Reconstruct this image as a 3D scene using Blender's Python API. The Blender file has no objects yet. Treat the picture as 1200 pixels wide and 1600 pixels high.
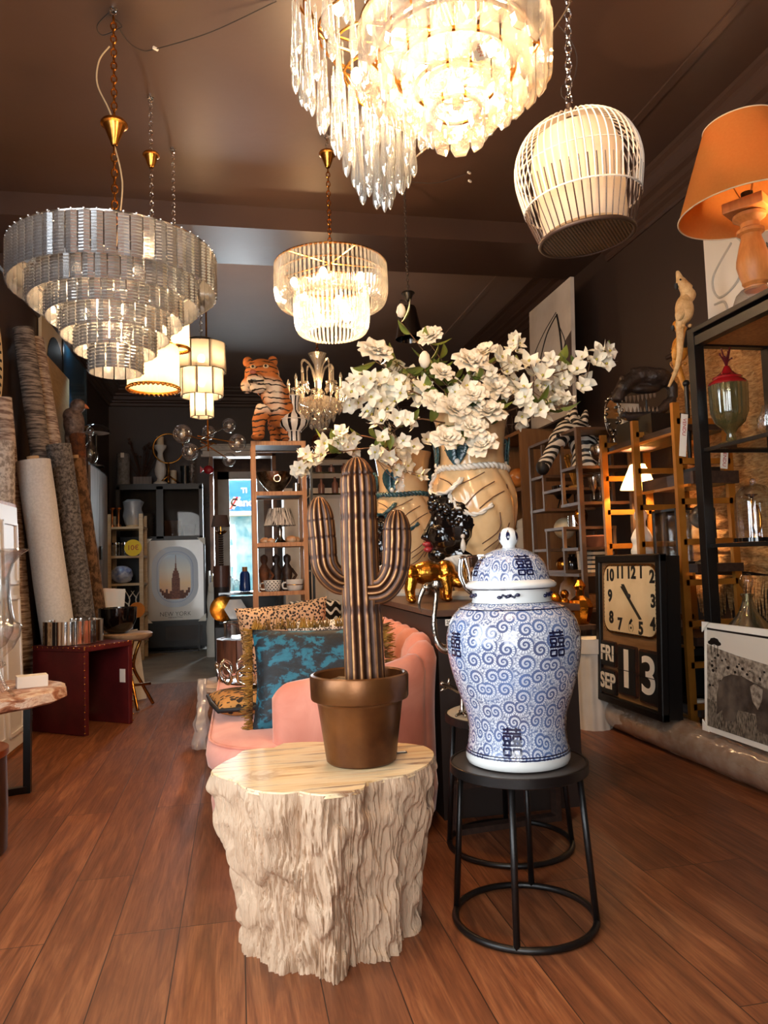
import bpy, math, random
from mathutils import Vector, Matrix, noise
random.seed(7)
PI = math.pi
SC = bpy.context.scene
COL = SC.collection
# ---------------------------------------------------------------- camera
F, EYE = 1156.0, 1.15
YAW, ROLL, PITCH = math.atan(230 / F), 0.032, math.atan(80 / F)
FW = Vector((math.sin(YAW) * math.cos(PITCH), math.cos(YAW) * math.cos(PITCH), math.sin(PITCH)))
RT0 = Vector((math.cos(YAW), -math.sin(YAW), 0))
UP0 = RT0.cross(FW)
RT = RT0 * math.cos(ROLL) - UP0 * math.sin(ROLL)
UP = UP0 * math.cos(ROLL) + RT0 * math.sin(ROLL)
CAM = Vector((0, 0, EYE))
cd = bpy.data.cameras.new('camera')
cam = bpy.data.objects.new('camera', cd)
COL.objects.link(cam)
cam.matrix_world = Matrix((
    (RT.x, UP.x, -FW.x, CAM.x), (RT.y, UP.y, -FW.y, CAM.y), (RT.z, UP.z, -FW.z, CAM.z), (0, 0, 0, 1)))
cd.sensor_fit = 'VERTICAL'
cd.sensor_height = 36
cd.lens = F / 1600 * 36
cd.clip_start = 0.05
SC.camera = cam
# ---------------------------------------------------------------- world, exposure, daylight
SC.view_settings.view_transform = 'Standard'
SC.view_settings.look = 'None'
SC.view_settings.gamma = 1
SC.view_settings.exposure = 0.75
cy = SC.cycles
cy.caustics_reflective = cy.caustics_refractive = False
cy.transparent_max_bounces = 40
cy.max_bounces = 8
cy.diffuse_bounces = 3
cy.glossy_bounces = 4
cy.transmission_bounces = 8
cy.sample_clamp_indirect = 4
cy.blur_glossy = 1.0
W = bpy.data.worlds.new('sky')
SC.world = W
W.use_nodes = True
wb = W.node_tree.nodes['Background']
wb.inputs['Color'].default_value = (0.75, 0.88, 1, 1)
wb.inputs['Strength'].default_value = 3.2

LAMPS = 3.5
def add_light(name, kind, loc, power, color, size=0.05, rot=None, sy=None, parent=None, spot=None):
    l = bpy.data.lights.new(name, kind)
    l.energy = power * (LAMPS if kind == 'POINT' else 1)
    l.color = color
    if kind == 'AREA':
        l.shape = 'RECTANGLE'
        l.size, l.size_y = size, sy or size
    else:
        l.shadow_soft_size = size
    if spot:
        l.spot_size, l.spot_blend = spot
    o = bpy.data.objects.new(name, l)
    COL.objects.link(o)
    o.location = loc
    if rot: o.rotation_euler = rot
    if parent: o.parent = parent
    return o
WARM = (1.0, 0.60, 0.29)
# daylight through the shop window behind the camera (window_1)
add_light('daylight_front', 'AREA', (-1.05, -1.75, 1.75), 105, (1.0, 0.94, 0.90), 1.9, (math.radians(84), 0, 0), 2.5)
# added daylight through an assumed, unseen side window on the left (assumed_side_window)
add_light('added_daylight_side', 'AREA', (-2.35, 1.0, 1.85), 98, (0.94, 0.96, 1.0), 2.3, (0, math.radians(-78), 0), 2.5)
# daylight falling in through the rear window
add_light('daylight_rear', 'AREA', (0.0, 15.2, 2.3), 520, (0.85, 0.94, 1.0), 1.6, (math.radians(-90), 0, 0), 2.6)

# ---------------------------------------------------------------- pixel helpers (a pixel of the photo -> a point of the place at a real distance)
def ray(x, y): return FW + RT * ((x - 600) / F) + UP * ((800 - y) / F)
def onY(x, y, Y):
    d = ray(x, y); return CAM + d * (Y / d.y)
def onZ(x, y, z=0.0):
    d = ray(x, y); return CAM + d * ((z - EYE) / d.z)
def onX(x, y, X):
    d = ray(x, y); return CAM + d * (X / d.x)
def mpp(x, y, Y):                      # metres per pixel there
    return (onY(x, y, Y) - CAM).dot(FW) / F

# ---------------------------------------------------------------- mesh builder
class MB:
    def __init__(s):
        s.v, s.f, s.mi, s.w, s.uv = [], [], [], {}, {}
        s.m = 0
    def add(s, vs, fs, w=None, uv=None):
        b = len(s.v)
        s.v += [Vector(p) for p in vs]
        for f in fs:
            s.f.append([i + b for i in f]); s.mi.append(s.m)
        if w is not None:
            for i, a in enumerate(w): s.w[b + i] = a
        if uv is not None:
            for i, a in enumerate(uv): s.uv[b + i] = a
        return s
    def box(s, c, d, rz=0, M=None):
        x, y, z = d[0] / 2, d[1] / 2, d[2] / 2
        vs = [Vector((i * x, j * y, k * z)) for k in (-1, 1) for j in (-1, 1) for i in (-1, 1)]
        R = M or Matrix.Rotation(rz, 3, 'Z')
        vs = [R @ p + Vector(c) for p in vs]
        return s.add(vs, [(0, 2, 3, 1), (4, 5, 7, 6), (0, 1, 5, 4), (2, 6, 7, 3), (0, 4, 6, 2), (1, 3, 7, 5)])
    def bar(s, p, q, w, h=None, up=(0, 0, 1)):
        p, q = Vector(p), Vector(q)
        d = (q - p).normalized()
        u = Vector(up)
        if abs(d.dot(u)) > 0.98: u = Vector((1, 0, 0))
        a = d.cross(u).normalized() * (w / 2)
        b = a.cross(d).normalized() * ((h or w) / 2)
        vs = [p - a - b, p + a - b, p + a + b, p - a + b, q - a - b, q + a - b, q + a + b, q - a + b]
        return s.add(vs, [(0, 1, 2, 3), (7, 6, 5, 4), (0, 4, 5, 1), (1, 5, 6, 2), (2, 6, 7, 3), (3, 7, 4, 0)])
    def tube(s, pts, r, n=8, caps=True, closed=False, rip=None, flat=1.0):
        pts = [Vector(p) for p in pts]
        m = len(pts)
        rr = [r] * m if isinstance(r, (int, float)) else r
        vs, fs, ws = [], [], []
        T = []
        for i in range(m):
            a = pts[(i - 1) % m] if (closed or i > 0) else pts[i]
            b = pts[(i + 1) % m] if (closed or i < m - 1) else pts[i]
            T.append((b - a).normalized())
        u = Vector((0, 0, 1))
        if abs(T[0].dot(u)) > 0.9: u = Vector((1, 0, 0))
        u = (u - T[0] * u.dot(T[0])).normalized()
        for i in range(m):
            if i:
                u = u - T[i] * u.dot(T[i])
                u = u.normalized() if u.length > 1e-6 else T[i].orthogonal().normalized()
            v = T[i].cross(u)
            for k in range(n):
                a = 2 * PI * k / n
                g, w = (rip(k, a, i) if rip else (1.0, 0.0))
                vs.append(pts[i] + (u * math.cos(a) + v * math.sin(a) * flat) * rr[i] * g)
                ws.append(w)
        L = m if closed else m - 1
        for i in range(L):
            for k in range(n):
                j = (i + 1) % m
                fs.append((i * n + k, i * n + (k + 1) % n, j * n + (k + 1) % n, j * n + k))
        if caps and not closed:
            fs.append(tuple(range(n - 1, -1, -1)))
            fs.append(tuple((m - 1) * n + k for k in range(n)))
        return s.add(vs, fs, ws if rip else None)
    def lathe(s, prof, n=32, o=(0, 0, 0), M=None, rip=None, arc=1.0, uvs=None):
        o = Vector(o)
        vs, fs, uv = [], [], []
        k1 = n if arc >= 1 else n + 1
        d = 0
        for i, (r, z) in enumerate(prof):
            if i: d += math.hypot(r - prof[i - 1][0], z - prof[i - 1][1])
            for k in range(k1):
                a = 2 * PI * arc * k / n
                g = rip(a, i) if rip else 1.0
                p = Vector((r * g * math.cos(a), r * g * math.sin(a), z))
                vs.append((M @ p if M else p) + o)
                uv.append((k / n, d))
        for i in range(len(prof) - 1):
            for k in range(n):
                b = (k + 1) % k1
                fs.append((i * k1 + k, i * k1 + b, (i + 1) * k1 + b, (i + 1) * k1 + k))
        return s.add(vs, fs, None, uv)
    def cyl(s, c, r, h, n=24, r2=None, M=None):
        r2 = r if r2 is None else r2
        return s.lathe([(0.0001, 0), (r, 0), (r2, h), (0.0001, h)], n, c, M)
    def ball(s, c, r, n=14, sc=(1, 1, 1), M=None):
        pr = [(max(1e-4, math.sin(PI * i / (n // 2 + 2))), -math.cos(PI * i / (n // 2 + 2))) for i in range(n // 2 + 3)]
        S = Matrix.Diagonal(Vector((r * sc[0], r * sc[1], r * sc[2])))
        return s.lathe(pr, n, c, (M @ S) if M else S)
    def torus(s, c, R, r, n=32, k=8, M=None):
        c = Vector(c)
        pts = []
        for i in range(n):
            a = 2 * PI * i / n
            p = Vector((R * math.cos(a), R * math.sin(a), 0))
            pts.append((M @ p if M else p) + c)
        return s.tube(pts, r, k, closed=True)
    def prism(s, poly, z0, z1, M=None, o=(0, 0, 0)):
        n = len(poly)
        o = Vector(o)
        vs = [Vector((x, y, z0)) for x, y in poly] + [Vector((x, y, z1)) for x, y in poly]
        vs = [(M @ p if M else p) + o for p in vs]
        fs = [tuple(range(n - 1, -1, -1)), tuple(range(n, 2 * n))]
        fs += [(i, (i + 1) % n, n + (i + 1) % n, n + i) for i in range(n)]
        return s.add(vs, fs)
    def grid(s, fn, nu, nv, cu=False, wf=None):
        vs = [Vector(fn(i / nu, j / nv)) for j in range(nv + 1) for i in range(nu if cu else nu + 1)]
        ws = [wf(i / nu, j / nv) for j in range(nv + 1) for i in range(nu if cu else nu + 1)] if wf else None
        uv = [(i / nu, j / nv) for j in range(nv + 1) for i in range(nu if cu else nu + 1)]
        k = nu if cu else nu + 1
        fs = [(j * k + i, j * k + (i + 1) % k, (j + 1) * k + (i + 1) % k, (j + 1) * k + i) for j in range(nv) for i in range(nu)]
        return s.add(vs, fs, ws, uv)
    def mesh(s, name, mats, smooth=0.7):
        me = bpy.data.meshes.new(name)
        me.from_pydata(s.v, [], s.f)
        for m in (mats if isinstance(mats, (list, tuple)) else [mats]): me.materials.append(m)
        if len(me.materials) > 1: me.polygons.foreach_set('material_index', s.mi)
        if s.w:
            at = me.attributes.new('w', 'FLOAT', 'POINT')
            at.data.foreach_set('value', [s.w.get(i, 0.0) for i in range(len(s.v))])
        if s.uv:
            ul = me.uv_layers.new(name='UVMap')
            for lp in me.loops: ul.data[lp.index].uv = s.uv.get(lp.vertex_index, (0, 0))
            n = len(me.polygons)
            for p in me.polygons:          # close the seam of wrapped surfaces
                us = [ul.data[l].uv[0] for l in p.loop_indices]
                if max(us) - min(us) > 0.5:
                    for l in p.loop_indices:
                        if ul.data[l].uv[0] < 0.5: ul.data[l].uv[0] += 1
        if smooth:
            me.polygons.foreach_set('use_smooth', [True] * len(me.polygons))
            me.set_sharp_from_angle(angle=smooth)
        me.validate()
        me.update()
        return me
    def build(s, name, mats, parent=None, smooth=0.7, loc=None, bevel=0, sub=0, remesh=0, sm=0, fix=True):
        o = bpy.data.objects.new(name, s.mesh(name, mats, smooth))
        COL.objects.link(o)
        if parent: o.parent = parent
        if loc: o.location = loc
        if remesh:
            md = o.modifiers.new('remesh', 'REMESH'); md.mode = 'VOXEL'; md.voxel_size = remesh; md.use_smooth_shade = True
        if sm:
            md = o.modifiers.new('smooth', 'SMOOTH'); md.iterations = sm; md.factor = 0.5
        if bevel:
            md = o.modifiers.new('bevel', 'BEVEL'); md.width = bevel; md.segments = 2; md.limit_method = 'ANGLE'
        if sub:
            md = o.modifiers.new('subdivide', 'SUBSURF'); md.levels = md.render_levels = sub
        return o

def tag(o, label=None, cat=None, group=None, kind=None):
    if label: o['label'] = label
    if cat: o['category'] = cat
    if group: o['group'] = group
    if kind: o['kind'] = kind
    return o
def thing(name, label, cat, loc=(0, 0, 0), rz=0, group=None, rot=None):
    o = bpy.data.objects.new(name, None)
    o.empty_display_size = 0.05
    COL.objects.link(o)
    o.location = loc
    o.rotation_euler = rot or (0, 0, rz)
    return tag(o, label, cat, group)
def dup(root, loc=None, rz=None, label=None, scale=None, rot=None):
    r = root.copy(); COL.objects.link(r)
    if loc is not None: r.location = loc
    if rz is not None: r.rotation_euler = (0, 0, rz)
    if rot is not None: r.rotation_euler = rot
    if scale: r.scale = (scale,) * 3
    if label: r['label'] = label
    for ch in list(root.children):
        c = ch.copy(); COL.objects.link(c); c.parent = r
        for g in list(ch.children):
            d = g.copy(); COL.objects.link(d); d.parent = c
    return r
def struct(name, mb, mats, smooth=0, **k): return tag(mb.build(name, mats, None, smooth, **k), kind='structure')
def text(name, body, size, mat, parent, loc, rot, ext=0.001, align='CENTER', sx=1.0, bold=0.0):
    c = bpy.data.curves.new(name, 'FONT')
    c.body = body; c.size = size; c.extrude = ext; c.align_x = align; c.align_y = 'CENTER'; c.offset = bold
    c.materials.append(mat)
    o = bpy.data.objects.new(name, c)
    COL.objects.link(o)
    dg = bpy.context.evaluated_depsgraph_get()
    me = bpy.data.meshes.new_from_object(o.evaluated_get(dg))      # lettering as an ordinary mesh
    bpy.data.objects.remove(o)
    bpy.data.curves.remove(c)
    o = bpy.data.objects.new(name, me)
    COL.objects.link(o)
    o.parent = parent; o.location = loc; o.rotation_euler = rot; o.scale = (sx, 1, 1)
    return o
def spl(pts, n=8):                      # smooth curve through points
    pts = [Vector(p) for p in pts]
    out = []
    for i in range(len(pts) - 1):
        a, b, c, d = pts[max(i - 1, 0)], pts[i], pts[i + 1], pts[min(i + 2, len(pts) - 1)]
        for k in range(n):
            t = k / n
            out.append(0.5 * ((2 * b) + (c - a) * t + (2 * a - 5 * b + 4 * c - d) * t * t + (3 * b - a - 3 * c + d) * t ** 3))
    out.append(pts[-1])
    return out
def lerp(a, b, t): return a + (b - a) * t
def ilerp(xs, ys, x):
    if x <= xs[0]: return ys[0]
    for i in range(len(xs) - 1):
        if x <= xs[i + 1]: return lerp(ys[i], ys[i + 1], (x - xs[i]) / (xs[i + 1] - xs[i]))
    return ys[-1]

# ---------------------------------------------------------------- materials
def C(r, g, b):
    f = lambda c: c / 12.92 if c <= 0.04045 else ((c + 0.055) / 1.055) ** 2.4
    return (f(r / 255), f(g / 255), f(b / 255), 1)
class NT:
    def __init__(s, name):
        s.mat = bpy.data.materials.new(name); s.mat.use_nodes = True
        s.t = s.mat.node_tree; s.b = s.t.nodes['Principled BSDF']; s.out = s.t.nodes['Material Output']
    def n(s, typ, **kw):
        nd = s.t.nodes.new(typ)
        for k, v in kw.items():
            if k.startswith('i_'): nd.inputs[k[2:].replace('_', ' ')].default_value = v
            elif k.startswith('n_'): nd.inputs[int(k[2:])].default_value = v
            else: setattr(nd, k, v)
        return nd
    def l(s, a, b): s.t.links.new(a, b)
    def math(s, op, a, b=None, c=None):
        nd = s.n('ShaderNodeMath', operation=op)
        for i, v in enumerate((a, b, c)):
            if v is None: continue
            if isinstance(v, (int, float)): nd.inputs[i].default_value = v
            else: s.l(v, nd.inputs[i])
        return nd.outputs[0]
    def mix(s, f, a, b):
        nd = s.n('ShaderNodeMix', data_type='RGBA')
        for i, v in ((0, f), (6, a), (7, b)):
            if isinstance(v, (int, float, tuple)): nd.inputs[i].default_value = v
            else: s.l(v, nd.inputs[i])
        return nd.outputs[2]
    def coord(s, kind='Object', scale=(1, 1, 1), rot=(0, 0, 0), loc=(0, 0, 0)):
        tc = s.n('ShaderNodeTexCoord'); mp = s.n('ShaderNodeMapping')
        mp.inputs['Scale'].default_value = scale; mp.inputs['Rotation'].default_value = rot; mp.inputs['Location'].default_value = loc
        s.l(tc.outputs[kind], mp.inputs[0])
        return mp.outputs[0]
    def noise(s, v, scale, detail=4, rough=0.55, dist=0):
        nd = s.n('ShaderNodeTexNoise', i_Scale=scale, i_Detail=detail, i_Roughness=rough, i_Distortion=dist)
        if v is not None: s.l(v, nd.inputs['Vector'])
        return nd.outputs[0]
    def ramp(s, f, *stops, interp='LINEAR'):
        nd = s.n('ShaderNodeValToRGB'); r = nd.color_ramp; r.interpolation = interp
        while len(r.elements) < len(stops): r.elements.new(0.5)
        for e, (p, c) in zip(r.elements, stops):
            e.position = p; e.color = c if isinstance(c, tuple) else (c, c, c, 1)
        s.l(f, nd.inputs[0])
        return nd.outputs[0]
    def bump(s, h, strength=0.3, dist=0.01):
        nd = s.n('ShaderNodeBump', i_Strength=strength, i_Distance=dist)
        s.l(h, nd.inputs['Height']); s.l(nd.outputs[0], s.b.inputs['Normal'])
    def base(s, c):
        if isinstance(c, tuple): s.b.inputs['Base Color'].default_value = c
        else: s.l(c, s.b.inputs['Base Color'])
    def set(s, **kw):
        for k, v in kw.items(): s.b.inputs[k.replace('_', ' ')].default_value = v
        return s
def pm(name, col, rough=0.5, metal=0.0, col2=None, vs=8, bump=0, bs=60, stretch=(1, 1, 1), coat=0, spec=0.5, sheen=0, vd=4, bd=0.01):
    t = NT(name).set(Roughness=rough, Metallic=metal)
    t.b.inputs['Specular IOR Level'].default_value = spec
    if coat: t.set(Coat_Weight=coat, Coat_Roughness=0.06)
    if sheen: t.set(Sheen_Weight=sheen, Sheen_Roughness=0.4)
    v = t.coord('Object', stretch) if (col2 or bump) else None
    if col2:
        t.base(t.mix(t.ramp(t.noise(v, vs, vd), (0.35, 0.0), (0.65, 1.0)), col, col2))
    else: t.base(col)
    if bump: t.bump(t.noise(v, bs, 3), bump, bd)
    return t.mat
def emit(name, col, strength):
    t = NT(name); t.set(Emission_Strength=strength); t.b.inputs['Emission Color'].default_value = col; t.base(col)
    return t.mat
def glassy(name, tint=(1, 1, 1, 1), gloss=0.25, diff=0.0, rough=0.03, dcol=None, fk=0.6, bump=0, bs=60, stretch=(1, 1, 1)):
    """thin clear glass: see-through, with its own reflections and a little body that catches light"""
    t = NT(name)
    tr = t.n('ShaderNodeBsdfTransparent'); tr.inputs[0].default_value = tint
    gl = t.n('ShaderNodeBsdfGlossy'); gl.inputs['Roughness'].default_value = rough
    fr = t.n('ShaderNodeLayerWeight', i_Blend=0.35)
    f = t.math('ADD', t.math('MULTIPLY', fr.outputs['Facing'], fk), gloss)
    f = t.math('MINIMUM', f, 0.92)
    m = t.n('ShaderNodeMixShader')
    t.l(f, m.inputs[0]); t.l(tr.outputs[0], m.inputs[1]); t.l(gl.outputs[0], m.inputs[2])
    last = m
    if bump:
        b = t.n('ShaderNodeBump', i_Strength=bump, i_Distance=0.01)
        t.l(t.noise(t.coord('Object', stretch), bs, 2), b.inputs['Height']); t.l(b.outputs[0], gl.inputs['Normal'])
    if diff:
        d = t.n('ShaderNodeBsdfDiffuse'); d.inputs[0].default_value = dcol or tint
        tl = t.n('ShaderNodeBsdfTranslucent'); tl.inputs[0].default_value = dcol or tint
        a = t.n('ShaderNodeMixShader', i_Fac=0.5); t.l(d.outputs[0], a.inputs[1]); t.l(tl.outputs[0], a.inputs[2])
        m2 = t.n('ShaderNodeMixShader', i_Fac=diff); t.l(m.outputs[0], m2.inputs[1]); t.l(a.outputs[0], m2.inputs[2])
        last = m2
    t.l(last.outputs[0], t.out.inputs[0])
    t.t.nodes.remove(t.b)
    return t.mat
def cloth_lit(name, col, tl=0.5, col2=None, vs=60):
    t = NT(name)
    d = t.n('ShaderNodeBsdfDiffuse'); q = t.n('ShaderNodeBsdfTranslucent')
    d.inputs[0].default_value = col; q.inputs[0].default_value = col
    if col2:
        c = t.mix(t.noise(t.coord('Object'), vs, 3), col, col2); t.l(c, d.inputs[0]); t.l(c, q.inputs[0])
    m = t.n('ShaderNodeMixShader', i_Fac=tl)
    t.l(d.outputs[0], m.inputs[1]); t.l(q.outputs[0], m.inputs[2]); t.l(m.outputs[0], t.out.inputs[0])
    t.t.nodes.remove(t.b)
    return t.mat

M = {}
M['black'] = pm('black_metal', C(17, 14, 13), 0.38, 0.1, bump=0.05)
M['blackgloss'] = pm('black_gloss', C(10, 8, 8), 0.08, coat=0.6)
M['brass'] = pm('brass', C(212, 150, 70), 0.25, 1, C(170, 112, 48), 6)
M['gold'] = pm('gold_leaf', C(226, 160, 62), 0.22, 1, C(190, 120, 40), 12, bump=0.25, bs=40)
M['chrome'] = pm('chrome', C(225, 222, 218), 0.08, 1)
M['silver'] = pm('old_silver', C(205, 195, 182), 0.2, 1, C(120, 108, 96), 14, bump=0.15, bs=80)
M['white'] = pm('white_paint', C(236, 230, 220), 0.45, col2=C(222, 214, 202), vs=5)
M['cream'] = pm('cream_paint', C(232, 214, 184), 0.5, col2=C(222, 198, 162), vs=3)
M['paper'] = pm('paper', C(240, 232, 218), 0.7)
M['ink'] = pm('black_ink', C(16, 14, 14), 0.6)
M['red'] = pm('red_paint', C(190, 30, 28), 0.4)
M['wood'] = pm('oak', C(196, 138, 82), 0.45, col2=C(166, 106, 58), vs=3, stretch=(18, 18, 1.2), bump=0.08, bs=8)
M['darkwood'] = pm('dark_wood', C(64, 44, 34), 0.5, col2=C(46, 30, 24), vs=3, stretch=(14, 2, 14), bump=0.1, bs=6)
M['wire'] = pm('black_cable', C(34, 26, 24), 0.6)
M['cable'] = pm('clear_cable', C(190, 165, 130), 0.35)
M['glass'] = glassy('clear_glass', (0.97, 0.98, 0.98, 1), 0.10)
M['bulb'] = emit('lit_bulb', (1, 0.72, 0.42, 1), 26)
M['flame'] = emit('lit_bulb_core', (1, 0.8, 0.55, 1), 45)
M['tag'] = pm('paper_tag', C(245, 240, 232), 0.7)
# ================================================================ the setting
XL, XR, YB, YF, ZC = -1.92, 3.2, 11.9, -1.3, 4.0
def floor_mat():
    t = NT('laminate_planks').set(Roughness=0.33)
    v = t.coord('Object', rot=(0, 0, PI / 2), loc=(0, 0.0, 0))
    tc = t.n('ShaderNodeTexCoord')
    br = t.n('ShaderNodeTexBrick', offset=0.37, offset_frequency=3)
    br.inputs['Scale'].default_value = 1.0
    br.inputs['Brick Width'].default_value = 1.28; br.inputs['Row Height'].default_value = 0.2045
    br.inputs['Mortar Size'].default_value = 0.0018; br.inputs['Mortar Smooth'].default_value = 0.2; br.inputs['Bias'].default_value = 0.0
    br.inputs['Color1'].default_value = (0, 0, 0, 1); br.inputs['Color2'].default_value = (1, 1, 1, 1); br.inputs['Mortar'].default_value = (0.5, 0.5, 0.5, 1)
    t.l(v, br.inputs['Vector'])
    g = t.n('ShaderNodeMapping'); g.inputs['Scale'].default_value = (9, 0.8, 1); t.l(tc.outputs['Object'], g.inputs[0])
    off = t.n('ShaderNodeVectorMath', operation='ADD'); t.l(g.outputs[0], off.inputs[0])
    k = t.n('ShaderNodeVectorMath', operation='SCALE'); t.l(br.outputs['Color'], k.inputs[0]); k.inputs['Scale'].default_value = 23.0
    t.l(k.outputs[0], off.inputs[1])
    n1 = t.noise(off.outputs[0], 2.2, 8, 0.62, 1.2)
    g2 = t.n('ShaderNodeMapping'); g2.inputs['Scale'].default_value = (60, 2.2, 1); t.l(tc.outputs['Object'], g2.inputs[0])
    n2 = t.noise(g2.outputs[0], 2.5, 5, 0.6, 0.3)
    base = t.ramp(n1, (0.28, C(84, 45, 26)), (0.5, C(134, 78, 46)), (0.72, C(176, 114, 72)))
    fine = t.mix(t.math('MULTIPLY', t.ramp(n2, (0.45, 0.0), (0.7, 1.0)), 0.5), base, C(84, 48, 32))
    tone = t.mix(t.math('MULTIPLY', br.outputs['Color'], 0.45), fine, C(92, 56, 38))
    kn = t.n('ShaderNodeTexVoronoi', i_Scale=0.9); kn.feature = 'F1'
    g3 = t.n('ShaderNodeMapping'); g3.inputs['Scale'].default_value = (2.6, 1.0, 1); t.l(tc.outputs['Object'], g3.inputs[0]); t.l(g3.outputs[0], kn.inputs['Vector'])
    knot = t.ramp(t.math('ADD', kn.outputs['Distance'], t.math('MULTIPLY', n1, 0.22)), (0.14, 1.0), (0.36, 0.0))
    tone = t.mix(t.math('MULTIPLY', knot, 0.55), tone, C(70, 44, 34))
    col = t.mix(br.outputs['Fac'], tone, C(46, 27, 19))
    t.base(col)
    t.l(t.ramp(n2, (0.3, 0.34), (0.7, 0.48)), t.b.inputs['Roughness'])
    h = t.math('SUBTRACT', t.math('MULTIPLY', n2, 0.25), br.outputs['Fac'])
    t.bump(h, 0.25, 0.004)
    return t.mat
M['floor'] = floor_mat()
def concrete():
    t = NT('worn_tile').set(Roughness=0.45)
    v = t.coord('Object')
    t.base(t.ramp(t.noise(v, 3.5, 6, 0.6, 0.5), (0.3, C(128, 112, 96)), (0.7, C(164, 146, 126))))
    t.bump(t.noise(v, 30), 0.1)
    return t.mat
M['rearfloor'] = concrete()
def paint(name, c1, c2, rough):
    t = NT(name).set(Roughness=rough)
    v = t.coord('Object')
    t.base(t.mix(t.noise(v, 1.3, 5, 0.6), c1, c2))
    t.bump(t.noise(v, 5, 3), 0.06, 0.02)
    return t.mat
M['wallpaint'] = paint('dark_brown_paint', C(62, 47, 40), C(54, 40, 34), 0.5)
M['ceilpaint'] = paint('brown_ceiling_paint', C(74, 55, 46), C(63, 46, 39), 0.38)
M['ceilfar'] = paint('ceiling_paint_daylit', C(142, 124, 118), C(124, 106, 102), 0.6)  # rear ceiling lightened: the grey daylight on it is put into the colour
YS = 7.95
struct('floor', MB().box(((XL + XR) / 2, (YF + YS) / 2, -0.05), (XR - XL + 0.4, YS - YF, 0.1)), M['floor'])
struct('floor_rear', MB().box(((XL + XR) / 2, (15.4 + YS) / 2, -0.05), (XR - XL + 0.4, 15.4 - YS, 0.1)), M['rearfloor'])
YBM = 5.75                                   # ceiling beam between the two halves of the shop
struct('ceiling', MB().box(((XL + XR) / 2, (YF + YBM) / 2, ZC + 0.05), (XR - XL + 0.4, YBM - YF, 0.1)), M['ceilpaint'])
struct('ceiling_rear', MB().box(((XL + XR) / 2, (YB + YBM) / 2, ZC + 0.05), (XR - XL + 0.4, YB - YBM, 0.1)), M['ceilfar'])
struct('ceiling_beam', MB().box(((XL + XR) / 2, YBM + 0.36, ZC - 0.09), (XR - XL, 0.72, 0.18)), M['ceilpaint'])
struct('wall_right', MB().box((XR + 0.1, (YF + YB) / 2, 2), (0.2, YB - YF, 4)), M['wallpaint'])
SY0, SY1, SZ0, SZ1 = -0.2, 2.2, 0.5, 2.95
b = MB().box((XL - 0.1, (YF + SY0) / 2, 2), (0.2, SY0 - YF, 4)).box((XL - 0.1, (SY1 + YB) / 2, 2), (0.2, YB - SY1, 4))
b.box((XL - 0.1, (SY0 + SY1) / 2, SZ0 / 2), (0.2, SY1 - SY0, SZ0)).box((XL - 0.1, (SY0 + SY1) / 2, (4 + SZ1) / 2), (0.2, SY1 - SY0, 4 - SZ1))
struct('wall_left', b, M['wallpaint'])
w3 = tag(thing('assumed_side_window', None, None, (XL - 0.1, 0, 0)), kind='structure')  # assumed window, out of view, added to bring daylight onto floor and stump
b = MB()
for y in (SY0 + 0.03, (SY0 + SY1) / 2, SY1 - 0.03): b.box((0, y, (SZ0 + SZ1) / 2), (0.08, 0.06, SZ1 - SZ0))
for z in (SZ0 + 0.03, SZ1 - 0.03): b.box((0, (SY0 + SY1) / 2, z), (0.08, SY1 - SY0, 0.06))
b.build('window_frame', M['black'], w3, 0)
MB().box((0, (SY0 + SY1) / 2, (SZ0 + SZ1) / 2), (0.008, SY1 - SY0 - 0.1, SZ1 - SZ0 - 0.1)).build('window_pane', M['glass'], w3, 0)
# back wall with the doorway, front wall with the shop window (behind the camera)
DX0, DX1, DZ = -0.42, 0.62, 2.98
b = MB()
b.box(((XL + DX0) / 2, YB + 0.1, 2), (DX0 - XL, 0.2, 4)); b.box(((XR + DX1) / 2, YB + 0.1, 2), (XR - DX1, 0.2, 4))
b.box(((DX0 + DX1) / 2, YB + 0.1, (4 + DZ) / 2), (DX1 - DX0, 0.2, 4 - DZ))
struct('wall_back', b, M['wallpaint'])
b = MB()
WX0, WX1, WZ0, WZ1 = -1.88, 0.0, 0.4, 3.0
b.box(((XL + WX0) / 2, YF - 0.1, 2), (WX0 - XL, 0.2, 4)); b.box(((XR + WX1) / 2, YF - 0.1, 2), (XR - WX1, 0.2, 4))
b.box(((WX0 + WX1) / 2, YF - 0.1, WZ0 / 2), (WX1 - WX0, 0.2, WZ0)); b.box(((WX0 + WX1) / 2, YF - 0.1, (4 + WZ1) / 2), (WX1 - WX0, 0.2, 4 - WZ1))
struct('wall_front', b, M['wallpaint'])
w1 = tag(thing('window_1', None, None, (0, YF - 0.1, 0)), kind='structure')
b = MB()
for x in (WX0 + 0.03, (WX0 + WX1) / 2, WX1 - 0.03): b.box((x, 0, (WZ0 + WZ1) / 2), (0.06, 0.08, WZ1 - WZ0))
for z in (WZ0 + 0.03, WZ1 - 0.03): b.box(((WX0 + WX1) / 2, 0, z), (WX1 - WX0, 0.08, 0.06))
b.build('window_frame', M['black'], w1, 0)
MB().box(((WX0 + WX1) / 2, 0, (WZ0 + WZ1) / 2), (WX1 - WX0 - 0.1, 0.008, WZ1 - WZ0 - 0.1)).build('window_pane', M['glass'], w1, 0)
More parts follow.
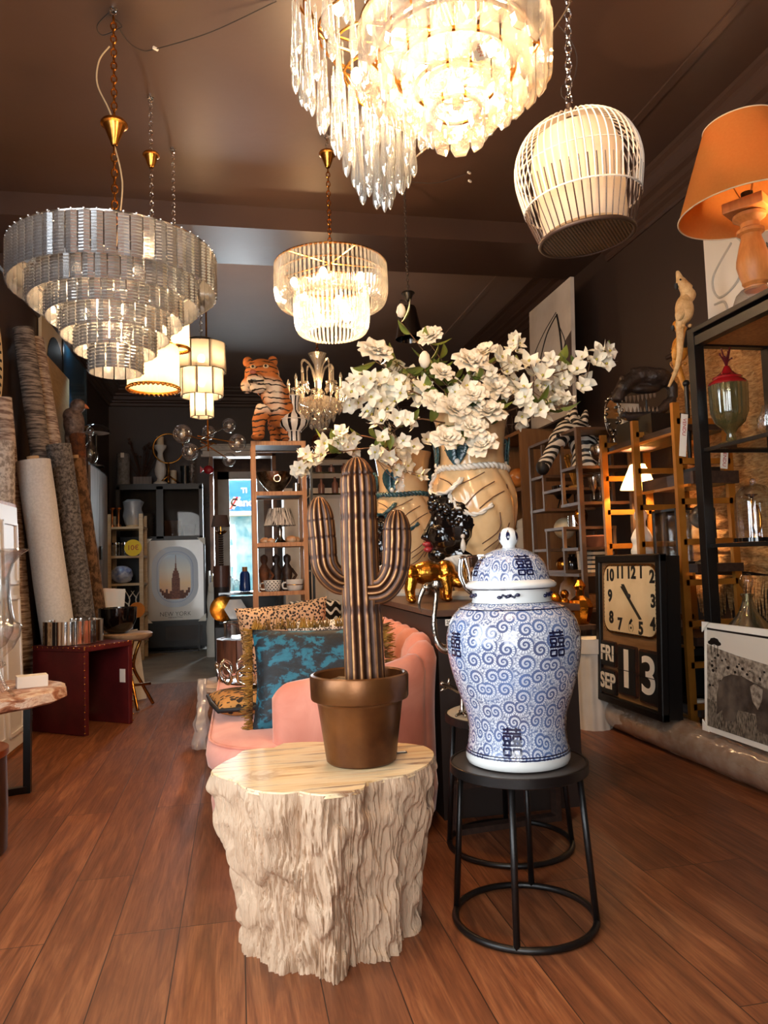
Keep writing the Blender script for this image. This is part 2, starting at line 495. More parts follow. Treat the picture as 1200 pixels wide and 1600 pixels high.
# cornices: stepped plaster mouldings under the ceiling
def cornice(name, p0, p1, inward):
    b = MB()
    steps = [(0.015, 0.30), (0.03, 0.285), (0.03, 0.25), (0.06, 0.235), (0.06, 0.215), (0.085, 0.20), (0.085, 0.15), (0.12, 0.135), (0.12, 0.11), (0.17, 0.07), (0.17, 0.045), (0.2, 0.03), (0.2, 0.0)]
    p0, p1, n = Vector(p0), Vector(p1), Vector(inward)
    prof = [(0, 0.30)] + steps + [(0, 0)]
    vs = []
    for p in (p0, p1):
        vs += [p + n * a - Vector((0, 0, h)) for a, h in prof]
    k = len(prof)
    b.add(vs, [(i, (i + 1) % k, k + (i + 1) % k, k + i) for i in range(k)] + [tuple(range(k)), tuple(range(2 * k - 1, k - 1, -1))])
    return struct(name, b, M['ceilpaint'])
cornice('trim_1', (XR, YF, ZC), (XR, YBM, ZC), (-1, 0, 0))
cornice('trim_2', (XR, YBM + 0.72, ZC), (XR, YB, ZC), (-1, 0, 0))
cornice('trim_3', (XL, YF, ZC), (XL, YBM, ZC), (1, 0, 0))
cornice('trim_4', (XL, YBM + 0.72, ZC), (XL, YB, ZC), (1, 0, 0))
cornice('trim_5', (XL, YB, ZC), (XR, YB, ZC), (0, -1, 0))
for i, (x, n) in enumerate(((XL, 1), (XR, -1))):
    struct('baseboard_left' if n > 0 else 'baseboard_right', MB().box((x + n * 0.012, (YF + YB) / 2, 0.06), (0.024, YB - YF, 0.12)), M['wallpaint'])
# slim raised strip added for the light streak along the ceiling's right side
struct('streak_strip_near', MB().bar((2.62, YF, ZC - 0.006), (2.62, YBM, ZC - 0.006), 0.055, 0.012), M['ceilpaint'])
struct('streak_strip_far', MB().bar((2.62, YBM + 0.72, ZC - 0.006), (2.62, YB, ZC - 0.006), 0.055, 0.012), M['ceilfar'])
# ---- passage and window beyond the doorway
M['bronze'] = pm('bronze_wallcovering', C(112, 76, 50), 0.3, 0.35, C(70, 44, 30), 4)
YW = 13.6
b = MB()
b.box((DX0 - 0.35, (YB + 0.2 + YW) / 2, 1.9), (0.1, YW - YB - 0.2, 3.8)); b.box((DX1 + 0.45, (YB + 0.2 + YW) / 2, 1.9), (0.1, YW - YB - 0.2, 3.8))
b.box(((DX0 + DX1) / 2, (YB + 0.2 + YW) / 2, 3.5), (2.0, YW - YB - 0.2, 0.1))
struct('wall_passage', b, M['bronze'])
P0, P1 = onY(340, 738, YW), onY(415, 935, YW)
b = MB()
b.box((P0.x - 0.5, YW + 0.06, 1.9), (1.0, 0.12, 3.8)); b.box((P1.x + 0.55, YW + 0.06, 1.9), (1.1, 0.12, 3.8))
b.box(((P0.x + P1.x) / 2, YW + 0.06, (3.8 + P0.z) / 2), (P1.x - P0.x, 0.12, 3.8 - P0.z)); b.box(((P0.x + P1.x) / 2, YW + 0.06, P1.z / 2), (P1.x - P0.x, 0.12, P1.z))
struct('wall_rear', b, M['bronze'])
w2 = tag(thing('window_2', None, None, (0, YW - 0.02, 0)), kind='structure')
fr = 0.2
b = MB()
b.box((P0.x + fr / 2, 0, (P0.z + P1.z) / 2), (fr, 0.1, P0.z - P1.z)); b.box((P1.x - 0.06, 0, (P0.z + P1.z) / 2), (0.12, 0.1, P0.z - P1.z))
b.box(((P0.x + P1.x) / 2, 0, P0.z - 0.07), (P1.x - P0.x, 0.1, 0.14)); b.box(((P0.x + P1.x) / 2, 0, P1.z + 0.03), (P1.x - P0.x, 0.1, 0.06))
b.build('window_frame', M['white'], w2, 0)
MB().box(((P0.x + P1.x) / 2, 0, (P0.z + P1.z) / 2), (P1.x - P0.x - 0.1, 0.01, P0.z - P1.z - 0.1)).build('window_pane', M['glass'], w2, 0)
# door frame: dark reveal and the white carved lintel board over it
d1 = tag(thing('door_1', None, None, (0, YB, 0)), kind='structure')
b = MB()
b.box((DX0 + 0.03, 0.1, DZ / 2), (0.06, 0.3, DZ)); b.box((DX1 - 0.03, 0.1, DZ / 2), (0.06, 0.3, DZ)); b.box(((DX0 + DX1) / 2, 0.1, DZ - 0.03), (DX1 - DX0, 0.3, 0.06))
b.build('door_frame', M['bronze'], d1, 0)
q0, q1 = onY(312, 694, YB - 0.1), onY(396, 713, YB - 0.1)
h = q0.z - q1.z
t = thing('carved_lintel', 'white carved and weathered lintel board hanging above the rear doorway', 'lintel', (0, YB - 0.06, q1.z))
b = MB()
for k, (z0, z1, d) in enumerate(((0, 0.18, 0.08), (0.2, 0.5, 0.05), (0.52, 0.62, 0.09), (0.64, 0.9, 0.06), (0.92, 1.0, 0.11))):
    b.box(((q0.x + q1.x) / 2 + 0.04, -d / 2 + 0.05, h * (z0 + z1) / 2), (q1.x - q0.x + (0.05 if k % 2 == 0 else 0), d, h * (z1 - z0)))
b.build('moulding', M['white'], t, 0)
b = MB()
for k in range(9): b.ball((lerp(q0.x + .1, q1.x, k / 8), 0.0, h * 0.77), 0.035, 8, (1.4, 0.6, 0.8))
b.build('carving', M['white'], t)
# outside: the shopfront across the street
M['signblue'] = pm('sign_blue', C(24, 120, 204), 0.5, col2=C(50, 144, 216), vs=1)
M['teal'] = pm('teal_shopfront', C(60, 140, 150), 0.4, col2=C(190, 205, 200), vs=2.2)
YO = 17.2
o0, o1 = onY(340, 735, YO), onY(420, 800, YO)
t = thing('shop_facade', 'blue shopfront sign across the street seen through the rear window', 'shopfront', ((o0.x + o1.x) / 2, YO, 0))
wd = 2.6
zt = onY(370, 801, YO).z
MB().box((0, 0.2, (zt + 4.6) / 2), (wd, 0.2, 4.6 - zt)).build('sign_board', M['signblue'], t, 0)
MB().box((0, 0.35, zt / 2), (wd, 0.2, zt)).build('shop_window', M['teal'], t, 0)
MB().box((0, 0.1, zt - 0.02), (wd, 0.3, 0.1)).build('ledge', M['cream'], t, 0)
s = mpp(380, 790, YO)
p = onY(383, 785, YO)
text('lettering', 'Canoe', 17 * s, M['paper'], t, (p.x - t.location.x, 0.08, p.z), (PI / 2, 0, 0), bold=0.01)
p = onY(383, 766, YO)
text('lettering', 'TI', 11 * s, M['paper'], t, (p.x - t.location.x - 0.02, 0.08, p.z), (PI / 2, 0, 0), bold=0.008)
for k, (dx, mm) in enumerate(((0, 'paper'), (4, 'red'), (8, 'paper'))):
    a, c = onY(356 + dx, 795, YO), onY(367 + dx, 776, YO)
    MB().bar((a.x - t.location.x, 0.085, a.z), (c.x - t.location.x, 0.085, c.z), 3.4 * s, 0.012, (0, 1, 0)).build('stripe', M[mm], t, 0)
struct('ground_street', MB().box((0.5, 17, -0.06), (8, 3.2, 0.1)), M['rearfloor'])
# ================================================================ hanging lights
def link(c, q, L, r, flip):
    pts = []
    w = L * 0.3
    for i in range(10):
        a = 2 * PI * i / 10
        x, z = w * math.cos(a), (L / 2) * math.sin(a)
        pts.append(Vector(c) + q @ Vector((x if not flip else 0, 0 if not flip else x, z)))
    return pts
def chain(b, p0, p1, L=0.035, r=0.0028):
    p0, p1 = Vector(p0), Vector(p1)
    d = p1 - p0
    q = Vector((0, 0, 1)).rotation_difference(d.normalized())
    n = max(1, int(d.length / (L * 0.78)))
    for i in range(n): b.tube(link(p0 + d * ((i + 0.5) / n), q, L, r, i % 2), r, 4, closed=True)
    return b
def bell(b, z, r=0.06, h=0.1):
    b.lathe([(0.012, z), (0.016, z + 0.005), (0.022, z + h * 0.2), (r * 0.8, z + h * 0.82), (r, z + h * 0.86), (r, z + h * 0.92), (r * 0.9, z + h), (0.004, z + h)], 24)
    return b
def bulbs(t, pts, r=0.02, lights=2, power=8, mat='bulb', shape=1.3, lp=None, size=0.04):
    for p in pts:
        MB().ball(p, r, 8, (1, 1, shape)).build('bulb', M[mat], t)
    for p in (lp or pts[:lights]):
        add_light('bulb_light', 'POINT', p, power, WARM, size, parent=t)
def ringpts(r, n, z, a0=0): return [Vector((r * math.cos(a0 + 2 * PI * k / n), r * math.sin(a0 + 2 * PI * k / n), z)) for k in range(n)]
def hooks(b, z):
    b.torus((0, 0, z - 0.02), 0.014, 0.004, 12, 5, Matrix.Rotation(PI / 2, 3, 'X')); b.cyl((0, 0, z - 0.008), 0.02, 0.008, 12)
    return b
M['crystal'] = glassy('ridged_crystal', (0.66, 0.68, 0.70, 1), 0.60, 0.14, 0.13, (0.94, 0.95, 0.97, 1))
M['warmcrystal'] = glassy('warm_crystal', (0.98, 0.95, 0.9, 1), 0.22, 0.14, 0.06, (0.95, 0.9, 0.82, 1))
M['dropglass'] = glassy('teardrop_glass', (0.93, 0.96, 0.97, 1), 0.30, 0.12, 0.04, (0.92, 0.94, 0.94, 1))
M['rodglass'] = glassy('rod_glass', (0.97, 0.96, 0.93, 1), 0.22, 0.16, 0.05, (0.96, 0.93, 0.86, 1))
def facing_split(items, limit):
    """items: (tier, angle, position, outward normal); the ones that face the camera first"""
    def key(it):
        n = it[3]; d = (CAM - it[2]).normalized()
        return -n.dot(d)
    items = sorted(items, key=key)
    return items[:limit], items[limit:]

# ---- big silver chandelier of ridged plates, left
BX, BY = -0.57, 3.75
t = thing('chandelier', 'large round six-tier chandelier of silvery ridged crystal plates, upper left', 'chandelier', (BX, BY, ZC))
zt = lambda y, r: onY(178, y, BY - r).z - ZC
tiers = [(0.485, 329, 394), (0.40, 388, 433), (0.32, 428, 467), (0.255, 462, 502), (0.19, 498, 534), (0.125, 530, 572)]
def ridged(w, h, nr):
    b = MB()
    def fn(u, v):
        e = (v * nr) % 1.0
        d = 0.0055 * (1 - abs(2 * e - 1))
        return (w * (u - 0.5), -d - 0.003 * math.cos((u - 0.5) * 5), -h * v)
    b.grid(fn, 2, nr * 2)
    b.box((0, 0.004, -h / 2), (w, 0.003, h))
    return b
items = []
for k, (r, y0, y1) in enumerate(tiers):
    n = int(2 * PI * r / 0.0535)
    for i in range(n):
        a = 2 * PI * (i + 0.5 * (k % 2)) / n
        nv = Vector((math.cos(a), math.sin(a), 0))
        items.append((k, a, Vector((BX, BY, ZC + zt(y0, r))) + nv * r, nv))
hs = [zt(y0, r) - zt(y1, r) for r, y0, y1 in tiers]
pmesh = [ridged(0.0485, hs[k] * 1.02, (13, 9, 8, 8, 7, 8)[k]).mesh('crystal_panel', M['crystal'], 0.3) for k in range(6)]
fa, re = facing_split(items, 98)
rest = MB()
for lst, single in ((fa, True), (re, False)):
    for k, a, p, nv in lst:
        loc = (nv.x * tiers[k][0], nv.y * tiers[k][0], zt(tiers[k][1], tiers[k][0]))
        R = Matrix.Rotation(a + PI / 2, 3, 'Z')
        if single:
            o = bpy.data.objects.new('crystal_panel', pmesh[k]); COL.objects.link(o); o.parent = t
            o.location = loc; o.rotation_euler = (0, 0, a + PI / 2)
        else:
            vs = [R @ v.co + Vector(loc) for v in pmesh[k].vertices]
            rest.add(vs, [tuple(q.vertices) for q in pmesh[k].polygons])
tag(rest.build('crystal_panels', M['crystal'], t, 0.3), kind='stuff')
b = MB()
for r, y0, y1 in tiers: b.torus((0, 0, zt(y0, r) + 0.004), r - 0.006, 0.005, 48, 5)
for k in range(6):
    a = PI * k / 3
    zs = [zt(y0, r) for r, y0, y1 in tiers]
    b.tube([(tiers[j][0] * math.cos(a), tiers[j][0] * math.sin(a), zs[j]) for j in range(6)], 0.004, 5)
    b.tube([(0.485 * math.cos(a), 0.485 * math.sin(a), zs[0]), (0, 0, zs[0] + 0.02)], 0.004, 5)
b.tube([(0, 0, zs[0] + 0.05), (0, 0, zs[5] - 0.02)], 0.008, 8)
for k in range(56): b.ball((0.485 * math.cos(2 * PI * k / 56), 0.485 * math.sin(2 * PI * k / 56), zs[0] + 0.008), 0.006, 6)
b.build('frame', M['chrome'], t)
zb = onY(178, 228, BY).z - ZC
bell(MB(), zb, 0.066, 0.125).build('ceiling_rose', M['brass'], t)
chain(MB(), (0, 0, zb), (0, 0, zs[0] + 0.04), 0.05, 0.004).build('lower_chain', M['brass'], t)
chain(MB(), (0, 0, -0.04), (0, 0, zb + 0.12), 0.045, 0.004).build('upper_chain', M['brass'], t)
hooks(MB(), 0).build('hook', M['chrome'], t)
MB().tube(spl([(0, 0, zb + .12), (-.03, 0, zb + .2), (-.08, 0, zb + .32), (-.07, .0, zb + .44), (-.02, 0, zb + .52)]), 0.004, 6).tube(spl([(0.0, 0, zb), (.03, 0, zb - .13), (.035, 0, zb - .25), (0.005, 0, zs[0] + 0.05)]), 0.004, 6).build('cable', M['cable'], t)
bulbs(t, ringpts(0.27, 6, zs[0] - 0.16) + ringpts(0.14, 4, zs[3] - 0.02, 0.4) + [Vector((0, 0, zs[4] - 0.06))], 0.02, 0, 5, lp=[Vector((0, 0, zs[0] - 0.14)), Vector((0, 0, zs[3]))])

# ---- gold chandelier of faceted plates, top right of centre
GX, GY = onY(709, 60, 1.8).x, 1.8
t = thing('chandelier', 'brightly lit gold chandelier of faceted crystal plates, top centre right', 'chandelier', (GX, GY, ZC))
zt = lambda y, r: onY(709, y, GY - r).z - ZC
tiers = [(0.25, -75, 8), (0.197, -22, 66), (0.135, 40, 118), (0.078, 100, 182)]
def facet(w, h):
    b = MB()
    o = [(-w / 2, 0), (w / 2, 0), (w / 2, -h * 0.86), (w * 0.28, -h), (-w * 0.28, -h), (-w / 2, -h * 0.86)]
    i = [(x * 0.72, z * 0.86 - h * 0.07) for x, z in o]
    n = 6
    vs = [(x, 0, z) for x, z in o] + [(x, -0.009, z) for x, z in i] + [(x, 0.004, z) for x, z in o]
    fs = [(k, (k + 1) % n, n + (k + 1) % n, n + k) for k in range(n)] + [tuple(range(n, 2 * n))] + [tuple(range(3 * n - 1, 2 * n - 1, -1))] + [(k, 2 * n + k, 2 * n + (k + 1) % n, (k + 1) % n) for k in range(n)]
    return b.add(vs, fs)
for k, (r, y0, y1) in enumerate(tiers):
    h = zt(y0, r) - zt(y1, r)
    me = facet(0.052, h * 1.15).mesh('crystal_plate', M['warmcrystal'], 0)
    n = int(2 * PI * r / 0.06)
    for i in range(n):
        a = 2 * PI * (i + 0.5 * (k % 2)) / n
        o = bpy.data.objects.new('crystal_plate', me); COL.objects.link(o); o.parent = t
        o.location = (r * math.cos(a), r * math.sin(a), zt(y0, r)); o.rotation_euler = (0.05, 0, a + PI / 2)
b = MB()
for r, y0, y1 in tiers:
    b.torus((0, 0, zt(y0, r)), r, 0.007, 40, 6); b.torus((0, 0, zt((y0 + y1) / 2, r)), r * 0.8, 0.006, 32, 6)
    for k in range(6): b.tube([(0, 0, zt(y0, r)), (r * math.cos(PI * k / 3), r * math.sin(PI * k / 3), zt(y0, r))], 0.006, 6)
b.tube([(0, 0, -0.02), (0, 0, zt(150, 0.05))], 0.012, 8)
b.build('frame', M['gold'], t)
bell(MB(), -0.1, 0.07, 0.1).build('ceiling_rose', M['gold'], t)
bulbs(t, ringpts(0.15, 5, zt(0, 0.1), 0.3) + ringpts(0.1, 4, zt(70, 0.06), 0.8) + [Vector((0, 0, zt(140, 0.0)))], 0.022, 0, 18, 'flame', lp=[Vector((0, 0, zt(20, 0))), Vector((0, 0, zt(110, 0)))])
st = MB().box((0, 0, 0), (0.035, 0.002, 0.05)).build('price_sticker', M['paper'], t, 0)
st.location = (0.02, -0.135, zt(75, 0.135)); st.rotation_euler = (0, -0.35, 0)
text('lettering', 'VEN', 0.018, M['red'], st, (0, -0.002, 0), (PI / 2, PI / 2, 0), 0.0004)

# ---- teardrop chandelier, top centre
TX, TY = onY(590, 150, 2.4).x, 2.4
t = thing('chandelier', 'lit chandelier of long clear teardrop glass drops in spiralling tiers, top centre', 'chandelier', (TX, TY, ZC))
zt = lambda y, r: onY(590, y, TY - r * 0.3).z - ZC
def drop(L):
    b = MB()
    pr = [(0.0005, 0), (0.004, -0.004), (0.0045, -L * 0.3), (0.0075, -L * 0.55), (0.0125, -L * 0.76), (0.0145, -L * 0.85), (0.0125, -L * 0.925), (0.006, -L * 0.975), (0.0004, -L)]
    return b.lathe([(r, z) for r, z in reversed(pr)], 8)
dm = [drop(0.34).mesh('glass_drop', M['dropglass'], 1), drop(0.27).mesh('glass_drop', M['dropglass'], 1)]
rows = [(0.285, 105, 24), (0.245, 142, 20), (0.20, 192, 16), (0.155, 225, 13), (0.115, 266, 10), (0.075, 300, 8), (0.04, 318, 5), (0.012, 332, 3)]
for k, (r, y, n) in enumerate(rows):
    for i in range(n):
        a = 2 * PI * (i + 0.4 * k) / n
        L = 0.34 if (i + k) % 2 else 0.27
        o = bpy.data.objects.new('glass_drop', dm[(i + k + 1) % 2]); COL.objects.link(o); o.parent = t
        o.location = (r * math.cos(a), r * math.sin(a), zt(y, r) + L - 0.02 + random.uniform(0, 0.055))
b = MB()
for k, (r, y, n) in enumerate(rows): b.torus((0, 0, zt(y, r) + 0.36), r, 0.005, 32, 5)
for k in range(4):
    a = PI * k / 2
    b.tube([(r * math.cos(a), r * math.sin(a), zt(y, r) + 0.36) for r, y, n in rows], 0.005, 5)
b.tube([(0, 0, 0), (0, 0, zt(300, 0.1) + 0.3)], 0.012, 8)
b.build('frame', M['brass'], t)
bell(MB(), -0.1, 0.09, 0.1).build('ceiling_rose', M['brass'], t)
bulbs(t, ringpts(0.13, 5, zt(60, 0.1) + 0.16, 0.2) + ringpts(0.07, 3, zt(170, .1) + 0.14, 0.9), 0.02, 0, 13, 'flame', lp=[Vector((0, 0, zt(50, 0) + 0.1)), Vector((0, 0, zt(190, 0) + 0.06))])

# ---- two-tier drum of glass rods, centre
CX, CY = 0.63, 4.7
t = thing('chandelier', 'lit two-tier drum chandelier of thin glass rods hanging in the middle', 'chandelier', (CX, CY, ZC))
zt = lambda y, r: onY(517, y, CY - r).z - ZC
R1, R2 = 0.362, 0.238
tr = [(R1, zt(378, R1), zt(441, R1), 76), (R2, zt(424, R2), zt(499, R2), 52)]
items = []
for k, (r, za, zb_, n) in enumerate(tr):
    for i in range(n):
        a = 2 * PI * i / n
        nv = Vector((math.cos(a), math.sin(a), 0)); items.append((k, a, Vector((CX, CY, ZC + za)) + nv * r, nv))
def rod(h):
    return MB().tube(spl([(0, 0, 0), (0, 0.004, -h * 0.5), (0, 0, -h * 0.8), (0, -0.02, -h * 1.0), (0, -0.06, -h * 1.07)], 3), 0.0088, 6)
rm = [rod(tr[k][1] - tr[k][2]).mesh('glass_rod', M['rodglass'], 1) for k in range(2)]
fa, re = facing_split(items, 96)
rest = MB()
for lst, single in ((fa, 1), (re, 0)):
    for k, a, p, nv in lst:
        r, za = tr[k][0], tr[k][1]
        loc = Vector((nv.x * r, nv.y * r, za)); R = Matrix.Rotation(a - PI / 2, 3, 'Z')
        if single:
            o = bpy.data.objects.new('glass_rod', rm[k]); COL.objects.link(o); o.parent = t; o.location = loc; o.rotation_euler = (0, 0, a - PI / 2)
        else: rest.add([R @ v.co + loc for v in rm[k].vertices], [tuple(q.vertices) for q in rm[k].polygons])
tag(rest.build('glass_rods', M['rodglass'], t, 1), kind='stuff')
b = MB()
for r, za, zb_, n in tr:
    b.torus((0, 0, za), r, 0.007, 48, 6); b.torus((0, 0, lerp(za, zb_, 0.3)), r - 0.012, 0.005, 48, 6)
    for k in range(5): b.tube([(0, 0, za + .02), (r * math.cos(k * PI / 2.5), r * math.sin(k * PI / 2.5), za)], 0.006, 6)
b.tube([(0, 0, tr[0][1] + 0.08), (0, 0, tr[1][2] + 0.1)], 0.01, 8)
b.build('frame', M['gold'], t)
zb = onY(510, 262, CY).z - ZC
bell(MB(), zb, 0.058, 0.105).build('ceiling_rose', M['brass'], t)
chain(MB(), (0, 0, zb), (0, 0, tr[0][1] + 0.06), 0.04, 0.0035).build('lower_chain', M['brass'], t)
chain(MB(), (0, 0, -0.03), (0, 0, zb + 0.1), 0.036, 0.003).build('upper_chain', M['chrome'], t)
hooks(MB(), 0).build('hook', M['chrome'], t)
bulbs(t, ringpts(0.25, 6, lerp(tr[0][1], tr[0][2], 0.55), 0.2) + ringpts(0.13, 4, lerp(tr[1][1], tr[1][2], 0.6), 0.6), 0.024, 0, 11, 'flame', lp=[Vector((0, 0, lerp(tr[0][1], tr[0][2], 0.5))), Vector((0, 0, lerp(tr[1][1], tr[1][2], 0.7)))])

# ---- pleated drum pendants
M['pleat'] = cloth_lit('pleated_shade', C(240, 214, 170), 0.6)
def pleated(x, y, Y, wpx, hpx, label, power, cup=True):
    s = mpp(x, y, Y)
    p = onY(x, y, Y)
    r, h = wpx * s / 2, hpx * s
    t = thing('pendant_lamp', label, 'pendant lamp', (p.x, p.y, ZC))
    z0 = p.z - ZC
    b = MB()
    n = 34
    b.lathe([(r, z0), (r * 1.0, z0 + h)], n * 4, rip=lambda a, i: 1 + 0.022 * (1 - abs(((a * n / (2 * PI)) % 1) * 2 - 1)))
    b.build('shade', M['pleat'], t, 0.3)
    MB().torus((0, 0, z0 + h), r, 0.006, 40, 6).build('top_ring', M['brass'], t)
    MB().torus((0, 0, z0 + 0.002), r, 0.008, 40, 6).build('bottom_ring', M['brass'], t)
    b = MB()
    for k in range(n): b.ball((r * 1.02 * math.cos(2 * PI * k / n), r * 1.02 * math.sin(2 * PI * k / n), z0 - 0.004), 0.011, 6)
    b.build('beaded_trim', M['brass'], t)
    b = MB()
    for k in range(3): b.tube([(0, 0, z0 + h * 0.9), (r * math.cos(k * 2.1), r * math.sin(k * 2.1), z0 + h)], 0.003, 5)
    b.build('shade_spider', M['brass'], t)
    b = MB(); chain(b, (0, 0, -0.02), (0, 0, z0 + h * 0.9), 0.035, 0.003); hooks(b, 0); b.build('chain', M['chrome'], t)
    if cup: bell(MB(), onY(x, 262, Y).z - ZC, 0.05, 0.085).build('ceiling_rose', M['brass'], t)
    bulbs(t, [Vector((0, 0, z0 + h * 0.5))], 0.028, 1, power, size=0.05)
    return t
pleated(240, 607, 4.45, 77, 66, 'lit cream pleated drum pendant just below the big silver chandelier', 4)
pleated(274, 545, 5.0, 42, 44, 'smaller lit pleated drum pendant half hidden behind the big silver chandelier', 2.5, False)

# ---- three-tier pendant of dark-edged glass panels
M['strand'] = glassy('strand_glass', (0.96, 0.93, 0.88, 1), 0.18, 0.35, 0.1, (0.95, 0.9, 0.8, 1), bump=0.6, bs=30, stretch=(12, 12, 0.6))
QX, QY = onY(315, 590, 6.5).x, 6.5
t = thing('pendant_lamp', 'lit three-tier pendant of dark-edged curved glass panels, left of the tiger', 'pendant lamp', (QX, QY, ZC))
s = mpp(315, 590, QY)
for k, (wpx, y0, y1, n) in enumerate(((78, 540, 581, 8), (66, 575, 620, 8), (34, 612, 652, 6))):
    r = wpx * s / 2
    za, zb_ = onY(315, y0, QY).z - ZC, onY(315, y1, QY).z - ZC
    for i in range(n):
        a0 = 2 * PI * i / n + 0.2 * k
        rr = r * (1.0 if i % 2 else 0.93)
        da = 2 * PI / n * 0.54
        b = MB()
        b.grid(lambda u, v: (rr * math.cos(a0 + (u - .5) * 2 * da), rr * math.sin(a0 + (u - .5) * 2 * da), lerp(za, zb_, v)), 6, 1)
        o = b.build('glass_panel', M['strand'], t, 1)
        md = o.modifiers.new('thickness', 'SOLIDIFY'); md.thickness = 0.006
        e = MB()
        e.tube([(rr * math.cos(a0 + u * da), rr * math.sin(a0 + u * da), za) for u in (-1, -.5, 0, .5, 1)] + [(rr * math.cos(a0 + u * da), rr * math.sin(a0 + u * da), zb_) for u in (1, .5, 0, -.5, -1)], 0.005, 5, closed=True)
        e.build('edge_trim', M['brass'] if k < 0 else M['black'], o)
    if k == 0:
        b = MB(); b.torus((0, 0, za), r * 0.85, 0.008, 32, 6)
        b.lathe([(0.11, za + 0.02), (0.11, za + 0.05), (0.001, za + 0.05)], 24)
        for i in range(4): b.tube([(0, 0, za + 0.03), (r * math.cos(i * PI / 2), r * math.sin(i * PI / 2), za)], 0.006, 5)
        b.build('top_frame', M['black'], t)
        b = MB(); chain(b, (0, 0, -.02), (0, 0, za + 0.05), 0.04, 0.0035); hooks(b, 0); b.build('chain', M['chrome'], t)
    bulbs(t, [Vector((0, 0, (za + zb_) / 2))], 0.03, 1, 3.2, 'flame', size=0.06)

# ---- chandelier of clear glass globes on thin rods
UX, UY = onY(325, 690, 7.5).x, 7.5
c0 = onY(325, 690, UY)
t = thing('globe_chandelier', 'modern chandelier of clear glass globes on thin brass rods, above the doorway', 'chandelier', (UX, UY, ZC))
b = MB(); b.tube([(0, 0, 0), (0, 0, onY(325, 705, UY).z - ZC)], 0.009, 8); b.cyl((0, 0, -0.03), 0.06, 0.03, 20)
b.build('stem', M['brass'], t)
M['globe'] = glassy('globe_glass', (0.95, 0.94, 0.93, 1), 0.16, 0.02, 0.03)
def rel(x, y, Y): return onY(x, y, Y) - Vector((UX, UY, ZC))
for (x, y, Y, rpx, y2) in ((285, 678, 7.2, 15, 690), (297, 706, 7.35, 13.5, 696), (326, 676, 7.7, 11, 684), (358, 665, 7.85, 11.5, 680), (371, 692, 7.4, 14, 684), (358, 718, 7.6, 11, 697)):
    p = rel(x, y, Y); r = rpx * mpp(x, y, Y)
    o = MB().ball(p, r, 18).build('glass_globe', M['globe'], t, 3)
    MB().ball(p - Vector((0, 0, r * .1)), r * 0.28, 8).build('bulb', M['paper'], o, 3)
    q = Vector((0, 0, rel(325, y2, UY).z))
    MB().tube([q - (p - q) * 0.35, p], 0.006, 6).build('arm', M['brass'], t)

# ---- old crystal candle chandelier
KX, KY = onY(497, 600, 7.2).x, 7.2
t = thing('chandelier', 'antique crystal chandelier with candle lights hanging behind the tiger', 'chandelier', (KX, KY, ZC))
s = mpp(497, 600, KY)
z = lambda y: onY(497, y, KY).z - ZC
MB().lathe([(0.02, z(672)), (0.04, z(660)), (0.02, z(648)), (0.05, z(640)), (0.18, z(632)), (0.20, z(626)), (0.03, z(616)), (0.035, z(600)), (0.02, z(590)), (0.035, z(570)), (0.08, z(556)), (0.09, z(553)), (0.02, z(560))], 20).build('glass_stem', M['warmcrystal'], t)
b = MB(); chain(b, (0, 0, -.02), (0, 0, z(553)), 0.04, 0.004); hooks(b, 0); b.build('chain', M['brass'], t)
pend = MB()
pend.lathe([(0.0005, -0.095), (0.018, -0.06), (0.02, -0.045), (0.004, -0.01), (0.0005, 0)], 6)
pend.ball((0, 0, 0.012), 0.012, 6)
pme = pend.mesh('crystal_pendant', M['warmcrystal'], 0)
for i in range(10):
    a = 2 * PI * i / 10 + 0.15
    rr = 0.30 if i % 2 else 0.235
    e = Vector((rr * math.cos(a), rr * math.sin(a), z(622) if i % 2 else z(606)))
    o = MB().tube(spl([(0.03 * math.cos(a), 0.03 * math.sin(a), z(622)), (rr * .45 * math.cos(a), rr * .45 * math.sin(a), z(645)), (rr * .85 * math.cos(a), rr * .85 * math.sin(a), z(640)), e], 5), 0.011, 6).build('arm', M['warmcrystal'], t, 2)
    MB().lathe([(0.004, -0.012), (0.05, 0.012), (0.054, 0.016), (0.01, 0.0)], 14, e).build('drip_dish', M['warmcrystal'], o)
    MB().cyl(e, 0.013, 0.10, 10).build('candle', M['cream'], o)
    MB().lathe([(0.008, 0), (0.016, 0.02), (0.012, 0.045), (0.0005, 0.075)], 10, e + Vector((0, 0, 0.10))).build('candle_bulb', M['rodglass'], o)
    for k in range(5):
        c = bpy.data.objects.new('crystal_pendant', pme); COL.objects.link(c); c.parent = t
        a2 = a + k * 1.25
        c.location = e + Vector((0.05 * math.cos(a2), 0.05 * math.sin(a2), -0.01))
for i in range(36):
    a = 2 * PI * i / 12; k = i // 12
    c = bpy.data.objects.new('crystal_pendant', pme); COL.objects.link(c); c.parent = t
    rr = (0.2, 0.15, 0.08)[k]
    c.location = (rr * math.cos(a + k * .2), rr * math.sin(a + k * .2), z((634, 645, 656)[k]))
b = MB()
for i in range(4):
    a = 2 * PI * i / 4 + 0.5
    b.tube(spl([(0.03 * math.cos(a), 0.03 * math.sin(a), z(600)), (0.08 * math.cos(a), 0.08 * math.sin(a), z(575)), (0.16 * math.cos(a), 0.16 * math.sin(a), z(566)), (0.19 * math.cos(a), 0.19 * math.sin(a), z(572))], 5), 0.01, 6)
    b.tube([(0.19 * math.cos(a), 0.19 * math.sin(a), z(572)), (0.19 * math.cos(a), 0.19 * math.sin(a), z(600))], 0.006, 6)
b.build('glass_scrolls', M['warmcrystal'], t)
add_light('bulb_light', 'POINT', (0, 0, z(600)), 4, WARM, 0.08, parent=t)

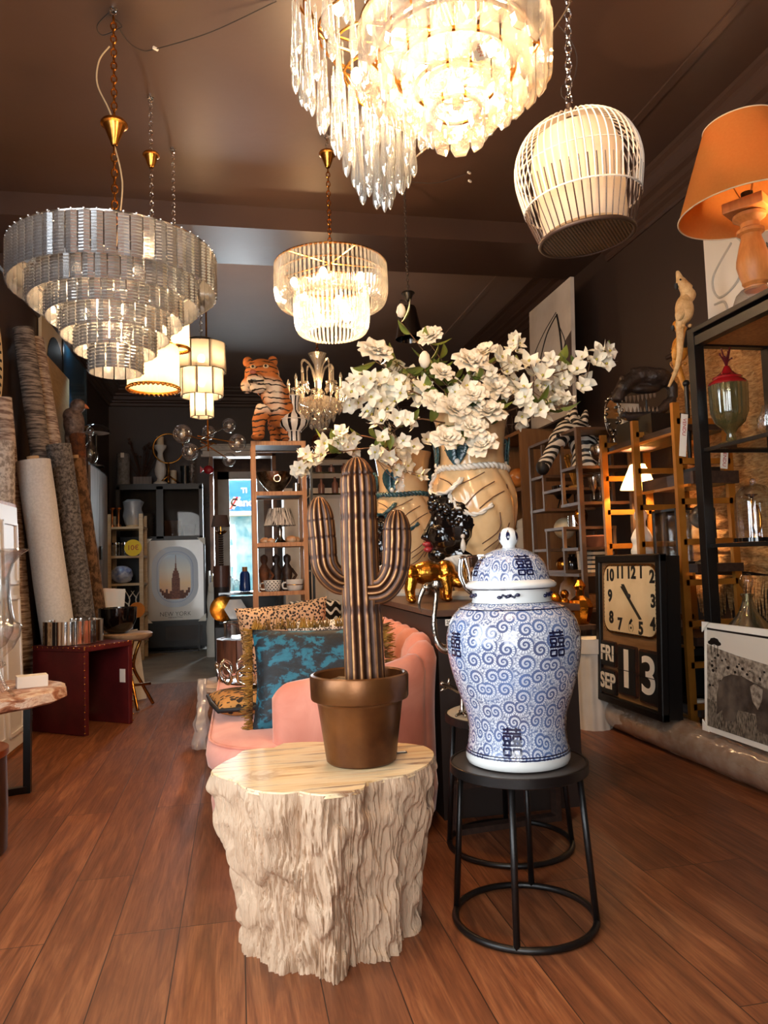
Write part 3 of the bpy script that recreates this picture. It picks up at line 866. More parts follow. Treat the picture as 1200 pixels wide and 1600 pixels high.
# ---- bird-cage pendant
M['string'] = pm('white_cane', C(238, 228, 214), 0.5)
M['cagewire'] = pm('dark_cane', C(66, 46, 34), 0.5)
M['inner'] = cloth_lit('inner_shade', C(246, 232, 212), 0.5)
def weave():
    t = NT('woven_cane').set(Roughness=0.45)
    v = t.coord('Object', rot=(0, 0, 0.7))
    w1 = t.n('ShaderNodeTexWave', i_Scale=26); w1.bands_direction = 'X'; t.l(v, w1.inputs[0])
    w2 = t.n('ShaderNodeTexWave', i_Scale=26); w2.bands_direction = 'Y'; t.l(v, w2.inputs[0])
    m = t.math('MULTIPLY', w1.outputs[1], w2.outputs[1])
    t.base(t.ramp(m, (0.1, C(34, 22, 15)), (0.7, C(112, 76, 48)))); t.bump(m, 0.6, 0.004)
    return t.mat
M['weave'] = weave()
pc = onY(917, 290, 2.6); s = mpp(917, 290, 2.6)
t = thing('cage_pendant', 'round white cane birdcage pendant with a dark woven base, upper right', 'pendant lamp', (onY(917, 372, 2.6).x, 2.6, onY(917, 372, 2.6).z), rot=(0.0, -0.085, 0))
pr = [(71, 0), (78, 22), (88, 52), (95, 88), (97, 110), (93, 135), (80, 160), (60, 176), (36, 185), (14, 190)]
prof = [(r * s, h * s) for r, h in pr]
up, lo = spl([(r, 0, h) for r, h in prof[2:]], 3), spl([(r, 0, h) for r, h in prof[:4]], 3)
ume, lme = MB().tube(up, 0.0032, 4).mesh('white_cane', M['string'], 1), MB().tube(lo, 0.0026, 4).mesh('dark_cane', M['cagewire'], 1)
for i in range(52):
    o = bpy.data.objects.new('white_cane', ume); COL.objects.link(o); o.parent = t; o.rotation_euler = (0, 0, 2 * PI * i / 52)
for i in range(46):
    o = bpy.data.objects.new('dark_cane', lme); COL.objects.link(o); o.parent = t; o.rotation_euler = (0, 0, 2 * PI * i / 46)
MB().torus((0, 0, 54 * s), 89 * s, 0.004, 40, 6).torus((0, 0, 110 * s), 96 * s, 0.0025, 40, 5).torus((0, 0, 160 * s), 80 * s, 0.0025, 40, 5).build('hoops', M['string'], t, 2)
MB().torus((0, 0, 0), 71 * s, 0.009, 44, 8).build('base_hoop', M['cagewire'], t, 2)
MB().cyl((0, 0, -0.004), 70 * s, 0.008, 40).build('woven_base', M['weave'], t)
MB().lathe([(64 * s, 10 * s), (66 * s, 60 * s), (70 * s, 130 * s), (60 * s, 162 * s), (30 * s, 172 * s)], 36).build('inner_shade', M['inner'], t)
MB().lathe([(0.001, 186 * s), (15 * s, 187 * s), (13 * s, 192 * s), (6 * s, 195 * s), (9 * s, 200 * s), (9 * s, 204 * s), (5 * s, 208 * s), (5 * s, 216 * s), (0.001, 217 * s)], 16).build('finial', M['darkwood'], t)
q = (Vector((onY(893, -60, 2.6).x, 2.6, ZC)) - t.location)
Rm = Matrix.Rotation(0.085, 3, 'Y')
q = Rm @ q
b = MB(); chain(b, (0, 0, 216 * s), q, 0.045, 0.0032); b.build('chain', M['chrome'], t)
MB().tube(spl([(0, 0, 222 * s), (-.025, 0, 228 * s), (-.02, 0, 245 * s), (.03, 0, 255 * s), (0.06, 0, 290 * s), (0.045, 0, 320 * s), (0.0, 0, 345 * s)]), 0.0022, 5).build('cable', M['wire'], t)
add_light('bulb_light', 'POINT', (0, 0, 100 * s), 0.2, WARM, 0.05, parent=t)
MB().ball((0, 0, 100 * s), 0.03, 8).build('bulb', M['paper'], t)

# ---- dark cone pendant behind the flowers
p = onY(640, 530, 5.2); s = mpp(640, 505, 5.2)
t = thing('pendant_lamp', 'unlit dark metal cone pendant hanging behind the white flowers', 'pendant lamp', (p.x, p.y, ZC))
z0 = p.z - ZC
MB().lathe([(22 * s, z0), (12 * s, z0 + 48 * s), (10 * s, z0 + 52 * s), (0.002, z0 + 52 * s)], 24).build('shade', M['blackgloss'], t)
b = MB(); chain(b, (0, 0, z0 + 52 * s), (0, 0, -0.02), 0.03, 0.003); hooks(b, 0); b.build('chain', M['wire'], t)
MB().tube(spl([(0, 0, z0 + 54 * s), (-.06, 0, z0 + 62 * s), (-.08, 0, z0 + 40 * s), (-.05, 0, z0 + 10 * s)]), 0.006, 6).build('cable', M['wire'], t)
bell(MB(), z0 + 60 * s, 0.05, 0.07).build('ceiling_rose', M['black'], t)

# ---- loose ceiling cables
def cable(label, pts, r=0.003, m='wire', nub=None):
    t = thing('ceiling_cable', label, 'cable', pts[0])
    o = Vector(pts[0])
    MB().tube(spl([Vector(p) - o for p in pts], 8), r, 6).build('wire', M[m], t, 2)
    for q in (nub or []):
        MB().box(Vector(q) - o, (0.03, 0.012, 0.012), 0.6).build('connector', M['white'], t, 0)
hk = lambda x, y, dz=0.0: onZ(x, y, ZC - dz)
cable('thin grey cable looped from the big chandelier hook across the ceiling to the right', [hk(176, 22, .02), hk(196, 60, .04), hk(220, 78, .05), hk(245, 76, .03), hk(330, 50, .05), hk(432, 2, .01)], 0.003, 'wire', [hk(243, 76, .03)])
cable('coiled black cable hanging by the big chandelier hook', [hk(170, 20, .01), hk(152, 40, .03), hk(160, 55, .04), hk(185, 45, .04), hk(190, 40, .03), hk(178, 28, .02), hk(172, 24, .02)], 0.003)
e = onY(893, 2, 2.6)
cable('pale cable strung from the birdcage chain to the gold chandelier', [e, (e + Vector((0.86, 2.0, 2.62))) / 2 + Vector((0, 0, -0.015)), onY(785, 130, 2.0), onY(705, 200, 2.3), onY(650, 245, 2.8)], 0.003, 'cable')
cable('black cable sagging from the teardrop chandelier to a ceiling hook', [hk(625, 282, .05), hk(680, 286, .06), hk(728, 272, .02)], 0.003, 'wire', [hk(733, 270, .02), hk(734, 283, .03)])
# ================================================================ front group: stump table, cactus, ginger jar, stools
def stump():
    top_px = [(328,1205),(343,1194),(367,1182),(380,1172),(405,1169),(428,1168),(443,1161),(507,1159),(565,1159),(620,1160),(663,1165),(677,1173),(673,1190),(653,1203),(630,1212),(600,1216),(572,1222),(568,1232),(540,1238),(505,1242),(485,1240),(467,1236),(443,1239),(410,1237),(380,1230),(370,1220),(343,1213)]
    bot_px = [(375,1487),(387,1493),(412,1496),(414,1512),(427,1519),(445,1523),(463,1525),(480,1523),(500,1533),(522,1537),(541,1523),(547,1507),(580,1505),(610,1498),(623,1487),(624,1469),(648,1460),(653,1440)]
    H = 0.52
    c = Vector((0.285, 2.40))
    def polar(px, z):
        out = []
        for x, y in px:
            p = onZ(x, y, z); d = Vector((p.x, p.y)) - c
            out.append((math.atan2(d.y, d.x), d.length))
        return out
    tp = sorted(polar(top_px, H)); bp = polar(bot_px, 0)
    bp += [(math.radians(a), r) for a, r in ((25, 0.30), (60, 0.27), (90, 0.26), (120, 0.26), (150, 0.27))]
    bp = sorted(bp)
    def ev(tab, a):
        tab = [(tab[-1][0] - 2 * PI, tab[-1][1])] + tab + [(tab[0][0] + 2 * PI, tab[0][1])]
        return ilerp([p[0] for p in tab], [p[1] for p in tab], a)
    t = thing('stump_table', 'pale carved tree-stump side table with a cream striped wood top, front centre', 'side table', (c.x, c.y, 0))
    NA, NZ = 620, 100
    def rad(a, z, disp=True):
        k = z / H
        k2 = 0.5 - 0.5 * math.cos(PI * min(1, max(0, k)))
        r = lerp(ev(bp, a), ev(tp, a), k2 ** 1.3)
        if not disp: return r
        e = min(1, (H - z) / 0.05)
        # flutes, bark ridges and knots
        A = a * 0.30 * 3
        q = Vector((math.cos(a) * 1.9, math.sin(a) * 1.9, z * 1.6))
        wv = noise.noise(q * 1.7) * 0.5
        big = noise.noise(Vector((math.cos(a) * 2.6, math.sin(a) * 2.6, z * 1.6))) * 0.012
        m = noise.noise(Vector((math.cos(a) * 4, math.sin(a) * 4, z * 4))) * 0.13
        f = noise.noise(Vector((math.cos(a + m) * 20, math.sin(a + m) * 20, z * 4)))
        g = noise.noise(Vector((math.cos(a + m * .8) * 46, math.sin(a + m * .8) * 46, z * 7 + 7)))
        blk = noise.noise(Vector((math.cos(a) * 6, math.sin(a) * 6, z * 13)))
        step = 0.011 * math.tanh(blk * 6)
        return r + e * (big + step - 0.015 * (1 - abs(f)) ** 5 - 0.007 * (1 - abs(g)) ** 3 + 0.007)
    b = MB()
    b.grid(lambda u, v: (lambda a, z: (rad(a, z) * math.cos(a), rad(a, z) * math.sin(a), z))(u * 2 * PI - PI, v * (H - 0.004)), NA, NZ, cu=True)
    m = NT('carved_bark').set(Roughness=0.7)
    v = m.coord('Object', (1, 1, 0.16)); v2 = m.coord('Object')
    m.base(m.ramp(m.noise(v2, 5, 5), (0.3, C(192, 160, 130)), (0.7, C(212, 182, 152))))
    h = m.math('ADD', m.noise(v, 90, 4, 0.6, 0.6), m.math('MULTIPLY', m.noise(v, 30, 3), 0.8))
    m.bump(h, 0.75, 0.012)
    b.build('bark', m.mat, t, 1.2)
    b = MB()
    n = 140
    poly = [(-PI + 2 * PI * i / n) for i in range(n)]
    vs = [(rad(a, H, False) * math.cos(a), rad(a, H, False) * math.sin(a), H - 0.012) for a in poly] + [(rad(a, H, False) * 0.992 * math.cos(a), rad(a, H, False) * 0.992 * math.sin(a), H) for a in poly] + [(0, 0, H)]
    b.add(vs, [(i, (i + 1) % n, n + (i + 1) % n, n + i) for i in range(n)] + [(n + i, n + (i + 1) % n, 2 * n) for i in range(n)])
    m = NT('striped_wood').set(Roughness=0.36)
    v = m.coord('Object', (1.2, 17, 1), (0, 0, -0.25))
    v2 = m.coord('Object')
    n1 = m.noise(v, 2.0, 6, 0.6, 0.7)
    base = m.ramp(n1, (0.30, C(178, 124, 76)), (0.40, C(232, 196, 140)), (0.56, C(242, 218, 176)), (0.64, C(150, 106, 76)), (0.72, C(232, 196, 142)))
    kn = m.noise(v2, 9, 4, 0.6, 1.5)
    burl = m.ramp(kn, (0.42, C(236, 214, 180)), (0.55, C(206, 170, 126)), (0.66, C(240, 222, 190)))
    spot = m.ramp(m.noise(v2, 3.1, 2), (0.55, 0.0), (0.62, 1.0))
    m.base(m.mix(spot, base, burl))
    b.build('top', m.mat, t, 0.5)
    return t
stump()

# ---- bronze cactus in a pot
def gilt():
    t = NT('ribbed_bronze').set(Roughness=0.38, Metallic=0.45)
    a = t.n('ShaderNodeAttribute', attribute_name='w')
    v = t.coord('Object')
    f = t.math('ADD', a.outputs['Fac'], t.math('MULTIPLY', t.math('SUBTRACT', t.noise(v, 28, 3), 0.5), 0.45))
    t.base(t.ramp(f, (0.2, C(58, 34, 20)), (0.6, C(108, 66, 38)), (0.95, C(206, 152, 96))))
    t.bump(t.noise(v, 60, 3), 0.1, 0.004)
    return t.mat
M['gilt'] = gilt()
M['potbronze'] = pm('aged_bronze_pot', C(120, 76, 38), 0.34, 0.55, C(78, 44, 22), 5, bump=0.12, bs=22, vd=6)
M['soil'] = pm('dry_moss', C(150, 118, 78), 0.9, col2=C(96, 70, 44), vs=30, bump=0.8, bs=45)
px, py = 0.378, 2.40
t = thing('cactus_sculpture', 'tall bronze-brown ribbed cactus with two arms in a round bronze pot', 'cactus ornament', (px, py, 0.521))
pr = [(0.001, 0), (0.106, 0), (0.112, 0.006), (0.137, 0.186), (0.140, 0.192), (0.146, 0.196), (0.156, 0.20), (0.158, 0.206), (0.160, 0.268), (0.157, 0.276), (0.148, 0.279), (0.143, 0.274), (0.140, 0.235), (0.001, 0.235)]
MB().lathe(pr, 48).build('pot', M['potbronze'], t, 0.6)
b = MB()
b.grid(lambda u, v: (0.139 * v * math.cos(u * 2 * PI), 0.139 * v * math.sin(u * 2 * PI), 0.246 + 0.02 * (1 - v) + 0.008 * noise.noise(Vector((v * 9 * math.cos(u * 2 * PI), v * 9 * math.sin(u * 2 * PI), 0)))), 40, 12, cu=True)
b.build('moss', M['soil'], t, 2)
def cactus_arm(name, pts, R, dome, nr, notch, foot=None):
    P = spl(pts, 12)
    L = [0]
    for i in range(1, len(P)): L.append(L[-1] + (P[i] - P[i - 1]).length)
    T = L[-1]
    rr = []
    for i, l in enumerate(L):
        r = R(l / T)
        q = (T - l) / dome
        if q < 1: r *= math.sqrt(max(0.0, 1 - (1 - q) ** 2)) * 0.98 + 0.02
        for nn in notch:
            r *= 1 - 0.05 * math.exp(-((l / T - nn) / 0.006) ** 2)
        rr.append(r)
    seg = 7
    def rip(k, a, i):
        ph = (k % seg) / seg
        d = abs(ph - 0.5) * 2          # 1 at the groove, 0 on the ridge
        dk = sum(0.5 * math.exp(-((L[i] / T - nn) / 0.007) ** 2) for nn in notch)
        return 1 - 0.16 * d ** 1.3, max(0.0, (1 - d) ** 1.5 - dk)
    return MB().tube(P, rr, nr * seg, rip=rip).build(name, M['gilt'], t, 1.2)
ctr = lambda x, y, Y=2.4: onY(x, y, Y) - t.location
top = ctr(557, 714, 2.4)
base = Vector((0.02, 0, 0.235))
def dense_end(pts): # extra samples at the rounded tip
    a, b_ = Vector(pts[-2]), Vector(pts[-1])
    return [Vector(p) for p in pts[:-1]] + [a.lerp(b_, k) for k in (0.3, 0.55, 0.72, 0.84, 0.92, 0.97)] + [b_]
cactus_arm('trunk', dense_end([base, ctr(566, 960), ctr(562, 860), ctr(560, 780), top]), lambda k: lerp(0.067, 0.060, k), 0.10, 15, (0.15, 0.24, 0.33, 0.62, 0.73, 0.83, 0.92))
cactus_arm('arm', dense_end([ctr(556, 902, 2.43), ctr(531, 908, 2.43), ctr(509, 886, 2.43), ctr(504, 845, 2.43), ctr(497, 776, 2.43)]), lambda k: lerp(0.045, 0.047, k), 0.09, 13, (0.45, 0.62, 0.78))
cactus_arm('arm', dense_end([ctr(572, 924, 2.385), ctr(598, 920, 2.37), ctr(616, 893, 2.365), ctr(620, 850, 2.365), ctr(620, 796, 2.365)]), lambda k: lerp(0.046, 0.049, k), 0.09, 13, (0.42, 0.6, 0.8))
tg = thing('price_tag', 'small black-edged paper price tag tucked under the cactus pot', 'tag', onZ(627, 1176, 0.521))
MB().box((0, 0, 0.002), (0.036, 0.02, 0.002)).build('card', M['ink'], tg, 0)
MB().box((0, 0, 0.0035), (0.03, 0.014, 0.001)).build('paper_face', M['paper'], tg, 0)

# ---- nesting black stools
def stool(name, label, c, r, h, topm, a0, rim=True):
    t = thing(name, label, 'stool', (c[0], c[1], 0), a0)
    b = MB()
    b.lathe([(0.001, h - 0.035), (r - 0.01, h - 0.035), (r, h - 0.03), (r, h - 0.002), (r - 0.003, h), (r - 0.008, h), (r - 0.009, h - 0.004), (0.001, h - 0.004)], 56)
    b.build('seat', M['black'], t, 0.5)
    MB().lathe([(0.001, h - 0.003), (r - 0.0095, h - 0.003)], 56).build('seat_panel', topm, t, 1)
    for k in range(4):
        a = PI / 4 + k * PI / 2
        p, q = Vector((r * 0.86 * math.cos(a), r * 0.86 * math.sin(a), h - 0.036)), Vector((r * 1.0 * math.cos(a), r * 1.0 * math.sin(a), 0.012))
        MB().tube([p, q], 0.0105, 8).build('leg', M['black'], t, 2)
    MB().torus((0, 0, 0.011), r * 1.0, 0.011, 56, 8).build('foot_ring', M['black'], t, 2)
    return t
M['stooltop'] = pm('dark_stool_top', C(62, 54, 49), 0.36, col2=C(52, 45, 40), vs=3)
M['stonetop'] = pm('cream_stone', C(232, 216, 188), 0.3, col2=C(218, 198, 166), vs=5)
SX, SY = 0.882, 2.33
stool('round_stool', 'round black metal stool under the blue and white jar', (SX, SY), 0.222, 0.5, M['stooltop'], 0.30)
stool('round_stool', 'round black stool with cream stone top half hidden behind the blue and white jar', (1.06, 2.93), 0.245, 0.53, M['stonetop'], 0.5)

# ---- blue and white ginger jar
def porcelain():
    t = NT('painted_porcelain').set(Roughness=0.12, Coat_Weight=0.5, Coat_Roughness=0.03)
    tc = t.n('ShaderNodeTexCoord')
    mp = t.n('ShaderNodeMapping'); mp.inputs['Scale'].default_value = (1.25, 1, 1); t.l(tc.outputs['UV'], mp.inputs[0])
    def scrolls(scale, seed):
        vo = t.n('ShaderNodeTexVoronoi', i_Scale=scale, i_Randomness=0.62); vo.voronoi_dimensions = '2D'
        m2 = t.n('ShaderNodeMapping'); m2.inputs['Location'].default_value = (seed, seed * 1.7, 0); t.l(mp.outputs[0], m2.inputs[0])
        t.l(m2.outputs[0], vo.inputs['Vector'])
        d = t.n('ShaderNodeVectorMath', operation='SUBTRACT'); 
        t.l(m2.outputs[0], d.inputs[0]); t.l(vo.outputs['Position'], d.inputs[1])
        sp = t.n('ShaderNodeSeparateXYZ'); t.l(d.outputs[0], sp.inputs[0])
        ang = t.math('ARCTAN2', sp.outputs[1], sp.outputs[0])
        rn = t.math('MULTIPLY', vo.outputs['Distance'], 1.0)
        ln = t.math('POWER', rn, 0.62)
        ph = t.math('ADD', ang, t.math('MULTIPLY', ln, 21.0))
        sw = t.math('SINE', ph)
        line = t.ramp(t.math('ADD', t.math('MULTIPLY', sw, 0.5), 0.5), (0.42, 0.0), (0.58, 1.0))          # white band of the curl
        te = t.math('SINE', t.math('ADD', t.math('MULTIPLY', ang, 18.0), t.math('MULTIPLY', ph, 0.0)))
        comb = t.math('MULTIPLY', t.ramp(te, (0.45, 0.0), (0.6, 1.0)), t.ramp(sw, (0.2, 1.0), (0.55, 0.0)))
        edge = t.ramp(rn, (0.50, 0.0), (0.62, 1.0))
        return line, comb, edge, rn
    line, comb, edge, rn = scrolls(20, 0.3)
    ink = t.math('MULTIPLY', line, t.ramp(rn, (0.0, 1.0), (0.58, 0.95)))
    ink = t.math('MAXIMUM', ink, t.math('MULTIPLY', comb, 0.75))
    ink = t.math('MULTIPLY', ink, t.math('SUBTRACT', 1.0, edge))
    ink = t.math('MAXIMUM', ink, t.math('MULTIPLY', edge, t.ramp(t.noise(mp.outputs[0], 130, 2), (0.40, 0.0), (0.56, 0.9))))
    wash = t.ramp(t.noise(tc.outputs['Object'], 7, 3), (0.35, 0.0), (0.7, 1.0))
    blue = t.mix(wash, C(34, 48, 100), C(66, 100, 158))
    ground = t.mix(t.math('MULTIPLY', wash, 0.35), C(226, 228, 232), C(160, 184, 214))
    col = t.mix(t.math('MULTIPLY', ink, 0.92), ground, blue)
    t.base(col)
    return t.mat
M['porcelain'] = porcelain()
M['china'] = pm('white_china', C(230, 230, 226), 0.1, coat=0.5)
M['cobalt'] = pm('cobalt_glaze', C(24, 26, 58), 0.14, coat=0.5)
t = thing('ginger_jar', 'large lidded ginger jar with blue curls on white porcelain', 'ginger jar', (SX, SY, 0.5), -0.1)
zz = lambda y: (1190 - y) * 0.00207
body_px = [(1187, 79), (1178, 80.5), (1172, 79), (1160, 77), (1140, 75), (1120, 77), (1100, 83), (1080, 90), (1060, 96), (1040, 101), (1020, 104), (1000, 105), (985, 103), (970, 98), (960, 91), (953, 84), (948, 76), (945, 68), (943, 64)]
body = [(p * 0.00207, zz(y)) for y, p in body_px]
P = spl([(r, 0, z) for r, z in body], 4)
b = MB()
b.lathe([(0.001, 0.0), (body[0][0] - .01, 0.0), (body[0][0], 0.006)] + [(p.x, p.z) for p in P[5:]], 72)
o = b.build('body', M['porcelain'], t, 2)
MB().lathe([(body[0][0] - .006, 0.0005), (body[0][0] + 0.0015, 0.004), (body[1][0] + 0.002, 0.018), (body[1][0] + 0.0015, 0.034)], 72).build('foot', M['china'], t, 2)
for y, r_ in ((1172.5, 79.2), (1168.5, 78.6), (952, 83.6), (922, 62.2), (944, 64.6)): MB().torus((0, 0, zz(y)), r_ * .00207, 0.002, 64, 5).build('painted_ring', M['cobalt'], t, 2)
MB().lathe([(64 * .00207, zz(946)), (62 * .00207, zz(940)), (61.5 * .00207, zz(925)), (62 * .00207, zz(918))], 64).build('neck', M['china'], t, 2)
lid = MB()
lid.lathe([(60 * .00207, zz(921)), (70 * .00207, zz(921)), (72 * .00207, zz(918)), (72 * .00207, zz(915)), (68 * .00207, zz(911)), (61 * .00207, zz(908))], 64)
lid = lid.build('lid', M['china'], t, 2)
dome_px = [(909, 62), (900, 60.5), (890, 58), (880, 53), (872, 46), (866, 37), (861, 26), (858, 14)]
D = spl([(p * .00207, 0, zz(y)) for y, p in dome_px], 4)
MB().lathe([(p.x, p.z) for p in D], 64).build('lid_dome', M['porcelain'], lid, 2)
MB().lathe([(10 * .00207, zz(861)), (11 * .00207, zz(858)), (10 * .00207, zz(855)), (14.5 * .00207, zz(848)), (16 * .00207, zz(841)), (14 * .00207, zz(833)), (8 * .00207, zz(827)), (0.001, zz(825))], 32).build('knob', M['china'], lid, 2)
b = MB()
for k in range(6):
    a0 = k * PI / 3 + 0.2
    def kn(u, v):
        y = lerp(846, 829, v); r = ilerp([-848, -841, -833, -827], [14.5, 16, 14, 8], -y) * .00207 + 0.0008
        a = a0 + (u - 0.5) * 0.42 * math.sin(PI * min(1, 0.08 + v * 0.92))
        return (r * math.cos(a), r * math.sin(a), zz(y))
    b.grid(kn, 3, 8)
b.build('painted_petals', M['cobalt'], lid, 2)
# double-happiness characters, brushed onto the glaze
STR = [(0, .96, 1, .96), (.27, 1.05, .27, .87), (.73, 1.05, .73, .87), (0, .82, 1, .82)]
for ox in (0, 0.54):
    STR += [(ox, .72, ox + .44, .72), (ox, .55, ox + .44, .55), (ox + .02, .72, ox + .02, .55), (ox + .42, .72, ox + .42, .55), (ox + .12, .55, ox + .08, .42), (ox + .32, .55, ox + .36, .42)]
    STR += [(ox, .26, ox + .44, .26), (ox, .04, ox + .44, .04), (ox + .02, .26, ox + .02, .04), (ox + .42, .26, ox + .42, .04)]
STR += [(-.04, .39, 1.02, .39)]
def glyph(name, tab, ang, yc, hpx, wpx, parent, off=0.0012):
    ys = [-y for y, _ in tab]; ps = [p for _, p in tab]
    def at(u, v):
        y = yc + hpx * (0.5 - v)
        r = ilerp(ys, ps, -y) * .00207 + off
        a = ang + (u - 0.5) * wpx * .00207 / max(0.03, r)
        return (r * math.cos(a), r * math.sin(a), zz(y))
    b = MB()
    for (u0, v0, u1, v1) in STR:
        d = Vector((u1 - u0, v1 - v0)); L = d.length; d /= L
        th = 0.085 if abs(d.x) > abs(d.y) else 0.10
        nrm = Vector((-d.y, d.x)) * th / 2
        if abs(d.x) <= abs(d.y): nrm *= 1.15
        b.grid(lambda s, q: at(u0 + d.x * L * s + nrm.x * (2 * q - 1), v0 + d.y * L * s + nrm.y * (2 * q - 1)), 4, 1)
    return b.build(name, M['cobalt'], parent, 2)
face = math.atan2(-SY, -SX) + 0.1          # direction of the camera seen from the jar
for da, yc in ((0.66, 1002), (-0.98, 1004), (2.3, 1003), (-2.5, 1003)): glyph('painted_character', body_px, face + da, yc, 36, 27, t)
for da in (-0.10, 1.5, 3.05, -1.65): glyph('painted_character', body_px, face + da, 1146, 40, 27, t)
for da in (0.42, -1.2, 2.0, 3.6): glyph('painted_character', dome_px, face + da, 886, 30, 25, lid)
b = MB()
for da in (-0.06, 1.2, -1.3, 2.4):
    for k in range(-5, 6):
        a = face + da + k * 0.045; r = 61.9 * .00207
        b.ball((r * math.cos(a), r * math.sin(a), zz(932) + 0.004 * math.sin(k * 1.7)), 0.0055 if k % 5 else 0.009, 6, (1, 1, 0.7))
b.build('painted_garland', M['cobalt'], t, 2)

# ---- counter behind the sofa
M['counterm'] = pm('dark_brown_counter', C(48, 36, 31), 0.5, col2=C(40, 30, 26), vs=2)
M['countertop'] = pm('counter_top', C(92, 66, 52), 0.4, col2=C(78, 54, 42), vs=3, stretch=(2, 14, 2))
CZ = 0.93
t = thing('counter', 'dark brown shop counter behind the pink sofa', 'counter', (1.215, 4.35, 0))
MB().box((0, 0, CZ / 2 - 0.02), (0.67, 2.16, CZ - 0.04)).build('body', M['counterm'], t, 0)
MB().box((0, 0, CZ - 0.015), (0.71, 2.2, 0.03)).build('top', M['countertop'], t, 0, bevel=0.004)
pl = onY(705, 972, 3.25)
o = MB().box((pl.x - 1.215, pl.y - 4.35 - 0.013, pl.z), (0.062, 0.004, 0.028)).build('price_label', M['paper'], t, 0)
text('lettering', '20%€', 0.024, M['ink'], o, (pl.x - 1.215, pl.y - 4.35 - 0.0155, pl.z), (PI / 2, 0, 0), 0.0004)
# open wooden crate frame standing on the floor in front of the counter
t = thing('frame_crate', 'empty dark wooden frame lying behind the legs of the black stools', 'frame', (1.12, 3.12, 0), 0.1)
b = MB()
for z in (0.012, 0.2): b.box((0, 0, z), (0.5, 0.05, 0.024))
for x in (-0.238, 0.238): b.box((x, 0, 0.106), (0.024, 0.05, 0.166))
b.build('frame', M['darkwood'], t, 0)

# ---- silver wading-bird sculpture on the cream stool
t = thing('bird_sculpture', 'silver long-necked wading bird sculpture behind the blue and white jar', 'sculpture', (1.0, 2.92, 0.53))
w = lambda x, y, Y=2.9: onY(x, y, Y) - t.location
b = MB()
b.tube(spl([w(722, 1000), w(700, 1015), w(684, 1005), w(678, 975), w(681, 940), w(681, 925), w(674, 914), w(665, 915), w(661, 922)], 5), [0.03 - 0.018 * min(1, i / 12) for i in range(41)], 10)
b.ball(w(668, 918), 0.018, 10, (1.2, 1, 1))
b.ball(w(765, 985, 2.95), 0.1, 14, (1.5, 0.9, 0.85)); b.ball(w(728, 1000, 2.92), 0.055, 12)
b.build('body', M['silver'], t, 2, remesh=0.008, sm=4)
MB().tube(spl([w(663, 918), w(656, 935), w(655, 948), w(658, 957)], 5), [0.012 - 0.0007 * i for i in range(16)], 8).build('beak', M['silver'], t, 2)
MB().lathe([(0.02, 0), (0.025, 0.01), (0.02, 0.03)], 12, w(683, 919) ).build('crest', M['silver'], t, 2)
for (x0, y0, x1, y1, x2, y2) in ((745, 1040, 725, 1070, 722, 1108), (770, 1040, 775, 1080, 765, 1112)):
    b = MB(); b.tube(spl([w(x0, y0, 2.95), w(x1, y1, 2.93), Vector((w(x2, y2).x, -0.02, 0.012))], 5), 0.009, 8)
    f = Vector((w(x2, y2).x, -0.02, 0.009))
    for a in (-2.4, -1.6, -0.8, 1.5): b.tube([f + Vector((0, 0, 0.006)), f + Vector((0.05 * math.cos(a), 0.05 * math.sin(a), 0.0))], [0.009, 0.005], 6)
    b.build('leg', M['silver'], t, 2)
b = MB()
base = w(722, 1082, 2.9)
b.tube(spl([base + Vector((.05, .03, .0)), base, w(700, 1072, 2.88), w(688, 1068, 2.87)], 4), [0.011, .011, .01, .01, .01, .01, .009, .009, .008, .008, .007, .007, .006], 7)
for dx, dy in ((-10, -6), (-12, 8), (2, -12)): b.tube([w(700, 1072, 2.88), w(700 + dx, 1072 + dy, 2.87)], [0.008, 0.004], 6)
b.build('raised_foot', M['silver'], t, 2)

# ---- silver champagne bowl with curved strap handle
bp = onY(735, 905, 3.42)
t = thing('silver_bowl', 'polished silver wine cooler with curved handles on the counter behind the jar', 'wine cooler', (1.21, 3.45, CZ))
h = 0.235
MB().lathe([(0.001, 0.0), (0.07, 0.0), (0.075, 0.01), (0.05, 0.02), (0.05, 0.04), (0.10, 0.07), (0.128, 0.12), (0.138, 0.2), (0.14, h), (0.148, h + 0.004), (0.148, h + 0.01), (0.138, h + 0.008), (0.13, 0.13), (0.001, 0.06)], 40).build('bowl', M['chrome'], t, 1)
for s_ in (1, -1):
    MB().tube(spl([(s_ * 0.15, 0, h), (s_ * 0.16, -0.01, 0.15), (s_ * 0.13, -0.02, 0.08), (s_ * 0.06, -0.03, 0.03)], 6), 0.012, 8, flat=0.5).build('handle', M['chrome'], t, 2)

# ---- golden animal figure on the counter
t = thing('animal_figurine', 'golden crouching animal figurine on the counter beside the cactus arm', 'figurine', (1.02, 3.95, CZ))
b = MB()
b.ball((0, 0, 0.16), 0.075, 12, (1.35, 0.9, 0.9)); b.ball((0.1, 0, 0.17), 0.06, 12); b.ball((-0.1, 0, 0.15), 0.06, 12)
b.ball((0.14, -0.03, 0.12), 0.045, 10); b.ball((0.16, -0.06, 0.10), 0.03, 8)
for x, y in ((-0.11, -0.05), (-0.09, 0.05), (0.09, -0.05), (0.1, 0.05)):
    b.tube([(x * .9, y * .8, 0.14), (x * 1.05, y, 0.07), (x, y, 0.012)], [0.04, 0.03, 0.026], 8); b.ball((x, y - 0.02, 0.018), 0.026, 8, (1, 1.3, 0.7))
b.build('body', M['gold'], t, 2, remesh=0.008, sm=2)
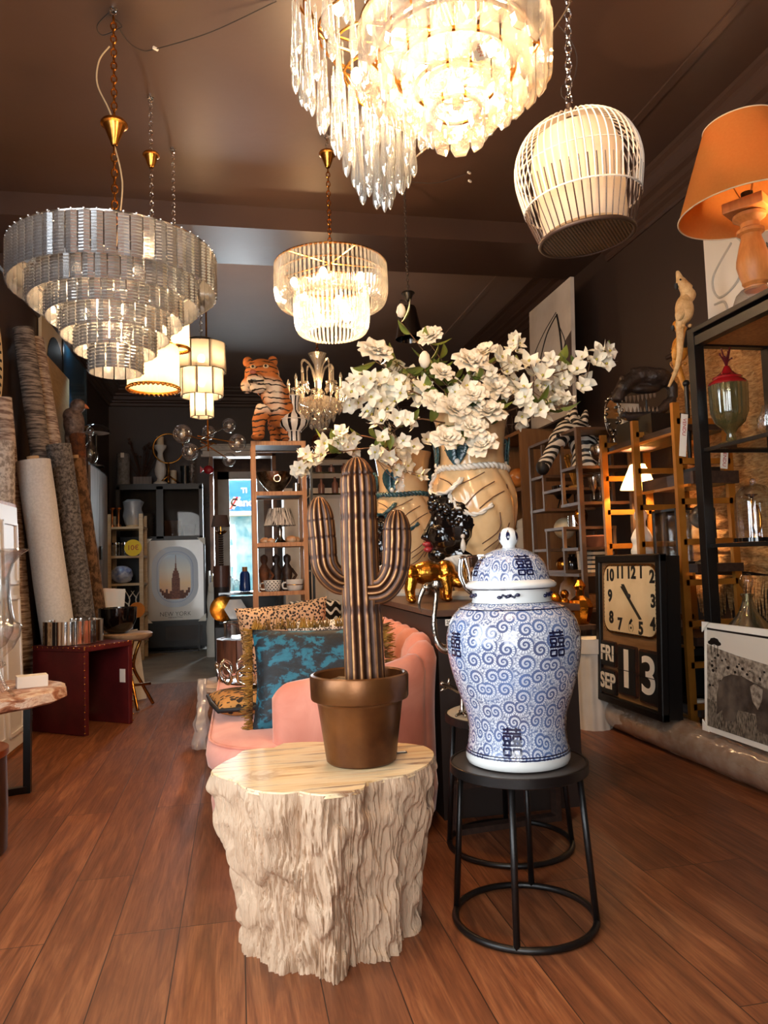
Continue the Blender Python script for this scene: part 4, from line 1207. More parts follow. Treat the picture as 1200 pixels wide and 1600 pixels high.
# ================================================================ sofa, cushions and what lies on it
def velvet(name, c1, c2):
    t = NT(name).set(Roughness=0.75, Sheen_Weight=0.6, Sheen_Roughness=0.35)
    t.b.inputs['Sheen Tint'].default_value = (1, 0.8, 0.72, 1)
    v = t.coord('Object')
    t.base(t.mix(t.ramp(t.noise(v, 4.5, 5, 0.6, 0.8), (0.35, 0.0), (0.65, 1.0)), c1, c2))
    t.bump(t.noise(v, 300, 2), 0.05, 0.002)
    return t.mat
M['velvet'] = velvet('pink_velvet', C(230, 152, 128), C(214, 130, 106))
M['velvet2'] = velvet('pink_velvet_seat', C(238, 172, 154), C(228, 154, 136))
t = thing('sofa', 'pink velvet sofa with a rounded channelled back', 'sofa', (0.38, 4.2, 0))
o = Vector((0.38, 4.2, 0))
def rrect(x0, x1, y0, y1, r, n=8):
    out = []
    for cx, cy_, a0 in ((x1 - r, y1 - r, 0), (x0 + r, y1 - r, PI / 2), (x0 + r, y0 + r, PI), (x1 - r, y0 + r, 1.5 * PI)):
        for i in range(n + 1):
            a = a0 + PI / 2 * i / n
            out.append((cx + r * math.cos(a), cy_ + r * math.sin(a)))
    return out
def puff(name, x0, x1, y0, y1, r, z0, z1, mat, e=0.05, piping=None):
    R = rrect(x0, x1, y0, y1, r); cx, cy_ = (x0 + x1) / 2, (y0 + y1) / 2
    b = MB(); vs = []; fs = []
    lev = [(1 - e * 1.2, z0), (1 - e * .3, z0 + .02), (1, lerp(z0, z1, .45)), (1 - e * .25, z1 - .03), (1 - e, z1 - .006), (0.8, z1 + .006), (0.4, z1 + .012), (0.001, z1 + .014)]
    n = len(R)
    for k, z in lev: vs += [(cx + (x - cx) * k - o.x, cy_ + (y - cy_) * k - o.y, z) for x, y in R]
    for j in range(len(lev) - 1): fs += [(j * n + i, j * n + (i + 1) % n, (j + 1) * n + (i + 1) % n, (j + 1) * n + i) for i in range(n)]
    fs.append(tuple(range(n - 1, -1, -1)))
    b.add(vs, fs)
    ob = b.build(name, mat, t, 1.5)
    if piping:
        MB().tube([(cx + (x - cx) * (1 - e * .8) - o.x, cy_ + (y - cy_) * (1 - e * .8) - o.y, z1 - .008) for x, y in R], 0.007, 6, closed=True).build('piping', piping, ob, 2)
    return ob
puff('base', -0.13, 0.86, 3.0, 5.38, 0.32, 0.05, 0.31, M['velvet2'], 0.06)
puff('seat_cushion', -0.15, 0.80, 3.02, 5.36, 0.30, 0.30, 0.43, M['velvet2'], 0.04, M['velvet'])
path = spl([(0.13, 3.16, 0.66), (0.34, 3.12, 0.695), (0.56, 3.12, 0.72), (0.73, 3.2, 0.76), (0.80, 3.38, 0.81), (0.81, 3.7, 0.825), (0.81, 4.2, 0.83), (0.81, 4.7, 0.825), (0.79, 5.05, 0.80), (0.70, 5.24, 0.76), (0.45, 5.31, 0.70), (0.12, 5.3, 0.66)], 14)
L = [0]
for i in range(1, len(path)): L.append(L[-1] + (path[i].to_2d() - path[i - 1].to_2d()).length)
T = L[-1]
def back_surface():
    b = MB(); n = 22; vs = []; fs = []
    for i, p in enumerate(path):
        a, c = path[max(0, i - 1)], path[min(len(path) - 1, i + 1)]
        d = (c - a).to_2d().normalized(); nrm = Vector((d.y, -d.x))       # outward
        end = min(1, min(L[i], T - L[i]) / 0.07)
        th = 0.075 * math.sqrt(max(0.02, 1 - (1 - end) ** 2))
        ch = abs(math.sin(PI * (L[i] - 0.62) / 0.19)) if 0.62 < L[i] < T - 0.62 else 1
        gro = 0.03 * (1 - ch ** 0.45)
        z1 = p.z - (0.05 * (1 - end) ** 2)
        for k in range(n):
            q = k / n
            # section: up the inner face, over the rounded top, down the outer face
            if q < 0.4: s_, z = -1, lerp(0.3, z1 - 0.09, q / 0.4)
            elif q < 0.65:
                aa = PI * (q - 0.4) / 0.25; s_, z = -math.cos(aa), z1 - 0.09 + 0.09 * math.sin(aa)
            else: s_, z = 1, lerp(z1 - 0.09, 0.05, (q - 0.65) / 0.35)
            up = max(0, (z - 0.42) / 0.4)
            off = s_ * (th - gro * (0.5 + up)) + (0.035 * up * up)
            zz_ = z - gro * (1.0 if 0.4 <= q < 0.65 else 0)
            vs.append((p.x + nrm.x * off - o.x, p.y + nrm.y * off - o.y, zz_))
    m = len(path)
    for i in range(m - 1): fs += [(i * n + k, i * n + (k + 1) % n, (i + 1) * n + (k + 1) % n, (i + 1) * n + k) for k in range(n)]
    fs += [tuple(range(n - 1, -1, -1)), tuple((m - 1) * n + k for k in range(n))]
    return b.add(vs, fs)
back_surface().build('back', M['velvet'], t, 1.3)
for x, y in ((0.0, 3.2), (0.7, 3.2), (0.0, 5.2), (0.7, 5.2)): MB().cyl((x - o.x, y - o.y, 0), 0.025, 0.055, 10).build('foot', M['black'], t)

def pillow(name, label, loc, w, h, d, rot, mat, parts=None, cat='cushion'):
    t = thing(name, label, cat, loc, rot=rot)
    b = MB()
    def f(side):
        def g(u, v):
            x, z = 2 * u - 1, 2 * v - 1
            k = (max(0.0, 1 - x ** 4) * max(0.0, 1 - z ** 4)) ** 0.5
            px = 1 - 0.08 * (1 - abs(z) ** 2) * abs(x) ** 3
            pz = 1 - 0.08 * (1 - abs(x) ** 2) * abs(z) ** 3
            return (x * w / 2 * px, side * d / 2 * k + 0.004 * noise.noise(Vector((x * 3, z * 3, side))), h / 2 + z * h / 2 * pz)
        return g
    b.grid(f(-1), 22, 22); b.grid(lambda u, v: f(1)(1 - u, v), 22, 22)
    b.build('cover', mat, t, 2)
    return t
def leopard(name, ground, g2, spot, sc):
    t = NT(name).set(Roughness=0.8)
    v = t.coord('Object')
    vo = t.n('ShaderNodeTexVoronoi', i_Scale=sc, i_Randomness=0.9); t.l(v, vo.inputs[0])
    d = t.math('ADD', vo.outputs['Distance'], t.math('MULTIPLY', t.math('SUBTRACT', t.noise(v, sc * 2.2, 2), 0.5), 0.5))
    sp = t.ramp(d, (0.40, 1.0), (0.48, 0.0))
    t.base(t.mix(sp, t.mix(t.noise(v, 5, 3), ground, g2), spot))
    return t.mat
M['leopard'] = leopard('leopard_print', C(226, 190, 150), C(204, 156, 112), C(44, 28, 22), 58)
p = onY(452, 1052, 4.95)
pillow('cushion', 'leopard print cushion standing at the far end of the sofa', (0.31, 4.92, 0.435), 0.60, 0.49, 0.16, (0.12, -0.09, 0.06), M['leopard'])
M['fleck'] = leopard('dotted_weave', C(236, 226, 208), C(226, 214, 194), C(70, 60, 52), 90)
pillow('cushion', 'small white dotted cushion between the leopard and teal cushions', (0.50, 4.45, 0.435), 0.42, 0.41, 0.13, (0.15, -0.05, 0.0), M['fleck'])
t_ = NT('teal_velvet').set(Roughness=0.6, Sheen_Weight=0.05)
v = t_.coord('Object', (1, 1, 1.6))
t_.base(t_.ramp(t_.noise(v, 11, 6, 0.65, 0.4), (0.44, C(8, 12, 15)), (0.52, C(12, 34, 44)), (0.56, C(18, 96, 116)), (0.75, C(36, 122, 140))))
t_.bump(t_.noise(v, 40, 4), 0.3, 0.01)
M['teal_velvet'] = t_.mat
tp = pillow('cushion', 'dark teal velvet cushion with a mustard fringe behind the near sofa arm', (0.355, 3.36, 0.425), 0.62, 0.46, 0.15, (-0.30, 0.0, -0.06), M['teal_velvet'])
b = MB()
for i in range(900):
    k = random.random() * 4; s_, f_ = int(k), k % 1
    w2, h2 = 0.31, 0.23
    c = [Vector((lerp(-w2, w2, f_), 0, -h2)), Vector((w2, 0, lerp(-h2, h2, f_))), Vector((lerp(w2, -w2, f_), 0, h2)), Vector((-w2, 0, lerp(h2, -h2, f_)))][s_]
    c.x *= 0.985; c.z *= 0.985
    n_ = Vector((0, 0, 0)); n_[0 if s_ % 2 else 2] = 1 if s_ in (1, 2) else -1
    e = c + n_ * random.uniform(0.025, 0.045) + Vector((random.uniform(-.015, .015), random.uniform(-.03, .03), random.uniform(-.015, .012)))
    c2 = Vector((0, 0, h2))
    b.tube([c + c2 + Vector((0, random.uniform(-.008, .008), 0)), (c + e) / 2 + c2, e + c2], [0.004, 0.003, 0.0015], 4)
M['fringe'] = pm('mustard_fringe', C(178, 128, 44), 0.8, col2=C(104, 70, 26), vs=18)
tag(b.build('fringe', M['fringe'], tp, 2), kind='stuff')
# flat cushion and the chrome ring tray on it
M['leopard2'] = leopard('leopard_satin', C(206, 156, 88), C(160, 104, 50), C(26, 16, 12), 30)
fp = pillow('cushion', 'flat black and leopard satin cushion lying under the chrome tray', (0.12, 4.02, 0.505), 0.46, 0.46, 0.10, (-PI / 2, 0, 0.15), M['leopard2'])
fp.location = (0.12, 3.62, 0.487)
MB().tube([(0.23 * x, 0, 0.23 + 0.23 * z) for x, z in ((-.97, -.97), (0, -1), (.97, -.97), (1, 0), (.97, .97), (0, 1), (-.97, .97), (-1, 0))], 0.012, 6, closed=True).build('black_edging', M['ink'], fp, 2)
tx, ty = 0.09, 4.02
t = thing('ring_tray', 'round chrome tray with a border of open hexagon rings on the sofa seat', 'tray', (tx, ty, 0.553))
MB().lathe([(0.001, 0), (0.17, 0), (0.19, 0.008), (0.19, 0.014), (0.17, 0.008), (0.001, 0.008)], 40).build('plate', M['chrome'], t, 1)
b = MB()
for k in range(10):
    a = 2 * PI * k / 10
    ctr_ = Vector((0.2 * math.cos(a), 0.2 * math.sin(a), 0.055))
    uu, ww = Vector((-math.sin(a), math.cos(a), 0)), Vector((math.cos(a) * .25, math.sin(a) * .25, 0.97))
    pts = [ctr_ + uu * (0.05 * math.cos(q * PI / 3 + PI / 6)) + ww * (0.05 * math.sin(q * PI / 3 + PI / 6)) for q in range(6)]
    fine = []
    for q in range(6): fine += [pts[q].lerp(pts[(q + 1) % 6], e) for e in (0.15, 0.5, 0.85)]
    b.tube(fine, 0.009, 7, closed=True)
b.build('hexagon_border', M['chrome'], t, 2)

# ---- dark wood drum, glass dish, stone slab, wrapped roll beyond the sofa
M['slab'] = pm('pale_stone', C(226, 208, 186), 0.5, col2=C(170, 140, 116), vs=9, bump=0.3, bs=30)
t = thing('slab_table', 'low round pale stone slab table behind the far end of the sofa', 'side table', (-0.02, 5.78, 0))
MB().lathe([(0.001, 0.25), (0.27, 0.25), (0.30, 0.262), (0.30, 0.295), (0.28, 0.305), (0.001, 0.305)], 40, rip=lambda a, i: 1 + 0.04 * math.sin(3 * a + 1) + 0.02 * math.sin(7 * a)).build('top', M['slab'], t, 0.6)
for a in (0.5, 2.6, 4.7): MB().tube([(0.12 * math.cos(a), 0.12 * math.sin(a), 0.26), (0.2 * math.cos(a), 0.2 * math.sin(a), 0.0)], 0.012, 8).build('leg', M['black'], t)
M['stave'] = pm('dark_staves', C(112, 72, 54), 0.42, col2=C(66, 38, 28), vs=5, stretch=(5, 5, 0.6), bump=0.15, bs=20)
t = thing('stave_drum', 'dark stave-built wooden drum stool standing on the stone slab', 'drum stool', (0.03, 5.80, 0.307))
n = 12
b = MB()
for k in range(n):
    a = 2 * PI * k / n; R = Matrix.Rotation(a, 3, 'Z')
    b.box(R @ Vector((0.185, 0, 0.155)), (0.03, 0.098, 0.31), M=R)
b.lathe([(0.001, 0.29), (0.18, 0.29), (0.18, 0.306), (0.001, 0.306)], 24)
b.build('staves', M['stave'], t, 0)
t = thing('glass_dish', 'clear glass dish with a thin silver rim on the dark wooden drum', 'dish', (0.05, 5.80, 0.622))
MB().lathe([(0.001, 0.004), (0.165, 0.004), (0.168, 0.11), (0.162, 0.11), (0.158, 0.012), (0.001, 0.012)], 40).build('bowl', M['glass'], t, 1)
MB().torus((0, 0, 0.112), 0.166, 0.006, 40, 6).build('rim', M['chrome'], t, 2)
M['wrap'] = glassy('plastic_wrap', (0.92, 0.93, 0.96, 1), 0.12, 0.35, 0.2, (0.9, 0.9, 0.93, 1), bump=1.0, bs=26)
a, c = onZ(319, 1168, 0.03), onY(340, 1085, 4.95)
t = thing('wrapped_roll', 'roll wrapped in clear plastic leaning on the far end of the sofa seat', 'wrapped roll', (a.x, a.y, 0))
b = MB(); b.grid(lambda u, v: (lambda r, a_: (r * math.cos(a_), 0.32 * v + r * math.sin(a_), 0.03 + 0.38 * v))((0.05 - 0.022 * v) * (1 + 0.5 * noise.noise(Vector((math.cos(2 * PI * u) * 1.6, math.sin(2 * PI * u) * 1.6, v * 7)))), 2 * PI * u), 26, 30, cu=True)
b.build('wrapping', M['wrap'], t, 0.4)
t.location.x -= 0.02
# ================================================================ head-shaped vases and their flowers
M['ceram'] = pm('cream_ceramic', C(232, 196, 146), 0.16, col2=C(214, 168, 116), vs=4, coat=0.5)
M['ceramwhite'] = pm('white_ceramic', C(232, 222, 206), 0.16, coat=0.4)
M['blackglaze'] = pm('black_glaze', C(14, 9, 8), 0.1, coat=0.7, bump=0.15, bs=18)
M['tealglaze'] = pm('teal_glaze', C(58, 96, 98), 0.15, col2=C(34, 58, 66), vs=14, coat=0.4)
M['groove'] = pm('incised_brown', C(96, 60, 36), 0.5)
M['lip'] = pm('red_glaze', C(176, 52, 56), 0.15, coat=0.5)
def head_vase(label, X, Y, sc, ropem):
    rz = -(YAW + math.atan((pjx(X, Y) - 600) / F))
    t = thing('head_vase', label, 'vase', (X, Y, CZ + 0.001), rz)
    k = 0.00377 * sc
    lx = lambda x: (x - 740) * k
    y0 = 940
    lz = lambda y: (y0 - y) * 0.00377 * sc
    # crown (the flower holder)
    MB().lathe([(0.001, lz(745)), (51 * k, lz(745)), (50 * k, lz(720)), (51 * k, lz(695)), (55 * k, lz(668)), (60 * k, lz(655)), (56 * k, lz(655)), (46 * k, lz(700)), (0.001, lz(735))], 48).build('crown', M['ceram'], t, 1)
    # wrapped turban and neck
    b = MB()
    prof = spl([(30 * k, 0, 0), (34 * k, 0, lz(925)), (40 * k, 0, lz(900)), (46 * k, 0, lz(880)), (57 * k, 0, lz(850)), (65 * k, 0, lz(815)), (66 * k, 0, lz(785)), (60 * k, 0, lz(760)), (53 * k, 0, lz(742))], 8)
    def surf(u, v):
        i = v * (len(prof) - 1); p = prof[int(i)].lerp(prof[min(len(prof) - 1, int(i) + 1)], i % 1)
        a = 2 * PI * u
        fold = 0
        if p.z > lz(860):
            ph = a * 2.0 + (p.z / (0.0026 * sc)) * 0.02
            fold = 0.020 * sc * (abs(math.sin(a * 4.5 + p.z * 9 / sc)) ** 0.4 - 0.7)
        else: fold = 0.006 * sc * math.sin(a * 9)
        r = p.x + fold
        return (r * math.cos(a), r * math.sin(a) * 0.9, p.z)
    b.grid(surf, 110, 64, cu=True)
    b.build('turban', M['ceram'], t, 1.5)
    # twisted rope bands
    def rope(pts, r, mat, closed=False):
        P = spl(pts, 5)
        b = MB()
        for ph in (0, PI):
            Q = []
            for i, p in enumerate(P):
                d = (P[min(i + 1, len(P) - 1)] - P[max(0, i - 1)]).normalized()
                u = d.orthogonal().normalized(); v = d.cross(u)
                a = i * 1.15 + ph
                Q.append(p + (u * math.cos(a) + v * math.sin(a)) * r * 0.55)
            b.tube(Q, r * 0.62, 6)
        return b.build('rope', mat, t, 2)
    rope([(54 * k * math.cos(a * PI / 12), 54 * k * math.sin(a * PI / 12) * 0.97, lz(741) + 0.004 * math.sin(a)) for a in range(25)], 5.0 * k, ropem)
    fr = lambda x, y, d=1.0: (lx(x), -math.sqrt(max(0.0, (67 * k * d) ** 2 - lx(x) ** 2)) * 0.92, lz(y))
    rope([fr(683, 748), fr(674, 768), fr(680, 778), (lx(706), -62 * k, lz(778)), fr(724, 760), fr(706, 776), fr(708, 792), fr(722, 808), fr(745, 814), fr(768, 800)], 3.6 * k, ropem)
    b = MB()
    for L3 in ([(728, 800), (748, 780), (772, 766)], [(748, 806), (768, 790), (786, 780)], [(716, 770), (738, 762), (758, 752)], [(790, 770), (797, 800), (786, 840), (752, 868)], [(778, 812), (776, 838), (750, 858)], [(800, 790), (799, 826), (776, 866)], [(690, 756), (704, 764), (712, 774)], [(740, 884), (764, 872), (780, 850)]):
        b.tube(spl([fr(x, y, 1.0) if abs(x - 740) < 56 else (lx(x), -12 * k, lz(y)) for x, y in L3], 5), 0.9 * k, 5)
    b.build('incised_lines', M['groove'], t, 2)
    # dark glazed face looking left
    b = MB()
    E = lambda x, y, dep, r, s=(1, 1, 1): b.ball((lx(x), dep * k, lz(y)), r * k, 14, s)
    E(716, 822, -26, 42, (0.92, 0.9, 1.2)); E(708, 802, -24, 36, (1, 0.95, 0.9)); E(700, 846, -27, 32, (1.0, 0.9, 0.95)); E(684, 872, -27, 16, (1.1, 1.1, 0.8)); E(716, 872, -26, 24, (1.3, 0.9, 0.8))
    b.tube([(lx(682), -28 * k, lz(812)), (lx(671), -28 * k, lz(834)), (lx(664), -28 * k, lz(843)), (lx(676), -28 * k, lz(849))], [7 * k, 7 * k, 8.5 * k, 8 * k], 10)
    E(684, 806, -34, 8, (1.6, 1, 0.7)); E(684, 806, -18, 8, (1.6, 1, 0.7))          # brow
    E(690, 838, -46, 12, (1, 0.8, 0.9)); E(728, 842, -56, 7, (0.8, 1, 1.3))         # cheek, ear
    b.build('face', M['blackglaze'], t, 2, remesh=0.0075 * sc, sm=3)
    b = MB()
    b.ball((lx(667), -29 * k, lz(855)), 8 * k, 10, (1.0, 1.25, 0.55)); b.ball((lx(668), -29 * k, lz(863)), 8 * k, 10, (0.95, 1.15, 0.6))
    b.build('lips', M['lip'], t, 2)
    b = MB()
    b.ball((lx(685), -41 * k, lz(817)), 6 * k, 10, (0.8, 0.5, 0.6)); b.ball((lx(681), -24 * k, lz(817)), 6 * k, 10, (0.7, 0.5, 0.6))
    b.build('eyes', M['ceramwhite'], t, 2)
    b = MB()
    rr = random.Random(5)
    for i in range(46):
        u = i / 45
        x, y = lerp(676, 735, u), 790 + 14 * math.sin(u * 3) + rr.uniform(-8, 10) + 22 * u
        b.ball((lx(x), -(40 + 22 * math.sin(PI * min(1, u * 0.8 + 0.1)) + rr.uniform(-4, 3)) * k, lz(y)), rr.uniform(4.5, 7) * k, 7)
    b.build('hair_curls', M['blackglaze'], t, 2)
    b = MB()
    b.ball((lx(722), -64 * k, lz(846)), 3.6 * k, 8); b.lathe([(0.0005, lz(870)), (4.6 * k, lz(864)), (3.6 * k, lz(856)), (1.2 * k, lz(849))], 10, (lx(722), -64 * k, 0))
    b.build('earring', M['ceramwhite'], t, 2)
    # ribbed shell at the collar
    b = MB()
    def shell(u, v):
        a = lerp(2.95, 0.35, u); r = (6 + 34 * v) * k * (1 - 0.15 * u)
        rid = 0.006 * sc * abs(math.sin(u * PI * 9))
        return (lx(722) + r * math.cos(a) * 1.05 , -(52 + 14 * math.sin(PI * u)) * k - rid * v * 1.6, lz(899) + r * math.sin(a) * 0.62 + 0.012 * v)
    b.grid(shell, 72, 8)
    o = b.build('collar_shell', M['ceramwhite'], t, 2)
    md = o.modifiers.new('thickness', 'SOLIDIFY'); md.thickness = 0.012 * sc
    MB().lathe([(0.001, 0), (44 * k, 0), (46 * k, 0.02 * sc), (38 * k, 0.045 * sc), (0.001, 0.05 * sc)], 32).build('base', M['ceramwhite'], t, 1)
    # ridged teal palmettes standing on the rope
    for ang in (-PI / 2 - 0.42, -PI + 0.05, 0.25, PI / 2):
        o = None
        for sgn in (-1, 1):
            b = MB()
            def pal(u, v):
                w_ = math.sin(PI * min(1, v * 0.94 + 0.03)) ** 0.6 * 23 * (0.55 + 0.45 * v)
                s_ = sgn * u * w_ * k
                rid = 0.0035 * sc * abs(math.sin((v * 7 + u * 2.2) * PI))
                r = 52.5 * k + 0.006 * sc + rid + 0.02 * sc * u * (1 - u) + 0.03 * sc * v * v * 0.4
                a = ang + s_ / (53 * k)
                return (r * math.cos(a), r * math.sin(a), lz(737) + (v * 46 - 9 * (1 - u) * v) * k + 0)
            b.grid(pal, 10, 44)
            ob = b.build('leaf_lobe', M['tealglaze'], t, 2)
            md = ob.modifiers.new('thickness', 'SOLIDIFY'); md.thickness = 0.008 * sc
        MB().ball(((54.5 * k) * math.cos(ang), 54.5 * k * math.sin(ang), lz(733)), 5 * k, 10).build('bead', M['ceramwhite'], t, 2)
    return t
def pjx(X, Y):
    v = Vector((X, Y, 1.6)) - CAM
    return 600 + F * v.dot(RT) / v.dot(FW)
V1, V2 = (1.365, 4.15), (1.125, 4.95)
head_vase('front cream head-shaped vase with a black glazed face and knotted turban', V1[0], V1[1], 1.0, M['ceramwhite'])
head_vase('smaller head-shaped vase with dark green rope standing further back behind the cactus arm', V2[0], V2[1], 0.9, M['tealglaze'])

# ---- flowers
def petal_mat(name, c1, c2):
    t = NT(name).set(Roughness=0.55)
    t.b.inputs['Subsurface Weight'].default_value = 0.0
    t.base(t.mix(t.noise(t.coord('Object'), 12, 3), c1, c2))
    return t.mat
M['petal'] = petal_mat('white_petal', C(246, 240, 222), C(238, 228, 202))
M['rosepetal'] = petal_mat('cream_rose_petal', C(248, 240, 222), C(240, 222, 190))
M['anther'] = pm('green_yellow_centre', C(184, 172, 72), 0.6)
M['leaf'] = pm('green_leaf', C(82, 104, 44), 0.4, col2=C(134, 142, 62), vs=7)
M['twig'] = pm('brown_twig', C(104, 72, 46), 0.7)
def blossom(np_, cup):
    b = MB()
    for i in range(np_):
        R = Matrix.Rotation(2 * PI * i / np_, 3, 'Z')
        def f(u, v):
            w_ = math.sin(PI * (0.06 + 0.94 * v) ** 0.8) * 0.021 + 0.002
            x = (2 * u - 1) * w_
            return R @ Vector((x, 0.006 + v * 0.05, cup * v * v * 0.05 + 0.25 * abs(x) - 0.012 * math.sin(v * 3 + i)))
        b.grid(f, 4, 6)
    b.m = 1
    b.ball((0, 0, 0.004), 0.008, 8)
    return b.mesh('blossom', [M['petal'], M['anther']], 2)
BL = [blossom(5, 0.4), blossom(4, 0.7), blossom(6, 0.2)]
def rose(seed):
    rr = random.Random(seed); b = MB()
    for ring, (n, r0, tilt, ln) in enumerate(((3, 0.003, 1.45, 0.036), (4, 0.009, 1.3, 0.042), (5, 0.017, 1.08, 0.046), (6, 0.026, 0.78, 0.048), (6, 0.031, 0.35, 0.050))):
        for i in range(n):
            R = Matrix.Rotation(2 * PI * (i + 0.5 * ring) / n + rr.uniform(-.2, .2), 3, 'Z')
            tl = tilt + rr.uniform(-.12, .12)
            def f(u, v):
                x = (2 * u - 1)
                w_ = (0.35 + 0.65 * math.sin(PI * (0.12 + 0.66 * v))) * ln * 0.62
                out = r0 * (0.4 + 0.6 * v) + ln * v * math.cos(tl) + 0.008 * v ** 4 * 1.2 - 0.012 * x * x * (1 if tilt > .7 else .4)
                up = ln * v * math.sin(tl) - 0.010 * max(0, v - .75) * 4 * (x * x + .3) + 0.003 * math.sin(5 * x + i)
                return R @ Vector((x * w_, out, up))
            b.grid(f, 6, 6)
    return b.mesh('bloom', [M['rosepetal']], 2)
RO = [rose(1), rose(2), rose(3)]
def bud():
    b = MB(); b.lathe([(0.0005, 0), (0.012, 0.006), (0.018, 0.022), (0.014, 0.04), (0.006, 0.05), (0.0005, 0.052)], 12)
    return b.mesh('bloom', [M['rosepetal']], 2)
BUD = bud()
def leafm(b, p, d, L, rr):
    d = d.normalized(); s_ = d.cross(Vector((0, 0, 1))).normalized() if abs(d.z) < 0.95 else Vector((1, 0, 0))
    s_ = (s_ + Vector((rr.uniform(-.4, .4), rr.uniform(-.4, .4), rr.uniform(-.6, .6)))).normalized()
    n = d.cross(s_)
    def f(u, v):
        x = 2 * u - 1; w_ = math.sin(PI * (v * 0.96 + 0.02) ** 0.85) * L * 0.27
        return p + d * (L * v) + s_ * (x * w_) + n * (abs(x) * w_ * 0.35 - 0.25 * L * v * v)
    b.grid(f, 4, 6)
def orient(n, spin):
    q = Vector((0, 0, 1)).rotation_difference(n.normalized())
    return (q @ Matrix.Rotation(spin, 3, 'Z').to_quaternion()).to_euler()
def flower_branch(label, vase, path, blossoms, nleaf, seed, name='blossom_branch', size=1.0, kind='dog', group=None):
    rr = random.Random(seed)
    m = Vector((vase[0], vase[1], 0)); m.z = onY(pjx(*vase), 664 if vase is V1 else 706, vase[1]).z
    t = thing(name, label, 'flowering branch' if kind == 'dog' else 'rose stem', m)
    P = [Vector((0, 0, -0.22)), Vector((rr.uniform(-.02, .02), rr.uniform(-.02, .02), -0.02))] + [onY(*p) - m for p in path]
    S = spl(P, 7)
    b = MB(); b.tube(S, [lerp(0.007, 0.0025, i / (len(S) - 1)) for i in range(len(S))], 6)
    heads = []
    n0 = len(S) // 3
    for i, (x, y, Y) in enumerate(blossoms):
        q = onY(x, y, Y) - m
        near = min(S[n0:], key=lambda p: (p - q).length)
        if (near - q).length > 0.015: b.tube(spl([near, (near + q) / 2 + Vector((0, 0, -.012)), q], 3), 0.0022, 5)
        heads.append((q, near))
    b.build('stem', M['twig'], t, 2)
    for q, near in heads:
        out = (q - near); out = out.normalized() if out.length > 0.02 else Vector((rr.uniform(-1, 1), -0.6, rr.uniform(-.3, 1)))
        n = (Vector((-0.25, -0.95, 0.25)) * 0.9 + out * 0.8 + Vector((rr.uniform(-.5, .5), rr.uniform(-.3, .3), rr.uniform(-.4, .5))))
        me = BL[rr.randrange(3)] if kind == 'dog' else (BUD if kind == 'bud' else RO[rr.randrange(3)])
        o = bpy.data.objects.new('blossom' if kind == 'dog' else 'bloom', me); COL.objects.link(o); o.parent = t
        o.location = q; o.rotation_euler = orient(n if kind != 'bud' else out + Vector((0, 0, 1.2)), rr.uniform(0, 6)); o.scale = (size * rr.uniform(0.85, 1.12),) * 3
    if nleaf:
        b = MB()
        for i in range(nleaf):
            p = S[rr.randrange(n0, len(S))]
            leafm(b, p, Vector((rr.uniform(-1, 1), rr.uniform(-1, .4), rr.uniform(-.5, .8))), rr.uniform(0.07, 0.14), rr)
        b.build('leaves', M['leaf'], t, 2)
    return t
def scatter(pts, n, spread, Y, seed, dY=0.12):
    rr = random.Random(seed); out = []
    for i in range(n):
        x, y = pts[i % len(pts)]
        out.append((x + rr.uniform(-spread, spread), y + rr.uniform(-spread, spread), Y + rr.uniform(-dY, dY)))
    return out
FB = flower_branch
FB('white blossom branch reaching far right in front of the dark wall', V1, [(800, 620, 4.1), (850, 590, 4.05), (900, 572, 4.0), (945, 552, 4.0)], scatter([(950, 558), (938, 548), (930, 562), (945, 572), (915, 555), (920, 590), (900, 575), (958, 548), (912, 605)], 12, 5, 4.0, 11), 5, 1)
FB('white blossom branch in front of the grey abstract canvas', V1, [(790, 630, 4.1), (830, 600, 4.05), (860, 570, 4.05), (885, 560, 4.05)], scatter([(832, 565), (850, 585), (857, 568), (872, 578), (886, 592), (870, 608), (845, 600), (860, 622), (880, 615), (840, 578)], 18, 7, 4.05, 12), 6, 2)
FB('white blossom branch drooping right towards the zebra head', V1, [(800, 640, 4.1), (830, 630, 4.0), (860, 632, 3.98), (885, 640, 3.98)], scatter([(805, 610), (815, 625), (830, 640), (850, 640), (868, 634), (885, 628), (820, 655), (800, 590), (812, 600)], 16, 7, 4.02, 13), 6, 3)
FB('slim upright blossom twig left of the grey canvas', V1, [(790, 620, 4.15), (806, 580, 4.15), (800, 552, 4.15), (806, 530, 4.15)], [(802, 532, 4.13), (812, 536, 4.15), (798, 545, 4.14), (808, 548, 4.15), (806, 526, 4.15)], 1, 4, size=0.8)
FB('white blossom branch spreading left at the height of the crystal chandelier', V1, [(700, 640, 4.1), (640, 610, 4.1), (590, 598, 4.1), (550, 608, 4.1)], scatter([(552, 630), (562, 602), (578, 590), (592, 605), (605, 592), (545, 612), (572, 615), (560, 590), (585, 622), (600, 620)], 20, 7, 4.1, 14), 6, 5)
FB('white blossom branch left of the upright rose stem', V1, [(700, 630, 4.15), (660, 600, 4.15), (630, 575, 4.15), (610, 560, 4.15)], scatter([(612, 578), (625, 585), (640, 600), (622, 606), (660, 605), (645, 585), (632, 620), (655, 622), (608, 600)], 18, 8, 4.12, 15), 8, 6)
FB('blossom branch filling the middle between the cream roses', V1, [(730, 630, 4.05), (720, 600, 4.05), (705, 590, 4.0)], scatter([(780, 560), (790, 575), (770, 580), (800, 570), (785, 600), (745, 590), (725, 600), (712, 610), (790, 620)], 16, 7, 4.05, 16), 9, 7)
